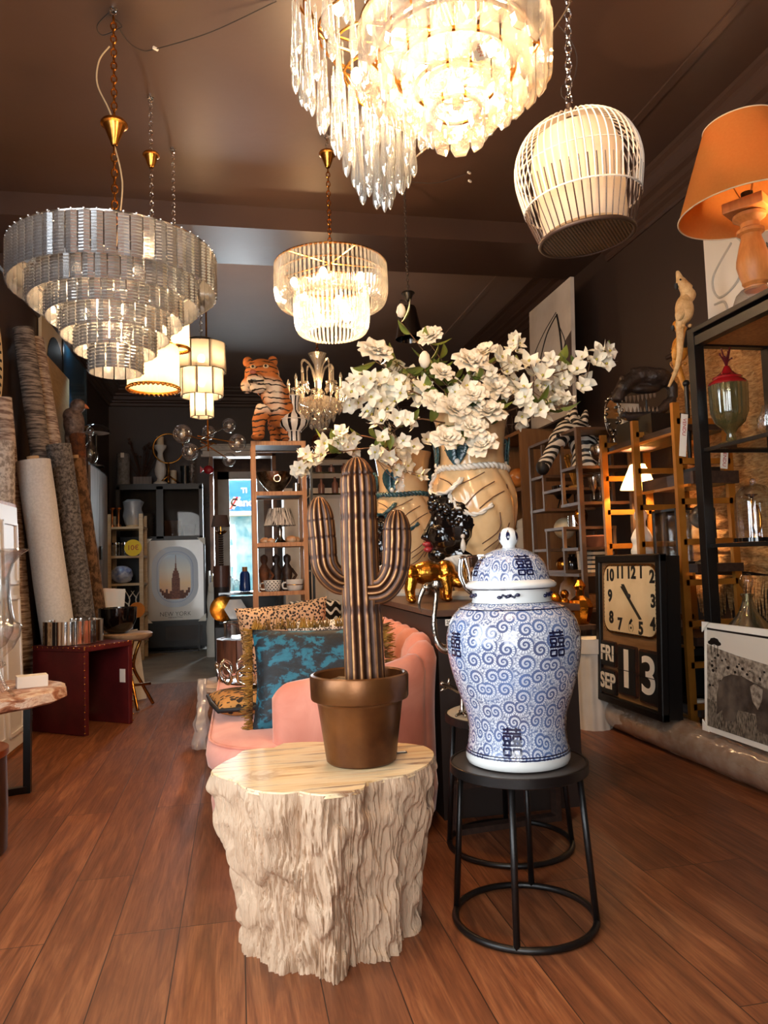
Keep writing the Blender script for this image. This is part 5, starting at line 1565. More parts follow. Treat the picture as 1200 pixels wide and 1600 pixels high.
FB('blossom branch hanging over the left shoulder of the front vase', V1, [(690, 660, 4.05), (650, 655, 4.05), (620, 670, 4.05), (600, 690, 4.05)], scatter([(590, 655), (605, 645), (618, 660), (632, 650), (645, 665), (600, 675), (625, 682), (580, 640), (610, 632)], 20, 8, 4.05, 17), 8, 8)
FB('blossom branch from the rear vase drooping behind the cactus tip', V2, [(625, 690, 4.8), (600, 700, 4.7), (590, 720, 4.65)], scatter([(590, 705), (605, 715), (620, 735), (640, 725), (630, 705), (655, 745), (618, 752), (600, 690), (650, 700), (660, 690)], 16, 6, 4.65, 18), 7, 9)
FB('long blossom branch from the rear vase reaching left past the tall shelf', V2, [(600, 690, 4.85), (550, 680, 4.85), (510, 695, 4.85), (465, 725, 4.85)], scatter([(540, 685), (525, 690), (555, 690), (510, 695), (548, 700), (530, 678)], 13, 6, 4.85, 19), 6, 10)
FB('end twig of white blossoms hanging in front of the tall shelf', V2, [(590, 700, 4.8), (540, 705, 4.75), (500, 712, 4.75), (470, 728, 4.75)], scatter([(498, 712), (488, 718), (472, 730), (507, 705), (480, 708), (465, 738)], 11, 5, 4.75, 20), 5, 21)
def RS(label, x, y, rpx, Y=3.98, seed=0, nl=6, kind='rose', via=None):
    s_ = rpx * mpp(x, y, Y) / (0.071 if kind == 'rose' else 0.026)
    mid = via or ((x + 740) / 2 + 8, (y + 655) / 2 + 12, (Y + 4.15) / 2)
    q = onY(x, y, Y)
    FB(label, V1, [mid, (x, y + rpx * 0.6, Y + 0.03)], [(x, y, Y)], nl, 100 + seed, 'rose_stem', s_, kind)
RS('cream rose at the upper left edge of the bouquet', 587, 550, 25, 4.05, 1, 12)
RS('cream rose at the top of the bouquet beside the cone pendant', 672, 526, 19, 4.1, 2, 12)
RS('closed white rosebud at the very top of the bouquet', 627, 497, 11, 4.1, 3, 24, 'bud')
RS('pale rosebud in the upper centre, below the top rose', 664, 576, 13, 4.05, 4, 12, 'bud')
RS('large white rose right of the upper centre of the bouquet', 735, 566, 28, 3.97, 5, 9)
RS('creamy rose just behind the large upper centre rose', 758, 550, 20, 4.08, 6)
RS('white rose at the centre left, above the striped leaf pair', 690, 583, 18, 3.98, 7, 6)
RS('blush rose in the middle right of the bouquet', 774, 606, 24, 3.98, 8)
RS('open rose in the middle, half hidden by dark leaves', 738, 618, 22, 3.93, 9, 14)
RS('small white rose on the left above the vase rim', 678, 628, 18, 3.98, 10, 6)
RS('white gardenia left of the lowest cluster', 710, 642, 25, 3.92, 11, 6)
RS('big white gardenia right of the lowest cluster', 764, 645, 28, 3.9, 12, 5)
RS('white gardenia in the middle of the lowest cluster', 737, 668, 26, 3.88, 13)
RS('gardenia hanging lowest left over the vase rim', 698, 686, 23, 3.88, 14)
RS('gardenia hanging lowest right over the green palmette', 753, 695, 22, 3.87, 15)
# ================================================================ left wall and what stands along it
def LT(name, label, cat, x, ypx, Y, prof, mat, part='body', z=None, n=24, rip=None, smooth=1.0, group=None):
    """turned thing: profile in photo pixels (radius, height) around the pixel of its foot, at the real distance Y"""
    p = onY(x, ypx, Y); s = mpp(x, ypx, Y)
    t = thing(name, label, cat, (p.x, p.y, p.z if z is None else z), 0, group)
    MB().lathe([(max(1e-4, r * s), h * s) for r, h in prof], n, rip=rip).build(part, mat, t, smooth)
    t['_s'] = s
    return t, s
def BX(name, label, cat, loc, dim, mat, rz=0, part='body', bevel=0):
    t = thing(name, label, cat, loc, rz)
    MB().box((0, 0, dim[2] / 2), dim).build(part, mat, t, 0, bevel=bevel)
    return t
def rugmat(name, c1, c2, sc, stretch, bump=0.4):
    t = NT(name).set(Roughness=0.9)
    v = t.coord('Object', stretch)
    f = t.noise(v, sc, 4, 0.65)
    t.base(t.ramp(f, (0.42, c1), (0.58, c2))); t.bump(f, bump, 0.01)
    return t.mat
M['rugwhite'] = rugmat('cream_rug_back', C(206, 200, 194), C(218, 212, 206), 60, (1, 1, 1), 0.15)
M['rugdark'] = rugmat('dark_grey_rug', C(62, 56, 52), C(120, 112, 106), 42, (1, 1, 1))
M['rugbrown'] = rugmat('brown_rug', C(74, 52, 36), C(136, 104, 76), 26, (1, 1, 0.6))
M['rugstripe'] = rugmat('brown_striped_rug', C(112, 88, 78), C(190, 172, 158), 9, (0.8, 0.8, 7))
M['rugstripe2'] = rugmat('dark_striped_rug', C(66, 56, 52), C(140, 126, 116), 9, (0.8, 0.8, 7))
M['rugspeck'] = rugmat('speckled_rug', C(150, 138, 128), C(214, 206, 198), 30, (1, 1, 1))
M['tubecard'] = pm('cardboard', C(186, 152, 112), 0.8)
def roll(label, px0, Y0, px1, Y1, rpx, mat, core=True):
    a, c = onY(px0[0], px0[1], Y0), onY(px1[0], px1[1], Y1)
    d = (c - a).normalized()
    r = rpx * mpp(px0[0], px0[1], Y0)
    c = a + d * ((a.z - r * 0.30) / -d.z)
    t = thing('rug_roll', label, 'rug roll', (c.x, c.y, 0))
    a, c = a - t.location, c - t.location
    b = MB()
    n = 26
    b.tube([c.lerp(a, k / 12) for k in range(13)], r, n, rip=lambda k, an, i: (1 + 0.012 * math.sin(i * 1.3 + an * 2) + (0.03 if k == 3 else 0), 0))
    b.build('roll', mat, t, 1.0)
    if core: MB().tube([a - (a - c).normalized() * 0.02, a + (a - c).normalized() * 0.035], r * 0.36, 14).build('cardboard_core', M['tubecard'], t, 1)
    return t
roll('tall dark striped rug roll leaning behind the lighter striped roll', (36, 513), 6.78, (112, 1060), 6.98, 15, M['rugstripe2'], False)
roll('tall brown rug roll with pale broken stripes, tallest of the leaning rolls', (48, 530), 7.06, (112, 900), 7.16, 18.5, M['rugstripe'], False)
roll('plain cream rug roll, lightest of the leaning rolls', (52, 720), 6.15, (92, 1000), 6.2, 25, M['rugwhite'])
roll('dark grey flecked rug roll standing right of the cream roll', (91, 695), 6.60, (129, 965), 6.68, 18.5, M['rugdark'], False)
roll('brown rug roll with bound edge, rightmost of the leaning rolls', (118, 717), 7.27, (149, 942), 7.36, 14, M['rugbrown'])
roll('speckled beige rug roll at the left edge of the picture', (-5, 690), 5.72, (-2, 1000), 5.76, 25, M['rugspeck'], False)
roll('worn brown rug roll standing behind the speckled one at the left edge', (2, 622), 6.1, (14, 760), 6.15, 15, M['rugstripe'], False)
# white panelled picture leaning on the wall
t = thing('leaning_panel', 'white panelled board in a light wood frame leaning on the left wall', 'panel', (-1.47, 5.11, 0.0), rot=(0, -0.035, 0))
H, Wd = 1.64, 0.86
MB().box((0, 0, H / 2), (0.03, Wd, H)).build('frame', M['wood'], t, 0)
M['coolwhite'] = pm('white_panel', C(226, 226, 230), 0.4)
MB().box((0.017, 0, H / 2), (0.02, Wd - 0.05, H - 0.05)).build('board', M['coolwhite'], t, 0)
b = MB()
for yc, w_ in ((-0.18, 0.3), (0.22, 0.3)):
    for z0, z1 in ((0.12, 1.0), (1.1, 1.5)):
        b.box((0.031, yc, z0), (0.012, w_, 0.025)).box((0.031, yc, z1), (0.012, w_, 0.025)).box((0.031, yc - w_ / 2, (z0 + z1) / 2), (0.012, 0.025, z1 - z0)).box((0.031, yc + w_ / 2, (z0 + z1) / 2), (0.012, 0.025, z1 - z0))
b.build('moulding', M['coolwhite'], t, 0)
# round clock board
t = thing('wall_clock', 'huge cream wall clock with black roman numerals, cut by the left edge', 'clock', (XL + 0.03, 5.78, 2.83))
Rm = Matrix.Rotation(PI / 2, 3, 'Y')
MB().cyl((-0.02, 0, 0), 0.70, 0.04, 64, M=Rm).build('dial', M['cream'], t, 0.5)
b = MB()
for k in range(60):
    a = 2 * PI * k / 60
    R = Matrix.Rotation(a, 3, 'X')
    b.box(R @ Vector((0.022, 0, 0.63)), (0.004, 0.022, 0.06), M=R)
b.build('minute_track', M['ink'], t, 0)
for y, z, s_ in ((0.30, 0.34, 'XI'), (0.52, 0.30, 'VI'), (-0.2, 0.42, 'XII'), (0.4, -0.2, 'V')):
    text('numeral', s_, 0.30 if z > 0 else 0.22, M['ink'], t, (0.022, y, z), (PI / 2, 0, PI / 2), 0.002, sx=0.62)
text('lettering', 'LONDON', 0.11, M['ink'], t, (0.022, 0.30, -0.56), (PI / 2, 0, PI / 2), 0.002, sx=0.9)
MB().bar((0.03, 0, 0), (0.03, -0.3, 0.25), 0.03, 0.006).bar((0.03, 0, 0), (0.03, -0.2, -0.4), 0.02, 0.006).build('hands', M['ink'], t, 0)
# pictures along the wall
def wallpic(label, px_l, px_r, zb, X, mat, frame=None, th=0.03):
    a, c = onX(px_l[0], px_l[1], X), onX(px_r[0], px_r[1], X)
    t = thing('wall_panel', label, 'picture', (X - th / 2, (a.y + c.y) / 2, zb))
    h = (a.z + c.z) / 2 - zb; w_ = c.y - a.y
    MB().box((0, 0, h / 2), (th, w_, h)).build('board', mat, t, 0)
    if frame:
        b = MB()
        for z in (0.0, h): b.box((0.005, 0, z), (th + 0.02, w_ + 0.03, 0.03))
        for y in (-w_ / 2, w_ / 2): b.box((0.005, y, h / 2), (th + 0.02, 0.03, h))
        b.build('frame', frame, t, 0)
    return t, w_, h
M['palewood'] = pm('pale_birch', C(214, 186, 148), 0.45, col2=C(200, 168, 128), vs=3, stretch=(2, 2, 14))
t, w_, h = wallpic('cream panel with a black arch shape high on the left wall', (65, 478), (98, 540), 3.0, XL + 0.04, M['cream'])
b = MB()
arch = [(-w_ * .28, 0.0)] + [(w_ * 0.12 - w_ * .40 * math.cos(PI * k / 12), h * 0.42 + w_ * .38 * math.sin(PI * k / 12)) for k in range(13)] + [(w_ * .5, 0.0)]
b.prism(arch, 0, 0.006, Matrix(((0, 0, 1), (1, 0, 0), (0, 1, 0))), (0.016, 0, 0.0))
b.build('arch', M['ink'], t, 0)
wallpic('pale birch panel leaning on the left wall below the black arch', (73, 558), (108, 590), 2.3, XL + 0.09, M['palewood'])
M['bluegloss'] = pm('glossy_blue', C(30, 84, 120), 0.2, col2=C(60, 128, 160), vs=1.5, coat=0.5)
t, w_, h = wallpic('glossy blue panel in a black frame on the left wall, lit by a small spotlight', (97, 528), (134, 574), 2.6, XL + 0.04, M['bluegloss'], M['black'])
t = thing('spotlight', 'small white spotlight shining above the blue panel', 'spotlight', onY(124, 541, 8.9))
MB().cyl((0, 0, -0.03), 0.035, 0.09, 12, M=Matrix.Rotation(0.9, 3, 'Y')).build('housing', M['white'], t)
MB().ball((-0.01, 0, -0.04), 0.032, 8).build('bulb', emit('cool_bulb', (0.8, 0.92, 1, 1), 12), t)
MB().tube([(0, 0, 0), (-0.12, 0.02, 0.05), (XL + 0.02 - t.location.x, 0.02, 0.06)], 0.008, 6).build('arm', M['white'], t)
add_light('spot_light', 'SPOT', (0.02, -0.05, -0.08), 26, (0.55, 0.85, 1), 0.03, (0, math.radians(-28), 0), parent=t, spot=(1.9, 0.6))
# grey wardrobe
M['greywood'] = pm('grey_washed_wood', C(142, 132, 126), 0.55, col2=C(112, 102, 98), vs=3, stretch=(9, 9, 0.7), bump=0.08, bs=20)
WY0, WY1, WX, WZ = 7.66, 8.62, -1.42, 2.24
t = thing('wardrobe', 'grey-washed two-door wardrobe with dark sides behind the rug rolls', 'wardrobe', (WX - 0.23, (WY0 + WY1) / 2, 0))
MB().box((0, 0, WZ / 2), (0.44, WY1 - WY0, WZ)).build('body', M['darkwood'], t, 0)
for k, y in enumerate((-0.24, 0.24)):
    d = MB().box((0.23, y, WZ / 2), (0.022, 0.465, WZ - 0.06)).build('door', M['greywood'], t, 0)
    MB().box((0.25, y * 0.1, 1.35), (0.02, 0.02, 0.14)).build('handle', M['black'], d, 0)
# on the wardrobe: parrot, mushroom lamp, decanter, framed picture
M['plume'] = pm('grey_brown_plumage', C(124, 104, 96), 0.5, col2=C(70, 54, 48), vs=30, bump=0.5, bs=60)
M['bark'] = pm('rust_brown_bark', C(122, 68, 32), 0.7, col2=C(60, 32, 18), vs=18, bump=0.6, bs=30)
Yp = 7.74
p0 = onY(120, 712, Yp); p0.z = WZ; s = mpp(120, 680, Yp)
t = thing('parrot_sculpture', 'grey-brown parrot sculpture perched on a rusty stump on top of the wardrobe', 'sculpture', (p0.x, p0.y, WZ + 0.001))
b = MB(); b.tube([(0, 0, 0.0), (0.01, 0, 22 * s), (-0.01, 0, 45 * s)], [15 * s, 10 * s, 12 * s], 10, rip=lambda k, a, i: (1 + 0.18 * math.sin(k * 2.4 + i), 0)); b.tube([(0, 0, 30 * s), (12 * s, 0, 44 * s)], [5 * s, 3 * s], 8)
b.build('stump', M['bark'], t, 1)
b = MB(); b.ball((-4 * s, 0, 62 * s), 17 * s, 14, (0.95, 0.9, 1.45)); b.ball((2 * s, 0, 90 * s), 11 * s, 12, (1.1, 1, 1.05)); b.ball((-12 * s, 0, 40 * s), 8 * s, 10, (0.8, 0.6, 1.9)); b.ball((-8 * s, 0, 74 * s), 13 * s, 12)
b.build('body', M['plume'], t, 2, remesh=0.01, sm=3)
MB().lathe([(4 * s, 0), (3 * s, 4 * s), (0.0005, 9 * s)], 10, (11 * s, 0, 90 * s), Matrix.Rotation(2.1, 3, 'Y')).build('beak', pm('orange_beak', C(196, 110, 60), 0.4), t, 2)
t, s = LT('table_lamp', 'black mushroom table lamp on top of the wardrobe', 'lamp', 150, 700, 8.05, [(12, 0), (12, 2), (2, 4), (2, 52)], M['black'], 'base', z=WZ + 0.001)
MB().lathe([(1 * s, 66 * s), (14 * s, 65 * s), (20 * s, 60 * s), (22 * s, 53 * s), (21 * s, 53 * s), (12 * s, 60 * s), (1 * s, 62 * s)], 28).build('shade', M['blackgloss'], t, 1)
MB().lathe([(20.5 * s, 53.5 * s), (0.001, 54 * s)], 28).build('diffuser', M['paper'], t, 1)
t, s = LT('decanter', 'round clear glass decanter between the parrot and the mushroom lamp', 'decanter', 141, 712, 7.82, [(5, 0), (10, 6), (12, 16), (9, 26), (3, 34), (3, 44), (5, 47), (2, 48)], M['glass'], 'bottle', z=WZ + 0.001)
LT('ball', 'x', 'x', 141, 712, 7.82, [(0, 0)] * 2, M['glass'])[0].name = 'tmp'
bpy.data.objects.remove(bpy.data.objects['tmp'].children[0]); bpy.data.objects.remove(bpy.data.objects['tmp'])
MB().ball((0, 0, 53 * s), 6 * s, 10).build('stopper', M['glass'], t, 1)
t = thing('framed_picture', 'oak framed picture standing at the far end of the wardrobe top', 'picture', (-1.62, 8.35, WZ + 0.001), rot=(0, -0.08, 0.25))
h = 0.62
b = MB()
for z in (0.02, h): b.box((0, 0, z), (0.04, 0.44, 0.04))
for y in (-0.2, 0.2): b.box((0, y, h / 2), (0.04, 0.04, h))
b.build('frame', M['wood'], t, 0)
MB().box((-0.005, 0, h / 2), (0.012, 0.38, h - 0.04)).build('print', M['darkwood'], t, 0)
# small photo print fixed beyond the wardrobe
a = onY(170, 745, 10.2)
t = thing('photo_print', 'small brown-and-white photo print in a pale frame beyond the wardrobe', 'picture', (-1.6, 9.5, 1.72), 0.3)
MB().box((0, 0, 0.24), (0.03, 0.42, 0.52)).build('frame', M['cream'], t, 0)
MB().box((0.014, 0, 0.26), (0.012, 0.34, 0.40)).build('print', pm('sepia_print', C(214, 196, 172), 0.6, col2=C(92, 62, 48), vs=9), t, 0)
MB().box((-0.1, 0, -0.86), (0.1, 0.44, 1.72)).build('stand_panel', M['darkwood'], t, 0)
# red studded trunk table
M['redleather'] = pm('oxblood_leather', C(96, 28, 30), 0.4, col2=C(74, 20, 23), vs=6, bump=0.12, bs=70)
RZ = -0.64
rc = Vector((-1.155, 5.965, 0))
t = thing('trunk_table', 'oxblood red leather side table with studded edges and an open side', 'side table', rc, RZ)
w_, d_, h = 0.53, 0.46, 0.625
MB().box((0, 0, h - 0.02), (w_, d_, 0.04)).build('top', M['redleather'], t, 0, bevel=0.006)
MB().box((0, -d_ / 2 + 0.02, (h - 0.04) / 2), (w_, 0.04, h - 0.04)).build('front_panel', M['redleather'], t, 0, bevel=0.006)
MB().box((0, d_ / 2 - 0.02, (h - 0.04) / 2), (w_, 0.04, h - 0.04)).build('back_panel', M['redleather'], t, 0, bevel=0.006)
MB().box((-w_ / 2 + 0.02, 0, (h - 0.04) / 2), (0.04, d_ - 0.08, h - 0.04)).build('side_panel', M['redleather'], t, 0)
b = MB()
for k in range(13):
    z = 0.02 + k * (h - 0.04) / 12
    for y in (-d_ / 2, d_ / 2): b.ball((w_ / 2, y, z), 0.006, 6)
for k in range(11):
    for x in (w_ / 2,): b.ball((x, -d_ / 2 + k * d_ / 10, h - 0.005), 0.006, 6)
    b.ball((-w_ / 2 + k * w_ / 10, -d_ / 2 - 0.001, h - 0.012), 0.006, 6)
b.build('studs', M['brass'], t, 2)
o = MB().box((w_ / 2 - 0.06, d_ / 2 - 0.043, 0.36), (0.055, 0.003, 0.10)).build('price_tag', M['tag'], t, 0)
t, s = LT('mirror_planter', 'fluted mirror-glass planter on the red trunk table', 'planter', 115, 1000, 5.95, [(0, 0), (40, 0), (43, 1), (43, 36), (41, 36), (40, 4), (0, 4)], M['chrome'], z=h + 0.001, n=96, rip=lambda a, i: 1 + 0.025 * abs(math.sin(a * 14)), smooth=0.5)
# petrified-wood table with black steel frame
def petr():
    m = NT('petrified_wood').set(Roughness=0.3)
    v = m.coord('Object', (1, 1, 2.2))
    f = m.noise(v, 7, 6, 0.65, 1.4)
    m.base(m.ramp(f, (0.35, C(112, 62, 46)), (0.48, C(182, 130, 100)), (0.58, C(232, 214, 196)), (0.7, C(150, 96, 72))))
    m.bump(f, 0.3, 0.01)
    return m.mat
M['petrified'] = petr()
t = thing('stone_table', 'round petrified-wood table with a black steel frame at the left edge', 'table', (-1.35, 4.22, 0))
MB().lathe([(0.001, 0.488), (0.41, 0.488), (0.43, 0.50), (0.425, 0.545), (0.41, 0.553), (0.001, 0.553)], 90, rip=lambda a, i: 1 + 0.03 * math.sin(3 * a + .5) + 0.012 * math.sin(17 * a)).build('top', M['petrified'], t, 0.6)
b = MB()
for a in (0.35, 1.92, 3.49, 5.06):
    p = Vector((0.25 * math.cos(a), 0.25 * math.sin(a), 0.0)); b.bar(p + Vector((0, 0, 0.0)), p + Vector((0, 0, 0.487)), 0.035)
b.bar((0.25 * math.cos(.35), 0.25 * math.sin(.35), 0.018), (0.25 * math.cos(3.49), 0.25 * math.sin(3.49), 0.018), 0.035).bar((0.25 * math.cos(1.92), 0.25 * math.sin(1.92), 0.018), (0.25 * math.cos(5.06), 0.25 * math.sin(5.06), 0.018), 0.035)
b.build('steel_frame', M['black'], t, 0)
BX('marble_box', 'small white marble block box on the petrified-wood table', 'box', (-1.09, 4.29, 0.554), (0.15, 0.09, 0.062), M['paper'], 0.35, bevel=0.003)
gp = onY(-6, 1064, 4.05)
t, s = LT('glass_urn', 'tall clear glass urn with a flared rim and curved legs at the left edge', 'vase', -6, 1064, 4.0, [(0, 62), (6, 54), (12, 54), (14, 48), (9, 44), (10, 60), (24, 74), (34, 92), (36, 104), (37, 109), (33, 113), (27, 116), (23, 134), (20, 160), (19, 190), (24, 207), (36, 222), (46, 228), (45, 230), (34, 225), (21, 205), (17, 186), (18, 160), (20, 130), (24, 114), (24, 100), (14, 80), (0, 70)], M['glass'], 'vessel', z=0.554)
for a in (-0.5, 1.6, 3.7):
    MB().tube(spl([(5 * s * math.cos(a), 5 * s * math.sin(a), 52 * s), (9 * s * math.cos(a), 9 * s * math.sin(a), 34 * s), (20 * s * math.cos(a), 20 * s * math.sin(a), 14 * s), (36 * s * math.cos(a), 36 * s * math.sin(a), 2.5 * s)], 6), 2.6 * s, 8).build('leg', M['glass'], t, 1)
# dark round stool cut by the left edge
t = thing('barrel_stool', 'dark brown round barrel stool with a copper top at the left edge', 'stool', (-1.17, 3.42, 0))
MB().lathe([(0.001, 0), (0.195, 0), (0.2, 0.01), (0.202, 0.2), (0.196, 0.41), (0.001, 0.41)], 48).build('body', pm('dark_leather', C(58, 36, 26), 0.3, col2=C(40, 25, 19), vs=5), t, 1)
MB().lathe([(0.198, 0.395), (0.204, 0.40), (0.204, 0.425), (0.19, 0.43), (0.001, 0.425)], 48).build('rim', pm('copper', C(186, 112, 64), 0.3, 0.9), t, 1)
# bronze-legged stool with a black bowl
t = thing('bent_leg_stool', 'wooden seat stool on bent bronze legs beside the red trunk table', 'stool', (-0.93, 6.62, 0), 0.3)
M['seatwood'] = pm('grey_oak_seat', C(176, 148, 118), 0.55, col2=C(140, 112, 86), vs=4, stretch=(1, 10, 4))
MB().lathe([(0.001, 0.57), (0.16, 0.57), (0.2, 0.595), (0.205, 0.625), (0.19, 0.635), (0.001, 0.63)], 36).build('seat', M['seatwood'], t, 1)
for a in (0.2, 1.77, 3.34, 4.91):
    c_, s_ = math.cos(a), math.sin(a)
    MB().tube(spl([(0.12 * c_, 0.12 * s_, 0.58), (0.05 * c_, 0.05 * s_, 0.36), (0.13 * c_, 0.13 * s_, 0.18), (0.22 * c_, 0.22 * s_, 0.012)], 6), 0.014, 8).build('leg', M['brass'], t, 2)
MB().tube([(-0.19, 0, 0.19), (0.19, 0, 0.19)], 0.012, 8).tube([(0, -0.19, 0.19), (0, 0.19, 0.19)], 0.012, 8).build('foot_bars', M['brass'], t, 2)
LT('black_bowl', 'glossy black bowl standing on the bent-leg stool', 'bowl', 184, 990, 6.62, [(0, 0), (14, 0), (22, 6), (28, 20), (29, 39), (27, 39), (25, 20), (0, 6)], M['blackgloss'], z=0.637, n=36)
t = thing('art_print', 'pale pink abstract print leaning behind the black bowl', 'picture', (-1.22, 7.5, 0.66), rot=(-0.25, 0.08, 0.2))
MB().box((0, 0, 0.16), (0.26, 0.015, 0.36)).build('print', pm('pink_abstract', C(232, 214, 206), 0.6, col2=C(206, 218, 220), vs=4), t, 0)
t = thing('side_cabinet', 'low dark cabinet carrying the pale pink print', 'cabinet', (-1.2, 7.56, 0))
MB().box((0, 0, 0.33), (0.36, 0.2, 0.655)).build('body', M['darkwood'], t, 0)
t = thing('white_board', 'white board leaning behind the bent bronze legs of the stool', 'board', (-0.95, 6.98, 0), rot=(-0.06, -0.12, 0.1))
MB().box((0, 0, 0.31), (0.26, 0.02, 0.62)).build('board', M['white'], t, 0)
# pine ladder rack with small goods
PX, PY = -1.44, 10.35
t = thing('pine_rack', 'narrow pine rack of small goods in front of the black display cabinet', 'shelf', (PX, PY, 0))
for x in (-0.2, 0.2):
    for y in (-0.22, 0.2): MB().box((x, y, 0.95), (0.05, 0.05, 1.9)).build('post', M['palewood'], t, 0)
lev = (0.22, 0.58, 0.98, 1.34, 1.72)
for z in lev: MB().box((0, 0, z), (0.46, 0.46, 0.03)).build('shelf_board', M['palewood'], t, 0)
M['yellow'] = pm('yellow_card', C(248, 208, 44), 0.6); M['orange'] = pm('orange_card', C(236, 138, 40), 0.6)
for (x, y, rp, m, lab) in ((208, 856, 13, 'yellow', 'round yellow price sign on the pine rack reading 10 euro'), (214, 953, 12, 'orange', 'round orange price sign low on the pine rack')):
    p = onY(x, y, PY - 0.28); s = mpp(x, y, PY - 0.28)
    t = thing('price_sign', lab, 'sign', p)
    MB().cyl((0, 0, 0), rp * s, 0.006, 28, M=Matrix.Rotation(PI / 2, 3, 'X')).build('disc', M[m], t, 0.5)
    if m == 'yellow': text('lettering', '10€', 11 * s, M['red'], t, (0, -0.008, 0), (PI / 2, 0, 0), 0.001)
z0 = lev[4] + 0.016
for k, x in enumerate((-0.17, -0.09)):
    t = thing('candlestick', ('copper candlestick at the left on top of the pine rack', 'second copper candlestick on top of the pine rack, beside the basket')[k], 'candlestick', (PX + x, PY - 0.15, z0))
    MB().lathe([(0.001, 0), (0.035, 0), (0.035, 0.02), (0.014, 0.04), (0.014, 0.22), (0.035, 0.24), (0.035, 0.25), (0.001, 0.25)], 14).build('body', pm('copper', C(186, 112, 64), 0.3, 0.9), t, 1)
t = thing('gift_basket', 'basket wrapped in crinkled clear plastic on top of the pine rack', 'basket', (PX + 0.09, PY - 0.12, z0))
MB().lathe([(0.001, 0), (0.09, 0), (0.1, 0.12), (0.001, 0.12)], 14).build('basket', M['palewood'], t, 1)
MB().lathe([(0.1, 0.02), (0.13, 0.14), (0.11, 0.24), (0.13, 0.33), (0.08, 0.36)], 20, rip=lambda a, i: 1 + 0.1 * math.sin(a * 5 + i * 2)).build('plastic_wrap', M['wrap'], t, 1)
for k, (x, y) in enumerate(((-0.13, -.12), (-0.02, -.12), (0.1, -.12), (0.16, -.02))):
    t = thing('storage_jar', ('clear storage jar at the left end of the pine rack\'s second shelf', 'middle clear storage jar on the pine rack\'s second shelf', 'clear storage jar right of the middle on the pine rack\'s second shelf', 'clear storage jar at the back right on the pine rack\'s second shelf')[k], 'jar', (PX + x, PY + y, lev[3] + 0.016), 0, 'storage jars on the pine rack')
    MB().lathe([(0.001, 0), (0.045, 0), (0.048, 0.15), (0.001, 0.15)], 14).build('body', M['glass'], t, 1)
    MB().cyl((0, 0, 0.15), 0.05, 0.025, 14).build('lid', M['chrome'], t)
M['bluefoil'] = pm('blue_plastic', C(96, 118, 176), 0.25, col2=C(210, 214, 226), vs=9, bump=0.8, bs=14)
t = thing('foil_bundle', 'crinkled blue and white plastic bundle on the pine rack', 'bundle', (PX - 0.06, PY - 0.14, lev[2] + 0.016))
b = MB(); b.grid(lambda u, v: ((0.14 * math.sin(PI * (v * .94 + .03)) * (1 + 0.25 * noise.noise(Vector((u * 6, v * 6, 0))))) * math.cos(2 * PI * u), 0.12 * math.sin(PI * (v * .94 + .03)) * math.sin(2 * PI * u), 0.115 - 0.115 * math.cos(PI * v)), 24, 14, cu=True)
b.build('bundle', M['bluefoil'], t, 0.4)
t = thing('antler_ornament', 'pale antler ornament on the lower shelf of the pine rack', 'ornament', (PX + 0.08, PY - 0.16, lev[1] + 0.016))
b = MB()
for sg in (-1, 1):
    b.tube(spl([(0, 0, 0.0), (sg * 0.05, 0, 0.1), (sg * 0.04, 0, 0.2), (sg * 0.11, 0, 0.33)], 4), [0.014 - 0.0008 * i for i in range(13)], 6)
    b.tube([(sg * 0.05, 0, 0.12), (sg * 0.13, 0, 0.18)], [0.01, 0.003], 6); b.tube([(sg * 0.05, 0, 0.2), (sg * -0.02, 0, 0.3)], [0.008, 0.003], 6)
b.cyl((0, 0, 0), 0.05, 0.02, 12)
b.build('antlers', M['paper'], t, 1)
# ================================================================ far end of the shop
# black display cabinet with sliding glass doors
CX0, CX1, CYF, CYB, CT = -1.72, -0.50, 11.25, 11.68, 2.42
cw = CX1 - CX0
t = thing('display_cabinet', 'black display cabinet with sliding glass doors behind the skyline poster', 'cabinet', ((CX0 + CX1) / 2, (CYF + CYB) / 2, 0))
b = MB()
hd = (CYB - CYF) / 2
b.box((0, 0, 0.75), (cw, hd * 2, 1.5)); b.box((0, 0, CT - 0.03), (cw, hd * 2, 0.06))
for x in (-cw / 2 + 0.03, cw / 2 - 0.03): b.box((x, 0, 1.95), (0.06, hd * 2, 0.9))
b.box((0, hd - 0.015, 1.95), (cw, 0.03, 0.9)); b.box((0, 0, 1.56), (cw, hd * 2, 0.12))
b.build('body', M['black'], t, 0)
M['darkglass'] = glassy('cabinet_glass', (0.72, 0.68, 0.64, 1), 0.012, fk=0.12)
for k, x in enumerate((-cw / 4, cw / 4)):
    d = MB()
    w2 = cw / 2
    for xx in (-w2 / 2 + 0.025, w2 / 2 - 0.025): d.box((x + xx, -hd - 0.012 - 0.02 * k, 1.99), (0.05, 0.018, 0.78))
    for z in (1.62, 2.36): d.box((x, -hd - 0.012 - 0.02 * k, z), (w2, 0.018, 0.05))
    d = d.build('door', M['black'], t, 0)
    MB().box((x, -hd - 0.012 - 0.02 * k, 1.99), (w2 - 0.1, 0.006, 0.7)).build('pane', M['darkglass'], d, 0)
M['greybowl'] = pm('grey_glaze', C(136, 142, 150), 0.35)
cz = 1.622
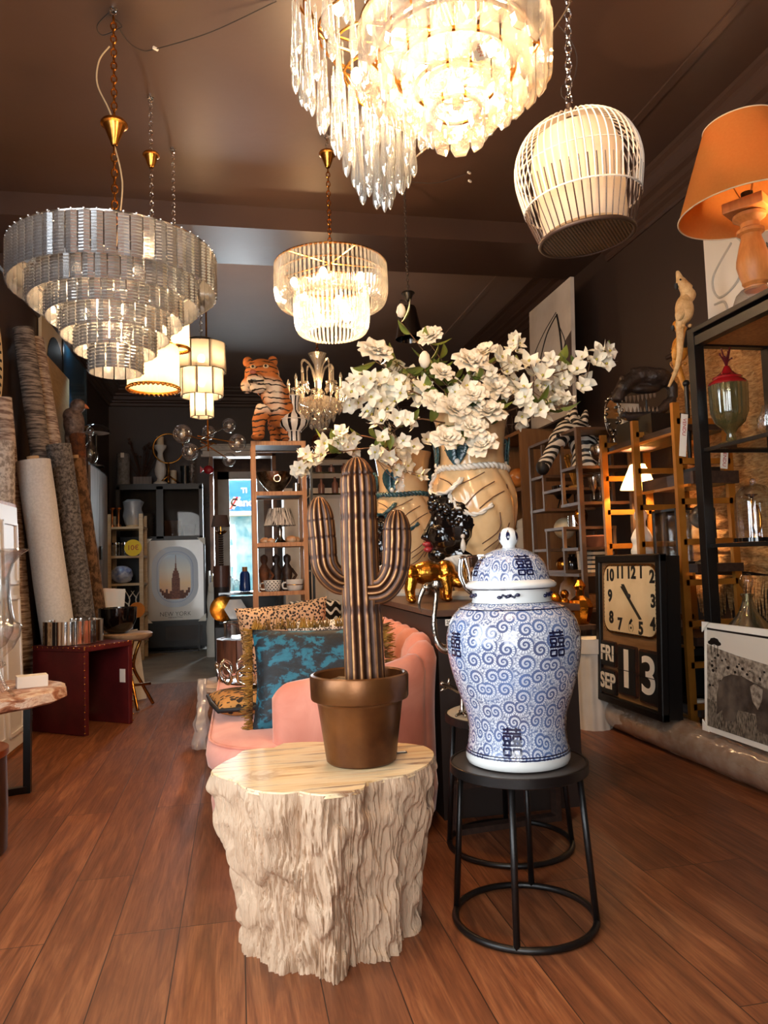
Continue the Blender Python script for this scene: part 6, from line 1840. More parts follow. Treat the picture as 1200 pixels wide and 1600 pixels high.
for sidx, x in enumerate((-0.35, -0.18)):
    for k in range(7 if sidx == 0 else 8):
        t2 = thing('grey_bowl', f"grey bowl, number {('one','two','three','four','five','six','seven','eight')[k]} from the bottom of the {('left','right')[sidx]} stack in the black cabinet", 'bowl', ((CX0 + CX1) / 2 + x, (CYF + CYB) / 2 - 0.04, cz + k * 0.045), 0, 'stacked grey bowls in the black cabinet')
        MB().lathe([(0.001, 0), (0.04, 0), (0.07, 0.03), (0.078, 0.06), (0.072, 0.06), (0.06, 0.03), (0.001, 0.008)], 16).build('bowl', M['greybowl'], t2, 1)
BX('parcel', 'brown box standing in the right half of the black cabinet', 'box', ((CX0 + CX1) / 2 + 0.16, 11.46, cz), (0.22, 0.18, 0.26), pm('kraft', C(112, 76, 48), 0.7))
t = thing('glass_bucket', 'clear glass ice bucket in the right half of the black cabinet', 'bucket', ((CX0 + CX1) / 2 + 0.4, 11.42, cz))
MB().lathe([(0.001, 0), (0.075, 0), (0.10, 0.2), (0.095, 0.2), (0.07, 0.01), (0.001, 0.01)], 18).build('bucket', M['glass'], t, 1)
# on the cabinet
M['greyvase'] = pm('pitted_grey_glaze', C(108, 106, 106), 0.5, col2=C(140, 140, 142), vs=20, bump=0.7, bs=40)
t, s = LT('grey_vase', 'tall pitted grey cylinder vase at the left end of the cabinet top', 'vase', 193, 757, 11.4, [(0, 0), (9, 0), (9.8, 2), (9.8, 48), (9, 49), (8, 46), (0, 44)], M['greyvase'], z=CT + 0.001)
MB().box((0.0, -9.9 * s, 46 * s), (0.05, 0.003, 0.07)).build('price_tag', M['tag'], t, 0)
t, s = LT('candle_holder', 'white carved baluster candle holder with a candle on the cabinet top', 'candle holder', 251, 757, 11.4, [(0, 0), (11, 0), (11, 3), (6, 6), (5, 10), (8, 16), (9, 24), (7, 34), (4.5, 44), (4, 50), (5, 53), (9, 58), (9.5, 62), (0, 62)], M['white'], z=CT + 0.001)
MB().cyl((0, 0, 62 * s), 5.5 * s, 14 * s, 18).build('candle', M['cream'], t, 1)
t = thing('ring_ornament', 'large thin brass ring on a three-legged stand on the cabinet top', 'ornament', (onY(264, 757, 11.35).x, 11.32, CT + 0.001)); s = mpp(264, 730, 11.35)
MB().torus((0, 0, 56 * s), 23 * s, 0.012, 48, 6, Matrix.Rotation(PI / 2, 3, 'X')).build('ring', M['brass'], t, 2)
b = MB(); b.tube([(0, 0, 33 * s), (0, 0, 12 * s)], 0.014, 6)
for dx, dy in ((-17, 0.05), (17, 0.05), (0, -0.05)): b.tube([(0, 0, 13 * s), (dx * s, dy, 0.01)], 0.013, 6)
b.build('stand', M['brass'], t, 2)
BX('grey_box', 'small grey-brown box beside the tall grey vase on the cabinet top', 'box', (onY(222, 750, 11.4).x, 11.5, CT + 0.001), (0.26, 0.12, 0.13), M['greywood'])
LT('dark_vase', 'dark green cylinder vase near the right end of the cabinet top', 'vase', 289, 757, 11.5, [(0, 0), (7, 0), (7, 30), (6, 30), (0, 26)], pm('dark_green_glaze', C(26, 34, 38), 0.25), z=CT + 0.001)
LT('pillar_candle', 'short white pillar candle behind the brass ring stand', 'candle', 271, 757, 11.55, [(0, 0), (5, 0), (5, 24), (0, 24)], M['cream'], z=CT + 0.001)
t, s = LT('crystal_stick', 'slim crystal ball candlestick at the right end of the cabinet top', 'candlestick', 300, 757, 11.4, [(0, 0), (8, 0), (7, 2), (2, 4)] + [(2 + (3 if i % 2 else 0), 5 + i * 3.2) for i in range(14)] + [(0, 50)], M['warmcrystal'], z=CT + 0.001)
t = thing('dried_flowers', 'dark dried flower arrangement in front of the back wall, behind the grey vase', 'dried flowers', (onY(222, 757, 11.6).x, 11.6, CT + 0.001))
b = MB(); rr = random.Random(3)
for i in range(22):
    e = Vector((rr.uniform(-.35, .3), rr.uniform(-.06, .06), rr.uniform(.3, .72))); b.tube(spl([(0, 0, 0.05), e * 0.5 + Vector((0, 0, .05)), e], 3), 0.005, 4)
    b.ball(e, rr.uniform(.012, .028), 6)
b.cyl((0, 0, 0), 0.05, 0.1, 10)
b.build('stems', pm('dried_brown', C(72, 46, 34), 0.8), t, 1)
# low black tv bench and the skyline poster
t = thing('tv_bench', 'low black media bench with a steel leg frame below the poster', 'bench', (-0.86, 11.0, 0))
MB().box((0, 0.05, 0.25), (0.98, 0.34, 0.36)).build('body', M['black'], t, 0)
MB().box((0.1, -0.13, 0.26), (0.5, 0.012, 0.2)).build('drawer_front', M['counterm'], t, 0)
b = MB()
for x in (-0.45, 0.3): b.bar((x, -0.14, 0), (x, -0.14, 0.43), 0.025).bar((x, 0.2, 0), (x, 0.2, 0.1), 0.025)
b.bar((-0.45, -0.14, 0.012), (0.3, -0.14, 0.012), 0.025); b.build('leg_frame', M['black'], t, 0)
PYY = 10.82
a, c_ = onY(228, 845, PYY), onY(319, 967, PYY)
pw, ph = c_.x - a.x, a.z - c_.z
t = thing('skyline_poster', 'NEW YORK poster of an aeroplane window over a skyline in a dark frame', 'poster', ((a.x + c_.x) / 2, PYY, c_.z), rot=(-0.03, 0, 0))
MB().box((0, 0.02, ph / 2), (pw + 0.05, 0.03, ph + 0.05)).build('frame', M['black'], t, 0)
MB().box((0, -0.002, ph / 2), (pw, 0.012, ph)).build('print', pm('grey_print', C(206, 196, 182), 0.25, coat=0.3, col2=C(196, 186, 174), vs=2), t, 0)
def rrp(w, h, r, n=10): return rrect(-w / 2, w / 2, -h / 2, h / 2, r, n)
XZ = Matrix(((1, 0, 0), (0, 0, -1), (0, 1, 0)))
zc = ph * 0.54
k = pw / 91
for nm, w2, h2, m, y in (('window_rim', 74, 100, C(196, 202, 212), -0.009), ('window_ring', 58, 84, C(150, 168, 198), -0.0105), ('window_bezel', 56, 82, C(198, 206, 218), -0.012)):
    MB().prism(rrp(w2 * k, h2 * k, w2 * k * 0.46), 0, 0.0015, XZ, (0, y, zc)).build(nm, pm(nm + '_ink', m, 0.4), t, 0)
sk = NT('sunset_ink').set(Roughness=0.3)
sp = sk.n('ShaderNodeSeparateXYZ'); sk.l(sk.coord('Object'), sp.inputs[0])
f = sk.math('DIVIDE', sk.math('SUBTRACT', sp.outputs[2], zc - 36 * k), 72 * k)
sk.base(sk.ramp(f, (0.0, C(226, 150, 90)), (0.35, C(240, 186, 110)), (0.65, C(214, 200, 176)), (1.0, C(170, 186, 200))))
MB().prism(rrp(50 * k, 74 * k, 23 * k), 0, 0.0015, XZ, (0, -0.0135, zc)).build('sky_print', sk.mat, t, 0)
M['bldg'] = pm('brown_ink', C(132, 88, 74), 0.6, col2=C(92, 58, 52), vs=60)
b = MB(); rr = random.Random(9)
for i in range(15):
    x = -23 + i * 3.2; hh = rr.uniform(9, 17) if abs(x) > 3 else 12
    lo = 8 * max(0, (abs(x) - 12) / 11) ** 2
    b.box((x * k, -0.0152, zc - 36 * k + (lo + hh) * k / 2 + lo * k / 2), (3.3 * k, 0.002, max(1, hh - lo) * k))
b.build('city_print', M['bldg'], t, 0)
b = MB()
for w2, z0, z1 in ((13, -36, -2), (10.5, -2, 6), (8, 6, 10), (4, 10, 14), (2.2, 14, 22), (0.8, 22, 36)): b.box((1 * k, -0.0165, zc + (z0 + z1) / 2 * k), (w2 * k, 0.002, (z1 - z0) * k))
b.build('tower_print', pm('tower_ink', C(150, 96, 80), 0.6, col2=C(112, 70, 60), vs=50), t, 0)
text('lettering', 'NEW YORK', 10 * k, M['ink'], t, (0, -0.0095, 10 * k), (PI / 2, 0, 0), 0.0004, sx=0.95, bold=-0.001)
text('lettering', 'MANHATTAN', 3 * k, M['ink'], t, (0, -0.0095, 4.5 * k), (PI / 2, 0, 0), 0.0004, sx=1.2)
for sx_, sz in ((-1, 0), (1, 0), (-1, 1), (1, 1)):
    MB().prism([(0, 0), (-sx_ * 0.11, 0), (0, (1 - 2 * sz) * 0.11)] if sx_ * (1 - 2 * sz) < 0 else [(0, 0), (0, (1 - 2 * sz) * 0.11), (-sx_ * 0.11, 0)], 0, 0.004, XZ, (sx_ * (pw / 2 + 0.028), -0.012, sz * ph + (1 - 2 * sz) * -0.028)).build('corner_protector', M['paper'], t, 0)
# magazines, white bag, black table with gold dish and hex box
mx = onY(325, 900, 10.9)
for i, (cc, hh) in enumerate(((C(220, 214, 206), .5), (C(70, 110, 170), .44), (C(226, 196, 70), .46), (C(190, 60, 50), .42), (C(230, 226, 220), .40))):
    t = thing('magazine', f"{('white','blue','yellow','red','pale')[i]} magazine standing in the row beside the poster", 'magazine', (mx.x + 0.015 + 0.022 * i, 11.02, 0.62), 0, 'magazines beside the poster')
    MB().box((0, 0, hh / 2), (0.018, 0.3, hh)).build('cover', pm('magazine_cover', cc, 0.4, col2=C(236, 230, 222), vs=14), t, 0)
BX('magazine_stand', 'dark narrow stand under the row of magazines', 'stand', (mx.x + 0.06, 11.02, 0), (0.15, 0.34, 0.615), M['black'])
p = onY(338, 1000, 10.2)
t = thing('white_bag', 'tall white crumpled bag standing beside the poster', 'bag', (p.x - 0.02, 10.1, 0))
b = MB(); b.grid(lambda u, v: ((0.11 - 0.03 * v + 0.02 * noise.noise(Vector((u * 5, v * 4, 1)))) * math.cos(2 * PI * u), (0.09 - 0.04 * v) * math.sin(2 * PI * u), v * (0.9 + 0.08 * math.sin(u * 6.3))), 20, 14, cu=True)
b.build('bag', M['paper'], t, 0.6)
t = thing('console_table', 'black console table with folding legs beyond the sofa', 'table', (0.14, 8.75, 0))
MB().box((0, 0, 0.86), (0.72, 0.36, 0.03)).build('top', M['blackgloss'], t, 0)
b = MB()
for x in (-0.32, 0.32): b.bar((x, -0.15, 0), (x, -0.15, 0.85), 0.04).bar((x, 0.15, 0), (x, 0.15, 0.85), 0.04)
b.bar((0.3, -0.15, 0.8), (0.08, -0.15, 0.1), 0.03); b.box((0, 0.16, 0.42), (0.66, 0.02, 0.8)); b.build('legs', M['black'], t, 0)
t = thing('low_stand', 'dark low stand in front of the black console carrying the gold dish', 'stand', (0.06, 8.3, 0)); MB().box((0, 0, 0.26), (0.62, 0.3, 0.52)).build('body', M['black'], t, 0)
p = onY(353, 952, 8.25); s = mpp(353, 952, 8.25)
t = thing('gold_dish', 'round hammered gold dish propped upright on the low stand', 'dish', (p.x - 0.03, 8.30, p.z), rot=(PI / 2 - 0.2, 0, -0.15))
MB().lathe([(0.001, 0.0), (13 * s, 0.0), (18 * s, 0.02), (20 * s, 0.03), (20 * s, 0.036), (13 * s, 0.012), (0.001, 0.01)], 32).build('dish', M['gold'], t, 1)
MB().box((0, -19 * s, -0.06), (0.08, 0.06, 0.08)).build('easel', M['black'], t, 0)
p = onY(371, 948, 8.35); s = mpp(371, 948, 8.35)
t = thing('hexagon_tray', 'pearly hexagonal tray propped beside the gold dish', 'tray', (p.x - 0.02, 8.22, p.z - 0.02), rot=(PI / 2 - 0.15, 0, 0))
hx = [(17 * s * math.cos(PI / 3 * i), 17 * s * math.sin(PI / 3 * i)) for i in range(6)]
MB().prism(hx, -0.02, 0.02).build('tray', pm('pearl', C(214, 212, 206), 0.2, coat=0.4, col2=C(186, 190, 192), vs=6), t, 0)
MB().box((0, -19 * s, -0.05), (0.1, 0.09, 0.06)).build('easel', M['black'], t, 0)
# on the console: palm lamp, jars, blue vase
zt_ = 0.876
M['mahog'] = pm('brown_drum', C(112, 72, 58), 0.35, col2=C(92, 56, 44), vs=4)
t = thing('palm_lamp', 'palm-tree table lamp with a brown shade on a brown drum before the window', 'lamp', (onY(346, 905, 9.6).x, 9.6, 0))
s = mpp(346, 905, 9.6)
zb = onY(346, 917, 9.6).z
MB().cyl((0, 0, 0), 12 * s, zb, 24).build('pedestal', M['counterm'], t); MB().cyl((0, 0, zb), 12.5 * s, 33 * s, 24).build('drum', M['mahog'], t, 1)
b = MB(); 
for i in range(14): b.lathe([(3.2 * s, zb + 33 * s + i * 3.6 * s), (4.2 * s, zb + 36 * s + i * 3.6 * s)], 10)
b.build('trunk', M['darkwood'], t, 1)
b = MB(); rr = random.Random(2)
for i in range(14): leafm(b, Vector((0, 0, zb + 84 * s)), Vector((math.cos(i * .9), math.sin(i * .9), 0.2)), 11 * s, rr)
b.build('fronds', M['brass'], t, 1)
MB().tube([(0, 0, zb + 80 * s), (0, 0, zb + 112 * s)], 0.01, 6).build('rod', M['brass'], t)
MB().lathe([(14.5 * s, zb + 94 * s), (10.5 * s, zb + 112 * s), (10 * s, zb + 112 * s), (14 * s, zb + 94 * s)], 28).build('shade', cloth_lit('brown_shade', C(122, 96, 86), 0.3), t, 1)
MB().lathe([(14 * s, zb + 95 * s), (0.01, zb + 96 * s)], 20).build('diffuser', M['paper'], t, 1)
for i, (x, h2) in enumerate(((360, 22), (370, 17))):
    t, s = LT('glass_jar', ('taller clear glass apothecary jar on the black console', 'shorter clear glass jar on the black console')[i], 'jar', x, 920, 8.75, [(0, 0), (5, 0), (5, h2 * .6), (3, h2 * .7), (5, h2), (0, h2 + 3)], M['glass'], z=zt_)
t, s = LT('blue_vase', 'dark blue ribbed glass bottle vase with a wooden neck on the console', 'vase', 383, 920, 8.8, [(0, 0), (8, 0), (8.5, 3), (7.5, 27), (5, 31), (0, 31)], pm('blue_glass', C(24, 62, 130), 0.12, coat=0.5, bump=0.5, bs=40), z=zt_)
MB().cyl((0, 0, 31 * s), 4 * s, 7 * s, 12).build('neck', M['wood'], t)
# small hanging things near the doorway
p = onY(326, 734, 11.0)
t = thing('fish_ornament', 'red glass fish-shaped ornament hanging beside the doorway', 'ornament', p)
b = MB(); b.ball((0, 0, 0), 0.075, 12, (1, 0.5, 0.85)); b.prism([(-0.06, 0), (-0.12, 0.05), (-0.12, -0.05)], -0.01, 0.01, XZ); b.build('body', pm('red_glass', C(190, 44, 50), 0.15, coat=0.5), t, 1)
MB().tube([(0.0, 0, 0.06), (0.02, 0, 0.22), (-0.02, 0, 0.5), (0, 0.5, ZC - 0.001 - p.z)], 0.004, 5).build('string', M['cable'], t)
p = onY(321, 783, 11.8)
t = thing('scroll_sconce', 'black wrought-iron scroll wall ornament beside the doorway', 'wall ornament', (p.x - 0.02, YB - 0.03, p.z))
b = MB()
for sg in (-1, 1):
    for zc_, r0 in ((-0.06, 0.06), (0.06, 0.045)): b.tube([(sg * (0.045 + r0 * (1 - q / 16) * math.cos(q * .55)), 0, zc_ + r0 * (1 - q / 16) * math.sin(q * .55)) for q in range(14)], 0.009, 6)
b.tube([(0, 0, -0.13), (0, 0, 0.15)], 0.01, 6); b.build('scrolls', M['black'], t, 1)

# ---- tall open oak shelf with the tiger
TX0, TX1, TYF, TYB = 0.13, 0.615, 6.6, 7.05
t = thing('tall_shelf', 'tall open oak shelf unit in the middle of the shop', 'shelf', ((TX0 + TX1) / 2, (TYF + TYB) / 2, 0))
w2, d2 = (TX1 - TX0) / 2, (TYB - TYF) / 2
TZ = 2.27
for x in (-w2 + 0.02, w2 - 0.02):
    for y in (-d2 + 0.02, d2 - 0.02): MB().box((x, y, TZ / 2), (0.04, 0.04, TZ)).build('post', M['wood'], t, 0)
M['greypanel'] = pm('grey_panel', C(122, 114, 112), 0.5, col2=C(110, 100, 98), vs=3, stretch=(8, 1, 1))
levs = (2.25, 1.80, 1.345, 0.915, 0.45)
for z in levs:
    sb = MB().box((0, 0, z), (w2 * 2 - 0.08, d2 * 2 - 0.02, 0.02)).build('shelf_board', M['greypanel'], t, 0)
    for e in (-1, 1): MB().box((0, e * (d2 - 0.015), z), (w2 * 2 - 0.08, 0.03, 0.036)).build('edge', M['wood'], sb, 0)
# tiger
def tiger_mat():
    m = NT('tiger_fur').set(Roughness=0.7)
    v = m.coord('Object')
    sp = m.n('ShaderNodeSeparateXYZ'); m.l(v, sp.inputs[0])
    ns = m.noise(v, 5, 3)
    w1 = m.n('ShaderNodeTexWave', i_Scale=6.2, i_Distortion=6.0, i_Detail=2.0); w1.inputs['Detail Scale'].default_value = 1.3; w1.bands_direction = 'Z'; m.l(v, w1.inputs[0])
    stripe = m.ramp(w1.outputs[1], (0.79, 0.0), (0.86, 1.0))
    stripe = m.math('MULTIPLY', stripe, m.ramp(m.noise(v, 9, 2), (0.36, 0.0), (0.48, 1.0)))
    # white ruff, chest and muzzle; orange crown and legs
    fy = m.math('ADD', sp.outputs[1], m.math('MULTIPLY', m.math('SUBTRACT', ns, 0.5), 0.2))
    chest = m.math('MULTIPLY', m.math('MULTIPLY', m.ramp(sp.outputs[2], (0.22, 0.0), (0.28, 1.0)), m.ramp(sp.outputs[2], (0.50, 1.0), (0.55, 0.0))), m.ramp(m.math('ADD', sp.outputs[0], 0.5), (0.54, 1.0), (0.60, 0.0)))
    front = m.ramp(fy, (-0.16, 1.0), (-0.08, 0.0)) if False else m.ramp(m.math('ADD', m.math('MULTIPLY', fy, 1.0), 0.5), (0.30, 1.0), (0.44, 0.0))
    white = m.math('MULTIPLY', chest, front)
    col = m.mix(white, m.mix(ns, C(198, 122, 62), C(180, 102, 46)), C(238, 226, 210))
    m.base(m.mix(stripe, col, C(30, 22, 20)))
    m.bump(m.noise(v, 120, 2), 0.3, 0.004)
    return m.mat
M['tiger'] = tiger_mat()
p = onY(428, 689, 6.72)
s = mpp(420, 620, 6.72)
t = thing('tiger_sculpture', 'life-like tiger sculpture standing on top of the tall oak shelf', 'sculpture', (p.x, p.y, TZ + 0.001))
q = lambda x, y, dy=0.0: Vector(((x - 428) * s, dy, (690 - y) * s))
b = MB()
for x, y, dy, r, sc in ((440, 640, 0.0, 24, (1.05, 1.2, 1.2)), (448, 640, 0.2, 25, (1, 1.4, 1.1)), (445, 650, 0.38, 24, (1, 1.2, 1.1)), (432, 618, -0.06, 22, (1.05, 1, 1)), (411, 589, -0.15, 25, (1.08, 0.95, 0.98)), (420, 600, -0.05, 22, (1, 1.1, 1)), (400, 602, -0.28, 12, (1.1, 1.1, 0.8)), (404, 613, -0.24, 11, (1.2, 1, 0.75)), (430, 606, -0.13, 14, (1, 0.9, 1.25)), (388, 606, -0.13, 10, (1, 0.9, 1.2))): b.ball(q(x, y, dy), r * s, 14, sc)
b.tube([q(414, 640, -0.12), q(404, 662, -0.16), q(404, 686, -0.16)], [14 * s, 10.5 * s, 9 * s], 12); b.ball(q(402, 686, -0.19), 9.5 * s, 10, (1.1, 1.4, 0.55))
b.tube([q(448, 650, -0.06), q(447, 670, -0.04), q(446, 686, -0.04)], [12 * s, 10 * s, 8 * s], 12); b.ball(q(446, 686, -0.06), 9 * s, 10, (1, 1.4, 0.5))
b.tube([q(440, 655, 0.38), q(432, 672, 0.36), q(432, 687, 0.34)], [14 * s, 8 * s, 7 * s], 10); b.tube([q(458, 655, 0.40), q(455, 672, 0.38), q(455, 687, 0.36)], [14 * s, 8 * s, 7 * s], 10)
for ex, ey in ((390, 568), (428, 566)): b.ball(q(ex, ey, -0.10), 8.5 * s, 10, (1, 0.55, 1.15))
b.build('body', M['tiger'], t, 2, remesh=0.012, sm=3)
b = MB(); b.ball(q(396, 594, -0.355), 4.2 * s, 8, (1.3, 0.6, 0.8)); b.build('nose', pm('pink_nose', C(178, 104, 88), 0.4), t, 1)
for ex, ey, dy in ((397, 583, -0.283), (416, 582, -0.287)):
    o = MB().ball(q(ex, ey, dy), 4.0 * s, 8, (1.1, 0.6, 0.8)).build('eye', M['cream'], t, 1); MB().ball(q(ex - 0.5, ey, dy - 0.014), 2.0 * s, 8, (1, 0.6, 1)).build('pupil', M['ink'], o, 1)
MB().tube(spl([q(393, 606, -0.355), q(399, 608, -0.36), q(412, 605, -0.315)], 4), 1.2 * s, 6).build('mouth', M['ink'], t, 1)
# striped vase beside it
def stripes():
    m = NT('black_white_stripe').set(Roughness=0.2)
    sp = m.n('ShaderNodeSeparateXYZ'); m.l(m.coord('Object'), sp.inputs[0])
    a = m.math('ARCTAN2', sp.outputs[1], sp.outputs[0])
    m.base(m.mix(m.ramp(m.math('SINE', m.math('MULTIPLY', a, 9)), (0.49, 0.0), (0.51, 1.0), interp='CONSTANT'), C(236, 230, 222), C(18, 17, 24)))
    return m.mat
M['stripes'] = stripes()
t, s = LT('striped_vase', 'black and white striped vase with a round body in front of the tiger', 'vase', 459, 689, 6.66, [(0, 0), (11, 0), (11, 15), (14, 17), (21, 24), (23, 31), (20, 39), (12, 45), (9, 50), (9, 62), (11.5, 72), (10, 72), (8, 62), (0, 60)], M['stripes'], z=TZ + 0.001, n=36)
for zz_, rr_ in ((16, 12.5), (34, 22.6), (72, 11)): MB().torus((0, 0, zz_ * s), rr_ * s, 0.7 * s, 32, 6).build('white_band', M['white'], t, 1)
# things on the shelf levels
t, s = LT('silver_bowl', 'big dented silver bowl with ring handles on the second shelf of the oak unit', 'bowl', 430, 767, 6.82, [(0, 0), (10, 0), (9, 3), (16, 10), (25, 22), (29, 33), (27, 33), (22, 20), (0, 8)], M['silver'], z=levs[1] + 0.012, n=32)
MB().torus((2 * s, -26 * s, 22 * s), 5 * s, 0.8 * s, 20, 6, Matrix.Rotation(PI / 2, 3, 'X')).build('ring_handle', M['chrome'], t, 1)
LT('chrome_cup', 'small chrome cup right of the silver bowl on the second shelf', 'cup', 463, 767, 6.72, [(0, 0), (6, 0), (6, 15), (5, 15), (0, 3)], M['chrome'], z=levs[1] + 0.012)
t, s = LT('table_lamp', 'silver lamp with a black and white feathered shade on the third shelf', 'lamp', 438, 848, 6.78, [(0, 0), (12, 0), (10, 3), (4, 8), (3, 14), (4, 22), (1, 30), (1, 55)], M['silver'], 'base', z=levs[2] + 0.012)
def feather():
    m = NT('feathered_shade').set(Roughness=0.8)
    sp = m.n('ShaderNodeSeparateXYZ'); m.l(m.coord('Object'), sp.inputs[0])
    a = m.math('ARCTAN2', sp.outputs[1], sp.outputs[0])
    cb = m.n('ShaderNodeCombineXYZ'); m.l(m.math('MULTIPLY', a, 6), cb.inputs[0]); m.l(m.math('MULTIPLY', sp.outputs[2], 3), cb.inputs[1])
    m.base(m.ramp(m.noise(cb.outputs[0], 3, 4), (0.42, C(40, 32, 30)), (0.52, C(220, 212, 202))))
    return m.mat
M['feather'] = feather()
MB().lathe([(25 * s, 28 * s), (17 * s, 55 * s), (16 * s, 55 * s), (24 * s, 28 * s)], 48, rip=lambda a, i: 1 + 0.02 * math.sin(a * 23)).build('shade', M['feather'], t, 1)
M['amber'] = pm('amber_stone', C(196, 116, 44), 0.3, col2=C(226, 200, 170), vs=7)
for i, (x, Y, r_) in enumerate(((414, 6.85, 7), (424, 6.72, 6), (455, 6.72, 8), (462, 6.85, 7))):
    p = onY(x, 848, Y); sr = r_ * mpp(x, 848, Y)
    t = thing('agate_stone', ('amber stone at the far left under the feathered lamp', 'smaller amber stone just left of the lamp foot', 'large amber stone right of the lamp foot', 'amber stone at the right end of the third shelf')[i], 'stone', (p.x, p.y, levs[2] + 0.012))
    b = MB(); b.ball((0, 0, sr * 0.75), sr, 10, (1.1, 0.9, 0.8)); b.build('stone', M['amber'], t, 0.4)
for i, (x, Y, m) in enumerate(((426, 6.72, 'dots'), (461, 6.72, 'white'))):
    if m == 'dots':
        mm = NT('triangle_print').set(Roughness=0.25); sp = mm.n('ShaderNodeSeparateXYZ'); mm.l(mm.coord('Object'), sp.inputs[0])
        a = mm.math('ARCTAN2', sp.outputs[1], sp.outputs[0])
        f = mm.math('MULTIPLY', mm.math('SINE', mm.math('MULTIPLY', a, 14)), mm.math('SINE', mm.math('MULTIPLY', sp.outputs[2], 190)))
        mm.base(mm.mix(mm.ramp(f, (0.49, 0.0), (0.51, 1.0), interp='CONSTANT'), C(238, 234, 226), C(24, 22, 22))); mt = mm.mat
    else: mt = pm('banded_white', C(232, 224, 214), 0.3)
    t, s = LT('mug', ('wide mug with black and white triangles on the lowest visible shelf', 'wide white mug with a gold band on the lowest visible shelf')[i], 'mug', x, 924, Y, [(0, 0), (9, 0), (12, 3), (14, 18), (13, 18), (10, 4), (0, 3)], mt, z=levs[3] + 0.012, n=32)
    MB().tube(spl([((-13) * s, 0, 14 * s), (-19 * s, 0, 12 * s), (-18 * s, 0, 5 * s), (-11 * s, 0, 4 * s)], 5), 1.3 * s, 6).build('handle', mt, t, 1)
    if m == 'white': MB().torus((0, 0, 10 * s), 13.1 * s, 0.7 * s, 32, 6).build('gold_band', M['brass'], t, 1)
for i, (x, Y) in enumerate(((413, 6.9), (432, 6.95), (449, 6.9))):
    p = onY(x, 900, Y)
    t = thing('dark_figurine', ('dark figurine at the left behind the triangle mug', 'dark figurine in the middle behind the mugs', 'dark figurine at the right behind the white mug')[i], 'figurine', (p.x, p.y, levs[3] + 0.012))
    b = MB(); b.lathe([(0.001, 0), (0.05, 0), (0.045, 0.02), (0.03, 0.06), (0.045, 0.14), (0.05, 0.2), (0.02, 0.25), (0.035, 0.28), (0.033, 0.32), (0.001, 0.34)], 14); b.tube([(0.04, 0, 0.2), (0.08, -0.02, 0.14), (0.05, -0.04, 0.1)], 0.014, 6); b.build('figure', M['darkwood'] if i else M['bark'], t, 1)
# smoky glass ball, black rack with cups, white panels standing in for a bright window, black and white stool behind the cactus
t, s = LT('smoky_globe', 'big smoky brown glass globe vase beside the tall shelf', 'vase', 511, 717, 6.9, [(0, 0), (10, 1), (20, 8), (25, 22), (24, 32), (16, 42), (8, 47), (7, 46), (14, 40), (22, 30), (22, 20), (0, 3)], glassy('smoky_glass', (0.30, 0.20, 0.17, 1), 0.2, 0.25, 0.04, (0.12, 0.07, 0.06, 1)), n=32)
zrk = t.location.z - 0.002
RX, RY = 0.88, 7.0
t = thing('wire_rack', 'black metal rack of cups and bottles behind the cactus', 'rack', (RX, RY, 0))
for x in (-0.2, 0.22):
    for y in (-0.18, 0.18): MB().box((x, y, zrk / 2), (0.022, 0.022, zrk)).build('post', M['black'], t, 0)
rl = (zrk - 0.012, zrk - 0.14, zrk - 0.34, 1.1)
for z in rl: MB().box((0.01, 0, z), (0.44, 0.38, 0.016)).build('shelf_board', M['blackgloss'], t, 0)
for i, (x, z, h2) in enumerate(((-0.12, rl[1], .09), (0.0, rl[1], .08), (0.12, rl[1], .09), (-0.1, rl[2], .14), (0.03, rl[2], .16), (0.13, rl[2], .12))):
    t = thing('bottle', f"dark brown bottle {('left on the upper','middle on the upper','right on the upper','left on the second','middle on the second','right on the second')[i]} tier of the black rack", 'bottle', (RX + x, RY - 0.1, z + 0.009), 0, 'bottles on the black rack')
    MB().lathe([(0.001, 0), (0.03, 0), (0.032, h2 * .6), (0.012, h2 * .75), (0.012, h2), (0.001, h2)], 12).build('bottle', M['mahog'], t, 1)
t = thing('window_stand_in', 'white painted cupboard standing behind the black rack', 'cupboard', (0.95, 8.3, 0))
MB().box((0, 0, 1.0), (0.9, 0.4, 2.0)).build('body', M['white'], t, 0)
for x in (-0.22, 0.22): MB().box((x, -0.21, 1.0), (0.42, 0.02, 1.9)).build('door', M['paper'], t, 0)
pt = NT('blob_print').set(Roughness=0.5)
vv = pt.coord('Object', (1, 1, 1))
s1 = pt.n('ShaderNodeSeparateXYZ'); pt.l(vv, s1.inputs[0])
ff = pt.math('SINE', pt.math('ADD', pt.math('MULTIPLY', s1.outputs[2], 90), pt.math('MULTIPLY', pt.math('SINE', pt.math('MULTIPLY', s1.outputs[0], 70)), 1.6)))
pt.base(pt.mix(pt.ramp(ff, (0.49, 0.0), (0.52, 1.0)), C(22, 20, 20), C(232, 228, 220)))
t = thing('patterned_pouf', 'black and white drip-patterned pouf behind the sofa back', 'pouf', (0.60, 6.05, 0))
MB().lathe([(0.001, 0), (0.2, 0), (0.22, 0.03), (0.22, 0.83), (0.2, 0.86), (0.001, 0.86)], 32).build('cover', pt.mat, t, 1)
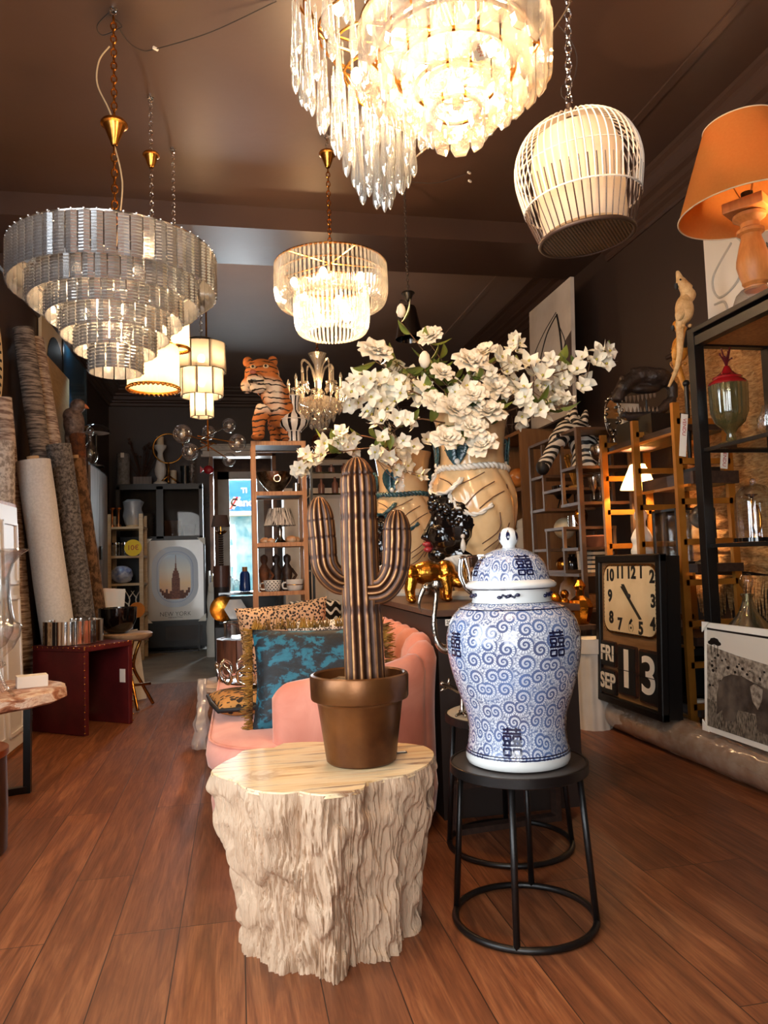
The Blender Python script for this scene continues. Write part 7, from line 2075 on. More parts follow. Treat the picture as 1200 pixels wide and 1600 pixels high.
# ================================================================ right wall
# woven fibre hanging with fringe
def fibre():
    m = NT('woven_fibre').set(Roughness=0.85)
    v = m.coord('Object', (1, 2.2, 9))
    f = m.noise(v, 9, 5, 0.7, 0.4)
    m.base(m.ramp(f, (0.34, C(172, 112, 58)), (0.5, C(220, 160, 94)), (0.66, C(242, 198, 134)))); m.bump(f, 1.0, 0.03)
    return m.mat
M['fibre'] = fibre()
t = thing('woven_hanging', 'large woven straw-coloured wall hanging with a fringed lower edge', 'wall hanging', (3.14, 3.6, 0))
wy = 1.22
b = MB()
b.grid(lambda u, v: (0.02 - 0.035 * abs(math.sin(v * 60 + 2 * noise.noise(Vector((u * 14, v * 30, 0))))) ** 1.5, -wy + 2 * wy * u, 1.0 + v * 1.62 - 0.05 * math.sin(u * 5)), 90, 110)
b.build('weave', M['fibre'], t, 2)
b = MB(); rr = random.Random(4)
for k in range(150):
    y = lerp(-wy, wy, k / 149)
    b.tube([(0.0, y, 1.0), (-0.02, y + rr.uniform(-.01, .01), 0.9), (-0.015, y + rr.uniform(-.02, .02), rr.uniform(0.68, 0.78))], [0.008, 0.007, 0.004], 4)
tag(b.build('fringe', M['fibre'], t, 2), kind='stuff')
MB().tube([(-0.0, -wy - 0.05, 2.6), (-0.0, wy + 0.05, 2.6)], 0.018, 8).build('rod', M['darkwood'], t)
# white relief picture high on the wall
t = thing('relief_picture', 'large white relief picture with looping lines behind the oak lamp', 'picture', (3.14, 3.5, 2.66))
MB().box((0, 0, 0.45), (0.05, 1.66, 0.9)).build('canvas', M['paper'], t, 0)
M['relief'] = pm('grey_relief', C(196, 190, 178), 0.7)
for pts in ([(0.78, 0.85), (0.6, 0.7), (0.4, 0.62)], [(0.55, 0.45), (0.75, 0.3), (0.7, 0.15), (0.5, 0.2), (0.45, 0.4), (0.55, 0.55), (0.3, 0.7)], [(0.75, 0.12), (0.65, 0.1), (0.62, 0.0)], [(0.1, 0.8), (-0.2, 0.5), (0.0, 0.2), (0.2, 0.4)]):
    MB().tube(spl([(-0.028, y, z) for y, z in pts], 8), 0.008, 5).build('relief_line', M['relief'], t, 2)
# black etagere
EX0, EX1, EY0, EY1, EZ = 2.5, 2.96, 1.9, 3.60, 2.36
t = thing('etagere', 'tall black steel display stand with glass shelves at the right edge', 'display stand', ((EX0 + EX1) / 2, (EY0 + EY1) / 2, 0))
ex, ey = (EX1 - EX0) / 2, (EY1 - EY0) / 2
for x in (-ex, ex):
    for y in (-ey, ey): MB().box((x, y, EZ / 2), (0.06, 0.06, EZ)).build('post', M['black'], t, 0, bevel=0.003)
MB().box((0, 0, EZ + 0.012), (ex * 2 + 0.06, ey * 2 + 0.06, 0.03)).build('top', M['black'], t, 0, bevel=0.004)
MB().box((0, 0, EZ - 0.055), (ex * 2 - 0.06, ey * 2 - 0.06, 0.02)).build('top_panel', M['wood'], t, 0)
b = MB()
for y in (-ey, ey): b.box((0, y, EZ - 0.05), (ex * 2 - 0.06, 0.05, 0.05))
for x in (-ex, ex): b.box((x, 0, EZ - 0.05), (0.05, ey * 2 - 0.06, 0.05))
b.build('top_rails', M['black'], t, 0)
el = (1.715, 1.195, 0.72)
M['smokeglass'] = glassy('shelf_glass', (0.62, 0.55, 0.48, 1), 0.15)
for z in el:
    o = MB().box((0, 0, z), (ex * 2 - 0.062, ey * 2 - 0.062, 0.008)).build('glass_shelf', M['smokeglass'], t, 0)
    b = MB()
    for y in (-ey, ey): b.box((0, y, z - 0.008), (ex * 2 - 0.06, 0.02, 0.018))
    for x in (-ex, ex): b.box((x, 0, z - 0.008), (0.02, ey * 2 - 0.06, 0.018))
    b.build('rail', M['black'], o, 0)
# oak table lamp on top
M['oaklamp'] = pm('turned_oak', C(206, 136, 74), 0.45, col2=C(186, 116, 58), vs=3, stretch=(12, 12, 1.5), bump=0.06, bs=10)
M['shadeor'] = cloth_lit('apricot_shade', C(232, 164, 90), 0.45, C(222, 150, 78), 80)
LX, LY = 2.60, 3.22
lz0 = EZ + 0.028
t = thing('table_lamp', 'big turned oak table lamp with an apricot shade on top of the black display stand', 'lamp', (LX, LY, lz0), rot=(0.0, -0.03, 0))
s = mpp(1165, 400, LY)
zl = lambda y: (470 - y) * s
MB().lathe([(0.001, 0), (32 * s, 0), (36 * s, 3 * s), (30 * s, 18 * s), (22 * s, 26 * s), (0.001, 26 * s)], 32, rip=lambda a, i: 1 + 0.02 * math.sin(a * 24)).build('glass_foot', M['warmcrystal'], t, 0.6)
MB().lathe([(0.001, zl(445)), (16 * s, zl(445)), (17 * s, zl(440)), (15 * s, zl(438)), (19 * s, zl(434)), (19 * s, zl(430)), (22 * s, zl(420)), (25 * s, zl(405)), (24 * s, zl(395)), (19 * s, zl(375)), (15 * s, zl(362)), (15 * s, zl(357)), (20 * s, zl(354)), (20 * s, zl(349)), (14 * s, zl(345)), (14 * s, zl(338)), (18 * s, zl(334)), (24 * s, zl(330)), (24 * s, zl(325)), (18 * s, zl(321)), (0.001, zl(321))], 40).build('turned_base', M['oaklamp'], t, 0.6)
MB().box((0, 0, zl(313)), (60 * s, 60 * s, 17 * s), 0.6).build('square_cap', M['oaklamp'], t, 0, bevel=0.006)
MB().cyl((0, 0, zl(304)), 9 * s, 16 * s, 16).build('socket', M['black'], t, 1)
zs0, zs1 = zl(318), zl(180)
ro, ri = 0.335, 0.18
MB().lathe([(ro, zs0), (ri, zs1), (ri - .006, zs1), (ro - 0.006, zs0)], 56).build('shade', M['shadeor'], t, 1)
for z_, r_ in ((zs0, ro), (zs1, ri)): MB().torus((0, 0, z_), r_, 0.004, 56, 5).build('shade_trim', M['cream'], t, 2)
b = MB()
for k in range(3): a = k * 2.1 + 0.4; b.tube([(8 * s * math.cos(a), 8 * s * math.sin(a), zl(300)), (ri * math.cos(a), ri * math.sin(a), zs1 - 0.01)], 0.003, 5)
b.build('shade_wires', M['chrome'], t)
MB().tube(spl([(18 * s, -10 * s, zl(440)), (36 * s, -20 * s, zl(418)), (50 * s, -18 * s, zl(430)), (60 * s, 0, 0.01)], 6), 0.005, 6).build('cord', M['chrome'], t)
MB().box((18 * s, -12 * s, zl(385)), (0.03, 0.004, 0.07), 0.7).build('label', M['ink'], t, 0)
# second, lit lamp just behind it
t = thing('table_lamp', 'lit cream lamp shade glowing at the right edge behind the oak lamp', 'lamp', (2.84, 3.02, lz0))
MB().lathe([(0.001, 0), (0.07, 0), (0.05, 0.03), (0.02, 0.06), (0.02, 0.2), (0.001, 0.2)], 20).build('base', M['brass'], t, 1)
MB().lathe([(0.14, 0.14), (0.09, 0.32)], 36).build('shade', cloth_lit('cream_shade', C(246, 226, 186), 0.6), t, 1)
MB().ball((0, 0, 0.22), 0.028, 8).build('bulb', M['bulb'], t)
add_light('bulb_light', 'POINT', (0, 0, 0.24), 12, WARM, 0.03, parent=t)
# lidded jar, cloche, decanter on the etagere
t = thing('lidded_jar', 'ribbed green glass jar with a red lid and coral finial on the upper glass shelf', 'jar', (2.61, 3.50, el[0] + 0.006))
s = mpp(1168, 600, 3.45)
MB().lathe([(0.001, 0), (21 * s, 0), (20 * s, 3 * s), (8 * s, 8 * s), (6 * s, 18 * s), (11 * s, 26 * s), (22 * s, 36 * s), (27 * s, 52 * s), (28 * s, 80 * s), (28 * s, 96 * s), (26 * s, 96 * s), (26 * s, 54 * s), (20 * s, 40 * s), (0.001, 34 * s)], 72, rip=lambda a, i: 1 + (0.03 * math.cos(a * 18) if i in (7, 8, 9) else 0)).build('vessel', glassy('olive_glass', (0.52, 0.46, 0.24, 1), 0.16, 0.3, 0.05, (0.34, 0.28, 0.10, 1)), t, 0.8)
lid = MB().lathe([(27 * s, 95 * s), (28.5 * s, 98 * s), (27 * s, 101 * s), (22 * s, 105 * s), (22 * s, 108 * s), (14 * s, 113 * s), (8 * s, 118 * s), (4 * s, 126 * s), (0.001, 127 * s)], 40).build('lid', pm('ruby_glass', C(150, 22, 26), 0.1, coat=0.7), t, 0.8)
b = MB(); rr = random.Random(8)
for i in range(11):
    a = i * 0.57; e = Vector((14 * s * math.cos(a) * rr.uniform(.5, 1), 5 * s * math.sin(a), (136 + rr.uniform(0, 20)) * s))
    b.tube(spl([(0, 0, 125 * s), (e.x * .3, e.y * .3, 134 * s), e], 3), [0.006, .006, .005, .005, .005, .004, .004], 5); b.ball(e, 0.006, 6)
b.build('coral_finial', pm('dark_red_coral', C(84, 14, 18), 0.3), lid, 1)
LT('green_glass', 'clear glass ball vase at the right edge beside the red-lidded jar', 'vase', 1200, 672, 3.2, [(0, 0), (8, 0), (14, 12), (15, 26), (8, 40), (6, 48), (5, 48), (12, 26), (0, 3)], M['glass'], z=el[0] + 0.006)
t = thing('glass_cloche', 'glass cloche with a small brass horn inside on the middle glass shelf', 'cloche', (2.66, 3.42, el[1] + 0.006))
s = mpp(1180, 800, 3.4)
MB().cyl((0, 0, 0), 33 * s, 6 * s, 36).build('base', M['blackgloss'], t, 0.6)
MB().lathe([(29 * s, 6 * s), (29 * s, 62 * s), (26 * s, 76 * s), (18 * s, 86 * s), (6 * s, 91 * s), (0.001, 91 * s)], 40).build('dome', M['glass'], t, 1)
MB().ball((0, 0, 95 * s), 5 * s, 10).build('knob', M['glass'], t, 1)
hn = thing('brass_horn', 'small brass horn standing inside the glass cloche', 'horn', (2.66, 3.42, el[1] + 0.006 + 6.2 * s))
b = MB(); P = spl([(-4 * s, 0, 60 * s), (-6 * s, 0, 40 * s), (-6 * s, 0, 18 * s), (0, 0, 8 * s), (8 * s, 0, 14 * s), (9 * s, 0, 36 * s), (4 * s, 0, 50 * s), (-1 * s, 0, 40 * s), (0, 0, 22 * s)], 5)
b.tube(P, 2.2 * s, 7); b.lathe([(2 * s, 0), (4 * s, 6 * s), (10 * s, 10 * s)], 16, (-4 * s, 0, 58 * s)); b.cyl((0, 0, 0), 8 * s, 2 * s, 12); b.tube([(0, 0, 1 * s), (0, 0, 9 * s)], 1.5 * s, 6)
b.build('horn', M['brass'], hn, 1)
t, s = LT('decanter', 'wide-based glass ship decanter with a round stopper on the low glass shelf', 'decanter', 1172, 1000, 3.36, [(0, 0), (34, 0), (36, 3), (32, 14), (20, 28), (10, 42), (7, 58), (10, 62), (10, 65), (6, 65), (6, 58), (17, 28), (30, 10), (0, 4)], glassy('decanter_glass', (0.8, 0.74, 0.5, 1), 0.2, 0.05, 0.04), z=el[2] + 0.006, n=32)
MB().lathe([(4 * s, 64 * s), (5 * s, 70 * s), (10 * s, 78 * s), (11 * s, 86 * s), (7 * s, 95 * s), (0.001, 97 * s)], 16).build('stopper', M['glass'], t, 0.5)
# two parrots on a black pole
t = thing('parrot_stand', 'slim black double pole stand carrying the two parrots', 'stand', (2.80, 4.05, 1.645))
z1 = onY(1066, 520, 4.05).z - 1.645
MB().box((0, 0, 0.012), (0.16, 0.14, 0.024)).lathe([(0.05, 0.024), (0.02, 0.06), (0.016, 0.1)], 14).build('foot', M['black'], t, 0.5)
MB().tube([(0.0, 0, 0.05), (0.0, 0, z1)], 0.014, 8).tube([(-0.06, 0.02, 0.06), (-0.055, 0.02, z1 * 0.62)], 0.014, 8).tube([(-0.06, 0.02, 0.06), (0, 0, 0.05)], 0.012, 8).ball((-0.055, 0.02, z1 * 0.64), 0.022, 8).build('poles', M['black'], t, 1)
MB().tube(spl([(0.0, 0, z1), (-0.05, -0.03, z1 + 0.01), (-0.08, -0.03, z1 - 0.1)], 5), 0.012, 6).tube([(-0.05, -0.03, z1 - 0.32), (0.02, 0, z1 - 0.28)], 0.01, 6).build('perch', M['black'], t, 1)
M['creamplume'] = pm('cream_plumage', C(226, 188, 132), 0.5, col2=C(196, 150, 92), vs=20, bump=0.5, bs=70)
M['goldplume'] = pm('golden_plumage', C(216, 146, 50), 0.45, col2=C(180, 108, 30), vs=16, bump=0.5, bs=70)
def parrot(label, x, y, Y, sc, mat, up, tail):
    s = mpp(x, y, Y) * sc
    o_ = onY(x, y, Y)
    t = thing('parrot_figure', label, 'parrot figure', o_, -0.25)
    b = MB()
    q = lambda dx, dy, dz=0.0: Vector((dx * s, dz * s, -dy * s))
    b.ball(q(9, -30), 15 * s, 14, (0.95, 0.9, 1.5)); b.ball(q(16, -52), 12 * s, 12); b.ball(q(7, -72), 9 * s, 12, (1, 0.95, 1.05)); b.tube([q(15, -60), q(8, -72)], [11 * s, 8 * s], 10); b.ball(q(2, -10), 9 * s, 10, (0.9, 0.8, 1.4))
    if up: b.tube(spl([q(5, -77), q(3, -86), q(1, -92)], 4), [6 * s, 6 * s, 5.5 * s, 5 * s, 4.5 * s, 4 * s, 3.5 * s, 3 * s, 2.5 * s], 8)
    b.build('body', mat, t, 2, remesh=0.007, sm=3)
    W_ = MB(); W_.ball(q(3, -30, -9), 12 * s, 12, (0.75, 0.3, 1.9), Matrix.Rotation(0.42, 3, 'Y')); W_.build('wing', mat, t, 2)
    tb = MB(); P = spl([q(1, -8), q(*tail[0]), q(*tail[1])], 6)
    tb.tube(P, [lerp(7, 2, i / (len(P) - 1)) * s for i in range(len(P))], 8, flat=0.45); tb.build('tail', mat, t, 2)
    MB().lathe([(4 * s, 0), (3.6 * s, -5 * s), (1 * s, -9 * s)], 10, q(-1, -71)).build('beak', M['ink'], t, 1)
    MB().ball(q(3, -75, -7.5), 1.6 * s, 8).build('eye', M['ink'], t, 1)
    b = MB()
    for dx in (4, 14): b.ball(q(dx, -2, -5), 4 * s, 8, (0.8, 1.2, 0.7))
    b.build('feet', mat, t, 1)
    return t
parrot('cream crested parrot figure perched on top beside the black display stand', 1062, 513, 3.98, 1.0, M['creamplume'], True, ((-4, 50), (-22, 92)))
parrot('golden parrot figure hanging below the cream parrot', 1056, 572, 4.12, 0.9, M['goldplume'], False, ((18, 50), (42, 70)))
# gold ladder shelf
M['goldpaint'] = pm('antique_gold_paint', C(196, 130, 50), 0.36, 0.6, C(172, 108, 38), 5)
GX0, GX1 = 2.63, 3.0
FY = (4.03, 4.50, 4.94)
t = thing('ladder_shelf', 'gold ladder-sided shelf unit with dark wooden shelves', 'shelf', ((GX0 + GX1) / 2, FY[1], 0))
gx = (GX1 - GX0) / 2
for k, Y in enumerate(FY):
    y = Y - FY[1]
    fr_ = MB()
    tops = (2.07, 2.05, 2.03)[k]
    fr_.bar((-gx, y, 0), (-gx, y, tops), 0.045, 0.03, (0, 1, 0)).bar((gx, y, 0), (gx - 0.03, y, tops), 0.045, 0.03, (0, 1, 0))
    for j in range(8):
        z = 0.24 + j * 0.245 + 0.0 * k
        if z < tops - 0.03: fr_.bar((-gx, y, z), (gx - 0.02, y, z), 0.03, 0.036)
    fr_.build('ladder_side', M['goldpaint'], t, 0)
for (y0, y1, z, th) in ((FY[0], FY[2], 1.925, 0.045), (FY[0] - 0.06, FY[1] + 0.02, 1.605, 0.075), (FY[1], FY[2], 1.13, 0.05), (FY[0] - 0.05, FY[1], 1.06, 0.05), (FY[0], FY[2], 0.62, 0.05), (FY[0], FY[2], 0.2, 0.05)):
    o = MB().box((0.02, (y0 + y1) / 2 - FY[1], z), (gx * 2 - 0.06, y1 - y0 + 0.02, th)).build('shelf_board', M['darkwood'], t, 0)
    MB().box((-gx + 0.03, (y0 + y1) / 2 - FY[1], z - th / 2 - 0.008), (0.02, y1 - y0, 0.016)).build('gold_edge', M['goldpaint'], o, 0)
# skull, mirror, prints on the top shelf
zt_ = 1.925 + 0.0235
BX('plinth', 'black display plinth under the dinosaur skull on the gold ladder shelf', 'plinth', (2.83, 4.62, zt_), (0.28, 0.46, 0.135), M['black'])
sk0 = Vector((2.80, 4.62, zt_ + 0.137))
t = thing('dinosaur_skull', 'dark brown open-jawed dinosaur skull on a black plinth', 'skull', sk0, -0.15)
s = mpp(1000, 620, 4.6)
q = lambda x, y, dy=0.0: Vector(((x - 1003) * s, dy, (655 - y) * s))
b = MB()
b.ball(q(1020, 588), 20 * s, 14, (1.3, 0.9, 0.75)); b.tube(spl([q(1035, 592), q(1000, 585), q(978, 595), q(962, 612), q(958, 626)], 5), [15 * s] * 7 + [13 * s] * 7 + [11 * s] * 6 + [8 * s], 10)
b.tube([q(1035, 590), q(1046, 605), q(1046, 622)], [10 * s, 9 * s, 8 * s], 10); b.ball(q(1000, 607), 13 * s, 10, (2.2, 0.8, 0.55)); b.ball(q(968, 590), 7 * s, 10); b.ball(q(985, 578), 6 * s, 10, (1, 1.6, 1))
b.tube(spl([q(1046, 622), q(1030, 638), q(1005, 648), q(975, 650), q(962, 645)], 5), [8 * s] * 8 + [7.5 * s] * 8 + [7 * s] * 5, 10)
b.tube(spl([q(1046, 622, .09), q(1030, 638, .09), q(1005, 648, .07), q(975, 650, .03)], 5), 6 * s, 8)
b.build('bone', pm('dark_fossil', C(58, 44, 38), 0.45, col2=C(34, 26, 22), vs=12, bump=0.8, bs=30), t, 2, remesh=0.008, sm=1)
b = MB()
for i in range(9):
    x = 962 + i * 6.5
    b.lathe([(2.4 * s, 0), (1.8 * s, -6 * s), (0.0004, -(12 - abs(i - 3)) * s)], 6, q(x, 620 - i * 0.6, -0.03)); b.lathe([(2.0 * s, 0), (1.5 * s, 4 * s), (0.0004, 9 * s)], 6, q(x + 3, 644, -0.03))
b.build('teeth', pm('dark_teeth', C(120, 100, 82), 0.4), t, 1)
MB().tube([q(1003, 655), q(1003, 612)], 0.008, 8).build('support_rod', M['black'], t)
for i, (px, Y, w_, h_) in enumerate(((1022, 4.66, 0.2, 0.24), (1030, 4.80, 0.16, 0.34))):
    t = thing('white_print', ('pale print leaning right behind the dinosaur skull', 'taller cream print standing furthest back behind the dinosaur skull')[i], 'picture', (2.86 + 0.05 * i, Y + 0.22, zt_), rot=(-0.05, 0, 0.1))
    MB().box((0, 0, h_ / 2), (w_, 0.02, h_)).build('print', M['paper'], t, 0)
mp_ = onY(952, 692, 5.02)
t = thing('bubble_mirror', 'oval table mirror framed by metal branches with silver balls', 'mirror', (2.74, 4.98, zt_ + 0.0), 0.2)
s = mpp(950, 650, 4.98)
b = MB(); b.torus((0, 0, 52 * s), 19 * s, 1.4 * s, 40, 6, Matrix.Rotation(PI / 2, 3, 'X') @ Matrix.Diagonal((0.75, 1.55, 1)))
b.torus((2 * s, 0, 45 * s), 22 * s, 1.0 * s, 36, 5, Matrix.Rotation(PI / 2, 3, 'X') @ Matrix.Diagonal((0.8, 1.45, 1))); b.tube([(0, 0, 0), (0, 0, 22 * s)], 2 * s, 8); b.cyl((0, 0, 0), 10 * s, 3 * s, 16)
b.build('frame', M['silver'], t, 2)
MB().lathe([(0.001, 0), (18.5 * s, 0.0005)], 36, (0, 0.004, 52 * s), Matrix.Rotation(PI / 2, 3, 'X') @ Matrix.Diagonal((0.75, 1.55, 1))).build('mirror_glass', M['chrome'], t, 1)
b = MB()
for i in range(20):
    a = i * 0.33 + 1.2; r_ = 1.0 + 0.16 * math.sin(i * 2.1)
    MB().ball((19 * s * 0.78 * r_ * math.cos(a), -0.015, 52 * s + 19 * s * 1.55 * r_ * math.sin(a)), 3.0 * s, 8).build('ball', M['silver'], t, 2)

# inside the ladder shelf: lit lamp, white bust, lantern, globe
t = thing('table_lamp', 'small lit lamp with a golden cone shade glowing inside the ladder shelf', 'lamp', (2.80, 4.78, 1.156))
s = mpp(1000, 780, 4.78)
zl = lambda y: max(0.0, (onY(1000, y, 4.78).z - 1.156))
MB().lathe([(0.001, 0), (14 * s, 0), (14 * s, 3 * s), (4 * s, 6 * s), (3 * s, zl(770)), (0.001, zl(770))], 18).build('base', M['brass'], t, 1)
MB().lathe([(28 * s, zl(764)), (11 * s, zl(726))], 36).build('shade', cloth_lit('gold_shade', C(240, 206, 130), 0.6), t, 1)
MB().ball((0, 0, zl(752)), 0.022, 8).build('bulb', M['bulb'], t)
add_light('bulb_light', 'POINT', (0, 0, zl(748)), 17, WARM, 0.03, parent=t)
t = thing('white_bust', 'white carved figure bust standing under the lit lamp in the ladder shelf', 'sculpture', (2.71, 4.62, 1.156))
b = MB(); s = mpp(1000, 820, 4.62)
b.lathe([(0.001, 0), (17 * s, 0), (18 * s, 6 * s), (14 * s, 14 * s), (17 * s, 24 * s), (13 * s, 34 * s), (7 * s, 44 * s), (7 * s, 50 * s), (0.001, 52 * s)], 24); b.ball((0, 0, 60 * s), 11 * s, 14, (0.9, 1, 1.15)); b.ball((0, 0, 72 * s), 6 * s, 10); b.ball((-9 * s, -3 * s, 58 * s), 2.4 * s, 8)
b.build('bust', M['paper'], t, 2, remesh=0.006, sm=2)
t = thing('glass_lantern', 'black-edged glass lantern box on the ladder shelf', 'lantern', (2.80, 4.27, 1.086))
b = MB()
hx_, hy_, hz_ = 0.13, 0.13, 0.34
for x in (-hx_, hx_):
    for y in (-hy_, hy_): b.bar((x, y, 0), (x, y, hz_), 0.014)
    for z in (0.007, hz_): b.bar((x, -hy_, z), (x, hy_, z), 0.014)
for y in (-hy_, hy_):
    for z in (0.007, hz_): b.bar((-hx_, y, z), (hx_, y, z), 0.014)
b.build('frame', M['black'], t, 0)
b = MB()
for x in (-hx_, hx_): b.box((x, 0, hz_ / 2), (0.003, hy_ * 2, hz_))
for y in (-hy_, hy_): b.box((0, y, hz_ / 2), (hx_ * 2, 0.003, hz_))
b.build('panes', M['glass'], t, 0)
p = onY(1073, 808, 3.97)
t = thing('black_globe', 'small black and silver globe on a stand in front of the woven hanging', 'globe', (2.73, 3.97, 1.086))
s = mpp(1073, 808, 3.97)
gz = p.z - 1.086
MB().ball((0, 0, gz), 19 * s, 22).build('globe', pm('black_silver_map', C(22, 20, 20), 0.25, 0.2, C(150, 140, 128), 4.5, coat=0.3), t, 2)
MB().lathe([(0.001, 0), (15 * s, 0), (14 * s, 3 * s), (4 * s, 8 * s), (3 * s, gz - 18 * s)], 16).build('stand', M['black'], t, 1)
for i, (x, y, Y, w_, h_) in enumerate(((1068, 680, 3.99, 0.045, 0.26), (1130, 718, 4.0, 0.05, 0.13))):
    p = onY(x, y, Y)
    t = thing('sale_tag', ('long white paper sale tag hanging beside the parrot pole', 'white paper sale tag standing on the dark plank right of the black post')[i], 'tag', (p.x, p.y, 1.66 if i else p.z), rot=(0, 0.12, 0))
    MB().box((0, 0, h_ / 2 if i else 0), (w_, 0.002, h_)).build('card', M['paper'], t, 0)
    text('lettering', 'VENDU', 0.032, M['red'], t, (0, -0.003, h_ / 2 if i else 0.05), (PI / 2, PI / 2, 0), 0.0003)
# black low cabinet behind the clock
t = thing('low_cabinet', 'black low cabinet standing inside the foot of the ladder shelf behind the clock', 'cabinet', (2.83, 4.5, 0.226)); MB().box((0, 0, 0.17), (0.26, 0.7, 0.34)).build('body', M['blackgloss'], t, 0)
LT('white_pot', 'small white lidded pot between the clock and the ladder shelf', 'pot', 1064, 1052, 3.75, [(0, 0), (9, 0), (10, 12), (0, 13)], M['paper'], z=0.226)[0].location = (2.72, 4.09, 0.226)

# ---- bronze lattice shelf
M['bronzebar'] = pm('bronze_metal', C(124, 96, 74), 0.4, 0.5, C(98, 74, 56), 5)
BXF, BXB = 2.5, 2.92
A_ = lambda x, y: onX(x, y, BXF)
p0, p1 = A_(829, 699), A_(902, 670)
BZ = (p0.z + p1.z) / 2
t = thing('lattice_shelf', 'bronze metal shelf with an irregular lattice of compartments', 'shelf', (BXF, (p0.y + p1.y) / 2, 0))
o_ = t.location
L_ = lambda x, y: A_(x, y) - o_
for yy in (p0.y, p1.y):
    for xx in (BXF, BXB): MB().box((xx - BXF, yy - o_.y, BZ / 2), (0.035, 0.035, BZ)).build('post', M['bronzebar'], t, 0)
b = MB()
for (x0, y0, x1, y1) in ((847, 696, 853, 797), (877, 681, 881, 792), (855.5, 829, 858.7, 891.5), (882, 825, 884, 894)):
    a, c_ = L_(x0, y0), L_(x1, y1); yy = (a.y + c_.y) / 2
    [MB().bar((q_, yy, a.z), (q_, yy, c_.z), 0.025).build('upright', M['bronzebar'], t, 0) for q_ in (0, BXB - BXF)]
hor = ((829, 699, 902, 670), (831, 750, 850, 745), (832, 801, 853, 796), (851, 770.6, 879, 764), (879, 736.6, 901, 730), (880, 791, 905.5, 786.6), (854.5, 829, 882, 825), (836, 862, 855.5, 858.5), (882, 860, 905, 856.5), (856.5, 893.6, 886, 893), (838, 897, 907, 899), (840, 948, 910, 952), (842, 1010, 914, 1026))
hz = []
for (x0, y0, x1, y1) in hor:
    a, c_ = L_(x0, y0), L_(x1, y1); z = (a.z + c_.z) / 2
    b = MB().box(((BXB - BXF) / 2, (a.y + c_.y) / 2, z), (BXB - BXF + 0.03, abs(a.y - c_.y) + 0.02, 0.022)); b.build('shelf_board', M['bronzebar'], t, 0); hz.append((min(a.y, c_.y) + o_.y, max(a.y, c_.y) + o_.y, z + 0.0115))
def onshelf(k, f=0.5): return Vector((BXF + 0.2, lerp(hz[k][0], hz[k][1], f), hz[k][2]))
# zebra bust
def zebra_mat():
    m = NT('zebra_stripes').set(Roughness=0.45)
    v = m.coord('Object', rot=(0, 0.5, 0))
    w1 = m.n('ShaderNodeTexWave', i_Scale=9.0, i_Distortion=3.2, i_Detail=1.0); w1.bands_direction = 'DIAGONAL'; w1.inputs['Detail Scale'].default_value = 1.0; m.l(v, w1.inputs[0])
    m.base(m.mix(m.ramp(w1.outputs[1], (0.48, 0.0), (0.54, 1.0)), C(236, 226, 212), C(20, 16, 15)))
    return m.mat
M['zebra'] = zebra_mat()
zp = onY(935, 760, 5.3)
t = thing('zebra_bust', 'black and white zebra head and neck sculpture behind the bronze lattice shelf', 'sculpture', (2.74, 5.45, hz[4][2]))
Yz = 5.4
q = lambda x, y, dy=0.0: onY(x, y, Yz + dy) - t.location
s = mpp(890, 700, Yz)
b = MB()
b.tube(spl([q(915, 738), q(916, 710), q(905, 680), q(890, 664)], 5), [24 * s] * 5 + [22 * s] * 5 + [18 * s] * 5 + [14 * s], 12)
b.tube(spl([q(890, 668), q(876, 682), q(862, 705), q(851, 728)], 5), [17 * s] * 4 + [15 * s] * 4 + [11 * s] * 4 + [10 * s] * 4, 12)
b.ball(q(849, 727), 11 * s, 12, (0.9, 1, 1.2))
for x, y in ((897, 645), (914, 650)): b.tube([q(x - 2, y + 14, -0.02), q(x, y, -0.02), q(x + 2, y - 10, -0.02)], [6 * s, 6.5 * s, 2 * s], 10)
b.build('head_and_neck', M['zebra'], t, 2, remesh=0.01, sm=3)
MB().ball(q(848, 730), 11.4 * s, 14, (0.9, 1, 1.1)).build('muzzle', M['ink'], t, 2)
MB().ball(q(872, 681, -0.075), 3.2 * s, 8).build('eye', M['blackgloss'], t, 1)
b = MB()
for i in range(15):
    u = i / 14; x, y = lerp(886, 935, u), lerp(652, 700, u * u * 0.75 + .25 * u) - 2
    b.tube([q(x, y + 6), q(x + 4, y - 7)], [4.5 * s, 2 * s], 6)
b.build('mane', M['zebra'], t, 1)
# goods on the lattice shelf
M['goldmatt'] = pm('gold_coral', C(206, 148, 62), 0.4, 0.6, C(160, 104, 36), 14)
p = onshelf(1, 0.3); 
t = thing('coral_figurine', 'gold coral figurine in the upper middle of the bronze lattice shelf', 'figurine', onshelf(3, 0.5))
b = MB(); rr = random.Random(6)
for i in range(20):
    e = Vector((rr.uniform(-.07, .07), rr.uniform(-.1, .1), rr.uniform(0.12, 0.3))); b.tube(spl([(0, 0, 0.02), e * 0.5, e], 3), [0.016, .015, .014, .013, .012, .011, .008], 6); b.ball(e, 0.02, 6)
b.cyl((0, 0, 0), 0.06, 0.03, 12); b.build('coral', M['goldmatt'], t, 1)
t = thing('tripod_bowl', 'dark bowl on three thin legs in the lattice shelf', 'bowl', onshelf(2, 0.05))
t.location = (BXF + 0.18, hz[2][0] + 0.05, hz[2][2])
b = MB(); b.lathe([(0.001, 0.07), (0.05, 0.08), (0.085, 0.13), (0.09, 0.19), (0.08, 0.19), (0.05, 0.1), (0.001, 0.09)], 20)
for a in (0, 2.1, 4.2): b.tube([(0.03 * math.cos(a), 0.03 * math.sin(a), 0.08), (0.06 * math.cos(a), 0.06 * math.sin(a), 0)], 0.006, 6)
b.build('bowl', M['blackgloss'], t, 1)
p = onY(863, 826, 5.85); s = mpp(863, 826, 5.85)
t = thing('desk_globe', 'pale ivory globe on a silver stand in the lattice shelf', 'globe', (2.72, 5.85, hz[7][2]))
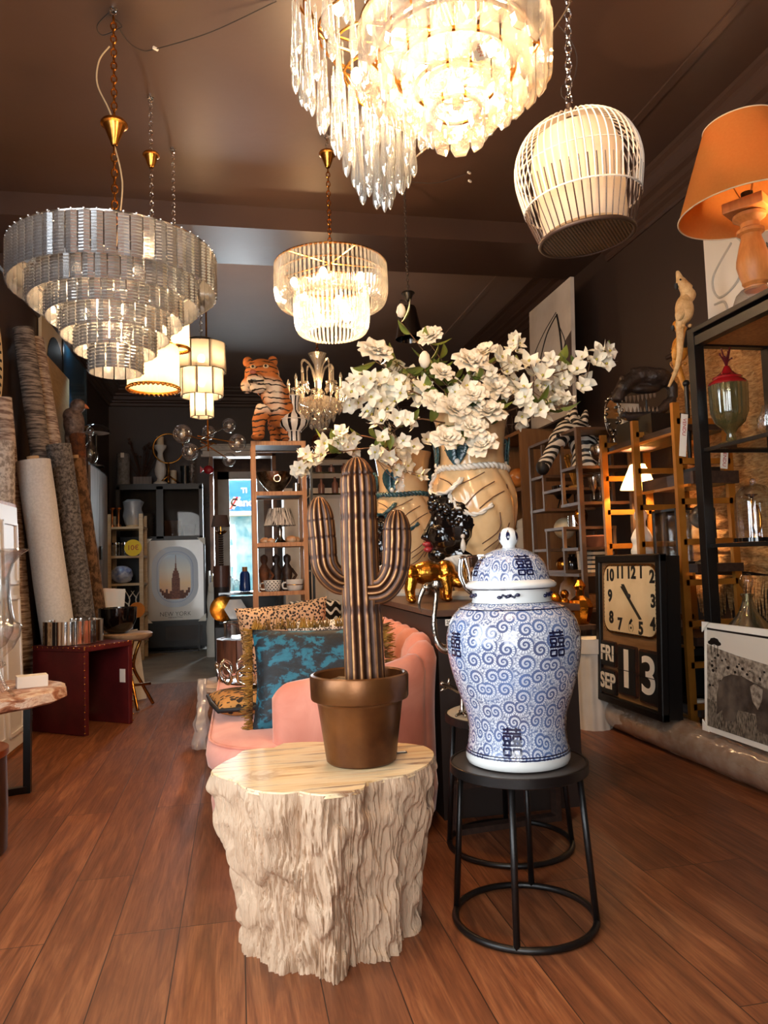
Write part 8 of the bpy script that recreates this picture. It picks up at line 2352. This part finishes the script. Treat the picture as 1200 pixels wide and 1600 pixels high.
gz = p.z - hz[7][2]
MB().ball((0, 0, gz), 17 * s, 20).build('globe', pm('ivory_map', C(232, 212, 176), 0.4, col2=C(206, 176, 130), vs=7), t, 2)
MB().lathe([(0.001, 0), (9 * s, 0), (8 * s, 2 * s), (2 * s, 5 * s), (2 * s, max(6 * s, gz - 16 * s))], 14).build('stand', M['chrome'], t, 1)
M['goldface'] = M['gold']
for i, (nm, lab, k, f, prof, m) in enumerate((
    ('golden_bust', 'small golden bust ornament in the middle of the lattice shelf', 6, 0.35, [(0, 0), (.03, 0), (.03, .02), (.045, .05), (.055, .09), (.045, .13), (.02, .15), (0, .155)], 'gold'),
    ('silver_cube', 'small silver cube box beside the golden bust', 6, 0.7, [(0, 0), (.055, 0), (.055, .1), (0, .1)], 'chrome'),
    ('white_candle_pot', 'white candle pot with a wooden lid low in the lattice shelf', 9, 0.3, [(0, 0), (.05, 0), (.055, .12), (.055, .125), (.058, .126), (.058, .145), (0, .146)], 'white'),
    ('gold_ball', 'shiny gold ball at the low left of the lattice shelf', 10, 0.86, [(0, 0)] + [(.065 * math.sin(PI * j / 10), .065 - .065 * math.cos(PI * j / 10)) for j in range(1, 10)] + [(0, .13)], 'gold'),
    ('dark_vase', 'dark round vase beside the gold ball', 10, 0.66, [(0, 0), (.05, .01), (.07, .06), (.05, .11), (.025, .13), (.03, .15), (0, .15)], 'blackgloss'),
    ('silver_goblet', 'silver goblet in the upper right compartment of the lattice shelf', 5, 0.55, [(0, 0), (.035, 0), (.03, .01), (.008, .03), (.008, .09), (.035, .12), (.04, .2), (.036, .2), (0, .12)], 'silver'),
    ('glass_goblet', 'clear glass goblet beside the silver goblet', 5, 0.2, [(0, 0), (.035, 0), (.03, .01), (.006, .03), (.006, .1), (.035, .13), (.04, .21), (.036, .21), (0, .13)], 'glass'),
    ('amber_jar', 'amber glass jar on the low shelf of the lattice unit', 11, 0.75, [(0, 0), (.07, 0), (.09, .08), (.07, .17), (.04, .2), (.04, .24), (0, .24)], 'amber'),
    ('brown_bowl', 'wide brown wooden bowl at the right on the low shelf of the lattice unit', 11, 0.2, [(0, 0), (.08, 0), (.16, .1), (.15, .1), (.07, .02), (0, .02)], 'wood'),
    ('bark_bowl', 'rough dark bowl in the right middle of the lattice shelf', 8, 0.5, [(0, 0), (.06, 0), (.11, .08), (.1, .09), (.05, .02), (0, .02)], 'mahog'),
    ('silver_sphere', 'pitted silver sphere on a foot at the lattice shelf\'s right end', 4, 0.1, [(0, 0), (.04, 0), (.012, .03), (.05, .06), (.075, .11), (.06, .16), (0, .18)], 'silver'))):
    t = thing(nm, lab, nm.split('_')[-1], onshelf(k, f))
    MB().lathe([(max(1e-4, r), z) for r, z in prof], 24).build('body', M[m], t, 0.8)
for i in range(5):
    p = onshelf(9, 0.5); 
    t = thing('black_book', f"{('bottom','second','third','fourth','top')[i]} of the five black books stacked low in the lattice shelf", 'book', (BXF + 0.2, p1.y + 0.17, hz[10][2] + i * 0.033), 0.05 * i, 'black books in the lattice shelf')
    MB().box((0, 0, 0.016), (0.2, 0.15, 0.031)).build('cover', M['ink'], t, 0); MB().box((-0.004, -0.002, 0.016), (0.196, 0.148, 0.022)).build('pages', M['cream'], t, 0)
# gold skull and faceted vase, on a small dark table; fluted plinth
t = thing('low_table', 'small dark table with golden ornaments in front of the lattice shelf', 'table', (2.28, 5.05, 0))
MB().box((0, 0, 0.66), (0.34, 0.5, 0.03)).build('top', M['darkwood'], t, 0)
for x in (-0.14, 0.14):
    for y in (-0.22, 0.22): MB().box((x, y, 0.322), (0.03, 0.03, 0.645)).build('leg', M['black'], t, 0)
tz = 0.676
t = thing('gold_skull', 'shiny golden skull ornament on the small dark table right of the blue jar', 'skull ornament', (2.245, 5.12, tz), -0.5)
b = MB(); b.ball((0, 0, 0.15), 0.09, 14, (0.9, 1.1, 0.95)); b.ball((0, -0.06, 0.09), 0.06, 12, (0.85, 0.8, 0.9)); b.box((0, -0.07, 0.035), (0.07, 0.06, 0.06)); b.build('skull', M['gold'], t, 2, remesh=0.008, sm=2)
b = MB()
for x in (-0.032, 0.032): b.ball((x, -0.088, 0.125), 0.02, 8)
b.build('eye_sockets', M['ink'], t, 1)
t = thing('gold_vase', 'golden faceted vase with a narrow neck beside the golden skull', 'vase', (2.38, 4.92, tz))
MB().lathe([(0.001, 0), (0.05, 0), (0.075, 0.07), (0.09, 0.12), (0.07, 0.17), (0.03, 0.2), (0.03, 0.24), (0.045, 0.27), (0.02, 0.31), (0.001, 0.32)], 9).build('body', M['gold'], t, 0)
t = thing('gold_figure', 'small golden seated figure at the foot of the golden vase', 'figurine', (2.41, 5.15, 0.50)); t.location = (2.40, 5.22, tz)
b = MB(); b.ball((0, 0, 0.05), 0.06, 10, (1.2, 1, 0.8)); b.ball((0, 0, 0.12), 0.045, 10, (1, .9, 1.2)); b.ball((0, 0, 0.2), 0.035, 10); b.build('figure', M['gold'], t, 2, remesh=0.008, sm=1)
t = thing('fluted_plinth', 'white fluted plinth standing on the floor between jar and clock', 'plinth', (2.53, 5.0, 0)); t.location = (2.34, 4.72, 0)
MB().lathe([(0.001, 0), (0.115, 0), (0.115, 0.5), (0.13, 0.505), (0.13, 0.60), (0.001, 0.60)], 96, rip=lambda a, i: 1 + (0.03 * math.cos(a * 12) if i in (1, 2) else 0)).build('column', M['white'], t, 0.5)
# ---- far bookcase and canvas
KX0, KX1, KY0, KY1, KZ = 2.66, 3.18, 6.6, 8.4, 2.39
t = thing('bookcase', 'tall brown bookcase with open niches against the right wall', 'bookcase', ((KX0 + KX1) / 2, (KY0 + KY1) / 2, 0))
M['brownpanel'] = pm('brown_oak_panel', C(150, 108, 70), 0.45, col2=C(128, 90, 58), vs=3, stretch=(8, 8, 0.8))
kx, ky = (KX1 - KX0) / 2, (KY1 - KY0) / 2
for y in (-ky + 0.02, 0.0, ky - 0.02): MB().box((0, y, KZ / 2), (kx * 2, 0.04, KZ)).build('side_panel', M['brownpanel'], t, 0)
MB().box((kx - 0.01, 0, KZ / 2), (0.02, ky * 2 - 0.06, KZ)).build('back_panel', M['darkwood'], t, 0)
kl = (KZ - 0.02, 1.82, 1.12, 0.6, 0.1)
for z in kl: MB().box((0, 0, z), (kx * 2 - 0.01, ky * 2 - 0.05, 0.035)).build('shelf_board', M['brownpanel'], t, 0)
zk = lambda k: kl[k] + 0.0185
t = thing('orange_ball', 'polished orange stone ball in the upper niche of the bookcase', 'ball', (2.78, 7.0, zk(1) + 0.0)); s = mpp(803, 713, 7)
MB().ball((0, 0, 0.125), 0.10, 18).build('ball', pm('orange_stone', C(206, 120, 52), 0.15, col2=C(226, 160, 90), vs=6, coat=0.5), t, 2); MB().torus((0, 0, 0.012), 0.05, 0.013, 20, 6).build('ring_base', M['darkwood'], t, 2)
t = thing('white_jar', 'tall white lidded porcelain jar in the bookcase', 'jar', (2.78, 6.86, zk(2))); s = mpp(812, 800, 6.8)
MB().lathe([(0.001, 0), (15 * s, 0), (16 * s, 6 * s), (17 * s, 40 * s), (16 * s, 46 * s), (14 * s, 50 * s), (15 * s, 52 * s), (13 * s, 62 * s), (5 * s, 66 * s), (4 * s, 68 * s), (5 * s, 71 * s), (0.001, 74 * s)], 24).build('jar', M['china'], t, 0.8)
for i in range(5):
    cc = (C(150, 42, 36), C(170, 60, 44), C(120, 34, 32), C(206, 190, 168), C(90, 60, 44))[i]
    t = thing('book', f"{('dark red','bright red','deep red','cream','brown')[i]} book standing in the low niche of the bookcase", 'book', (2.76, 6.72 + 0.05 * i, zk(3)), 0, 'books in the bookcase')
    MB().box((0.04, 0, 0.13), (0.16, 0.036, 0.26 - 0.012 * i)).build('cover', pm('book_cover', cc, 0.5), t, 0)
t = thing('white_swan', 'small white bird ornament on top of the bookcase', 'ornament', (2.74, 6.76, KZ + 0.0))
b = MB(); b.ball((0, 0, 0.05), 0.06, 12, (1, 1.6, 0.75)); b.tube(spl([(0, -0.07, 0.07), (0, -0.1, 0.13), (0, -0.08, 0.19), (0, -0.12, 0.2)], 4), 0.016, 8); b.build('bird', M['china'], t, 2, remesh=0.007, sm=2)
t = thing('wire_basket', 'brown wire ball ornament beside the white bird on the bookcase', 'ornament', (2.74, 7.0, KZ + 0.0))
b = MB()
for k in range(5): b.torus((0, 0, 0.1), 0.1, 0.006, 24, 5, Matrix.Rotation(k * PI / 5, 3, 'Z') @ Matrix.Rotation(PI / 2, 3, 'X'))
b.torus((0, 0, 0.1), 0.1, 0.006, 24, 5); b.build('wires', M['cagewire'], t, 2)
t = thing('abstract_canvas', 'large grey and black abstract canvas standing on the bookcase', 'picture', (2.86, 6.28 + 0.4, KZ + 0.0), rot=(0, 0.03, 0))
a, c_ = onX(824, 485, 2.86), onX(888, 436, 2.86)
ch = (a.z + c_.z) / 2 - KZ; cw_ = a.y - c_.y; cyc = (a.y + c_.y) / 2
t.location.y = cyc
pn = pm('grey_wash', C(206, 198, 188), 0.7, col2=C(182, 172, 162), vs=2.2)
MB().box((0, 0, ch / 2), (0.035, cw_, ch)).build('canvas', pn, t, 0)
F_ = Matrix(((0, 0, -1), (-1, 0, 0), (0, 1, 0)))
MB().prism([(cw_ * .2, ch * .08), (cw_ * .5, ch * .04), (cw_ * .5, ch * .60), (cw_ * .38, ch * .56), (cw_ * .26, ch * .46), (cw_ * .24, ch * .3)], 0, 0.002, F_, (-0.018, 0, 0)).build('dark_field', pm('dark_wash', C(66, 54, 50), 0.7, col2=C(86, 72, 66), vs=4), t, 0)
for pts, r_ in (([(-.42, .1), (-.40, .5), (-.36, .62), (-.1, .74), (.18, .82)], .005), ([(-.28, .3), (-.24, .5), (-.05, .7), (.2, .8)], .008), ([(.2, .8), (.26, .66), (.3, .5)], .014), ([(.22, .72), (.36, .56), (.38, .4), (.36, .2)], .006)):
    MB().tube(spl([(-0.02, -u * cw_, v * ch) for u, v in pts], 6), r_, 5, flat=0.5).build('ink_stroke', M['ink'], t, 2)

# ---- calendar clock, rug roll, elephant picture at the front
RX_ = 2.475
t = thing('rug_roll', 'long rug roll in crinkled clear plastic lying along the floor on the right', 'rug roll', (RX_, 3.45, 0))
R_ = 0.105
M['peach'] = pm('peach_rug', C(206, 166, 136), 0.85, col2=C(232, 206, 182), vs=14, bump=0.4, bs=60)
b = MB(); b.tube([(0, -1.75 + k * 0.13, R_) for k in range(25)], R_, 26, rip=lambda k, a, i: (1 + 0.02 * math.sin(i * 1.9 + a * 2), 0)); b.build('rug', M['peach'], t, 1)
M['film'] = glassy('plastic_film', (0.93, 0.9, 0.86, 1), 0.16, 0.10, 0.12, (0.9, 0.86, 0.8, 1), bump=1.0, bs=16, stretch=(1, 0.4, 1))
b = MB()
b.grid(lambda u, v: ((R_ + 0.006 + 0.008 * abs(noise.noise(Vector((math.cos(2 * PI * u) * 2, v * 16, math.sin(2 * PI * u) * 2))))) * math.cos(2 * PI * u), -1.80 + 3.24 * v, R_ + 0.001 + (R_ - 0.001 + 0.012 * abs(noise.noise(Vector((math.cos(2 * PI * u) * 2, v * 16, math.sin(2 * PI * u) * 2)))) * (1 if math.sin(2 * PI * u) > -0.6 else 0)) * math.sin(2 * PI * u)), 30, 110, cu=True)
b.build('plastic_sleeve', M['film'], t, 0.5)
bl, br_, tl, tr_ = onX(928, 1101, 2.33), onX(1028, 1134, 2.33), onX(930.7, 880, 2.33), onX(1033, 872, 2.33)
cy_ = (bl.y + br_.y + tl.y + tr_.y) / 4; cwid = ((bl.y - br_.y) + (tl.y - tr_.y)) / 2
cz0 = 0.205; chh = (tl.z + tr_.z) / 2 - (bl.z + br_.z) / 2
t = thing('calendar_clock', 'large black-framed calendar clock showing FRI 13 SEP on the floor', 'clock', (2.345, cy_, cz0), rot=(0, 0.04, 0))
hw = cwid / 2
MB().box((0.06, 0, chh / 2), (0.10, cwid - 0.02, chh - 0.02)).build('case', M['black'], t, 0)
b = MB()
for z in (0.025, chh - 0.025): b.box((0, 0, z), (0.05, cwid, 0.05))
for y in (-hw + 0.025, hw - 0.025): b.box((0, y, chh / 2), (0.05, 0.05, chh))
b.build('frame', M['black'], t, 0, bevel=0.008)
M['bronzeplate'] = pm('brushed_bronze', C(176, 134, 88), 0.32, 0.4, C(150, 108, 68), 3, stretch=(1, 1, 10))
MB().box((0.012, 0, chh / 2), (0.02, cwid - 0.08, chh - 0.08)).build('plate', M['bronzeplate'], t, 0)
YZ = Matrix(((0, 0, -1), (-1, 0, 0), (0, 1, 0)))      # faces -X: local x runs towards the camera
# dial: x' = right in the picture = -Y
dx0, dx1, dz0, dz1 = -0.40 * cwid, 0.455 * cwid, chh * 0.475, chh * 0.94
dcx, dcz = 0.03 * cwid, (dz0 + dz1) / 2
dw, dh = dx1 - dx0 - 0.02, dz1 - dz0
MB().prism(rrp(dw, dh, 0.09), 0, 0.012, YZ, (0.002, -dcx, dcz)).build('dial_rim', M['brass'], t, 0.5)
b = MB().prism(rrp(dw - 0.03, dh - 0.03, 0.08), 0, 0.004, YZ, (-0.0105, -dcx, dcz)); b.m = 1
for k in range(60):
    a = 2 * PI * k / 60; c__, s__ = math.cos(a), math.sin(a); m_ = max(abs(c__), abs(s__))
    b.box((-0.0155, -(dcx + 0.475 * dw * c__ / m_), dcz + 0.475 * dh * s__ / m_), (0.002, 0.006, 0.006))
b.build('dial', [pm('aged_dial', C(232, 208, 166), 0.4, col2=C(214, 186, 140), vs=4), M['ink']], t, 0)
RF = (PI / 2, 0, -PI / 2)
num = {10: (-.36, .33), 11: (-.15, .37), 12: (.06, .37), 1: (.24, .38), 2: (.43, .32), 3: (.44, .0), 4: (.43, -.3), 5: (.22, -.38), 6: (.04, -.36), 7: (-.17, -.36), 8: (-.34, -.28), 9: (-.36, .03)}
for n_, (u, v) in num.items(): text('numeral', str(n_), dh * 0.235, M['ink'], t, (-0.0155, -(dcx + u * dw * 0.98), dcz + v * dh), RF, 0.001, sx=1.05, bold=0.004)
hd_ = Vector((-0.02, -(dcx + 0.02 * dw), dcz + 0.05 * dh))
MB().bar(hd_ + Vector((0, 0.12 * dw, 0.13 * dh)), hd_ + Vector((0, -0.21 * dw, -0.30 * dh)), 0.004, 0.022, (1, 0, 0)).build('minute_hand', M['ink'], t, 0)
MB().bar(hd_, hd_ + Vector((0, 0.10 * dw, 0.16 * dh)), 0.004, 0.026, (1, 0, 0)).ball(hd_, 0.016, 8).build('hour_hand', M['ink'], t, 0)
def flap(u0, u1, v0, v1, body, size, sx, m='paper'):
    w_, h_ = (u1 - u0) * cwid, (v1 - v0) * chh
    cx_, cz_ = (u0 + u1) / 2 * cwid, (v0 + v1) / 2 * chh
    o = MB().prism(rrp(w_, h_, 0.02), 0, 0.014, YZ, (0.002, -cx_, cz_)).build('flap_window', M['rust'], t, 0.5)
    for s__ in (-1, 1):
        MB().box((-0.014, -cx_, cz_ + s__ * h_ * 0.235), (0.006, w_ * 0.86, h_ * 0.44)).build('flap', M['ink'], o, 0)
    text('numeral' if body.isdigit() else 'lettering', body, size, M[m], o, (-0.0185, -cx_, cz_), RF, 0.001, sx=sx, bold=0.004)
    MB().box((-0.0195, -cx_, cz_), (0.003, w_ * 0.95, h_ * 0.014)).build('hinge', M['ink'], o, 0)
M['rust'] = pm('rusted_tin', C(74, 40, 24), 0.5, col2=C(30, 18, 14), vs=10)
flap(-0.45, -0.19, 0.245, 0.415, 'FRI', 0.135, 1.0)
flap(-0.45, -0.19, 0.06, 0.225, 'SEP', 0.135, 1.0)
flap(-0.16, 0.13, 0.085, 0.41, '1', 0.33, 1.35)
flap(0.165, 0.455, 0.075, 0.405, '3', 0.31, 1.2)
# elephant photograph
tl, bl, tr_ = onX(1105, 986, 2.40), onX(1097, 1145, 2.40), onX(1200, 1000, 2.40)
eh = 0.56; ew = 0.9
t = thing('elephant_picture', 'black and white photograph of an elephant in savanna standing on the rug roll', 'picture', (2.385, (tl.y + bl.y) / 2 - ew / 2, 0.225), rot=(0, 0.06, 0))
MB().box((0.012, 0, eh / 2), (0.024, ew, eh)).build('board', M['paper'], t, 0)
U = lambda u, v: (u * ew - ew / 2, v * eh)
def pic(nm, pts, mat, x): return MB().prism([U(u, v) for u, v in pts], 0, 0.001, YZ, (x, 0, 0)).build(nm, mat, t, 0)
ph_sky = pm('pale_sky_ink', C(222, 212, 196), 0.3, coat=0.2); ph_hill = pm('hill_ink', C(176, 162, 144), 0.35, col2=C(96, 82, 70), vs=38)
ph_grass = pm('grass_ink', C(150, 136, 118), 0.35, col2=C(64, 54, 46), vs=60, stretch=(1, 2.4, 0.7)); ph_el = pm('elephant_ink', C(58, 48, 42), 0.35, col2=C(112, 98, 86), vs=7); ph_dk = pm('dark_ink', C(26, 20, 18), 0.4)
pic('sky', [(.03, .05), (.97, .05), (.97, .93), (.03, .95)], ph_sky, -0.001)
pic('black_edge', [(.03, .935), (.97, .915), (.97, .935), (.1, .95), (.03, .955)], ph_dk, -0.0015)
pic('hills', [(.03, .05), (.97, .05), (.97, .62), (.6, .70), (.3, .74), (.1, .78), (.03, .80)], ph_hill, -0.002)
pic('grass', [(.03, .05), (.97, .05), (.97, .22), (.5, .26), (.03, .30)], ph_grass, -0.003)
el_ = [(.12, .18), (.12, .36), (.14, .46), (.18, .53), (.25, .57), (.34, .57), (.42, .54), (.50, .52), (.56, .50), (.62, .44), (.66, .34), (.68, .2), (.655, .12), (.63, .12), (.62, .26), (.58, .32), (.55, .14), (.46, .14), (.44, .28), (.3, .27), (.27, .16), (.18, .15), (.17, .24)]
pic('elephant', el_, ph_el, -0.004)
pic('elephant_ear', [(.40, .50), (.44, .53), (.50, .50), (.49, .40), (.46, .32), (.42, .38)], ph_hill, -0.005)
b = MB(); rr = random.Random(12)
for i in range(46):
    u, v = rr.uniform(.05, .95), rr.uniform(.32, .72); c0 = U(u, v); r_ = rr.uniform(.003, .009)
    b.prism([(c0[0] + r_ * 1.3 * math.cos(a), c0[1] + r_ * math.sin(a)) for a in (0, 1, 2, 3, 4, 5)], 0, 0.0008, YZ, (-0.0035, 0, 0))
for (u, v, r_) in ((.10, .84, .028), (.07, .82, .02), (.13, .82, .02), (.62, .74, .014), (.9, .72, .016)):
    c0 = U(u, v); b.prism([(c0[0] + r_ * 1.4 * math.cos(a), c0[1] + r_ * .6 * math.sin(a)) for a in (0, .8, 1.6, 2.4, 3.2, 4, 4.8, 5.6)], 0, 0.0008, YZ, (-0.0035, 0, 0)); c1 = U(u, v - .1); b.prism([(c1[0] - .002, c1[1]), (c1[0] + .002, c1[1]), (c0[0] + .002, c0[1]), (c0[0] - .002, c0[1])], 0, 0.0008, YZ, (-0.0035, 0, 0))
b.build('trees', ph_dk, t, 0)
for (u, v, pts) in ((0, 1, [(0, 0), (0.055, 0), (0, -0.055)]), (0, 0, [(0, 0), (0, 0.055), (0.055, 0)])):
    MB().prism([(U(u, v)[0] - 0.004 + x, U(u, v)[1] + z + (0.004 if v else -0.0)) for x, z in (pts if v else [pts[0], pts[2], pts[1]])], 0, 0.006, YZ, (-0.0065, 0, 0)).build('corner_protector', M['paper'], t, 0)
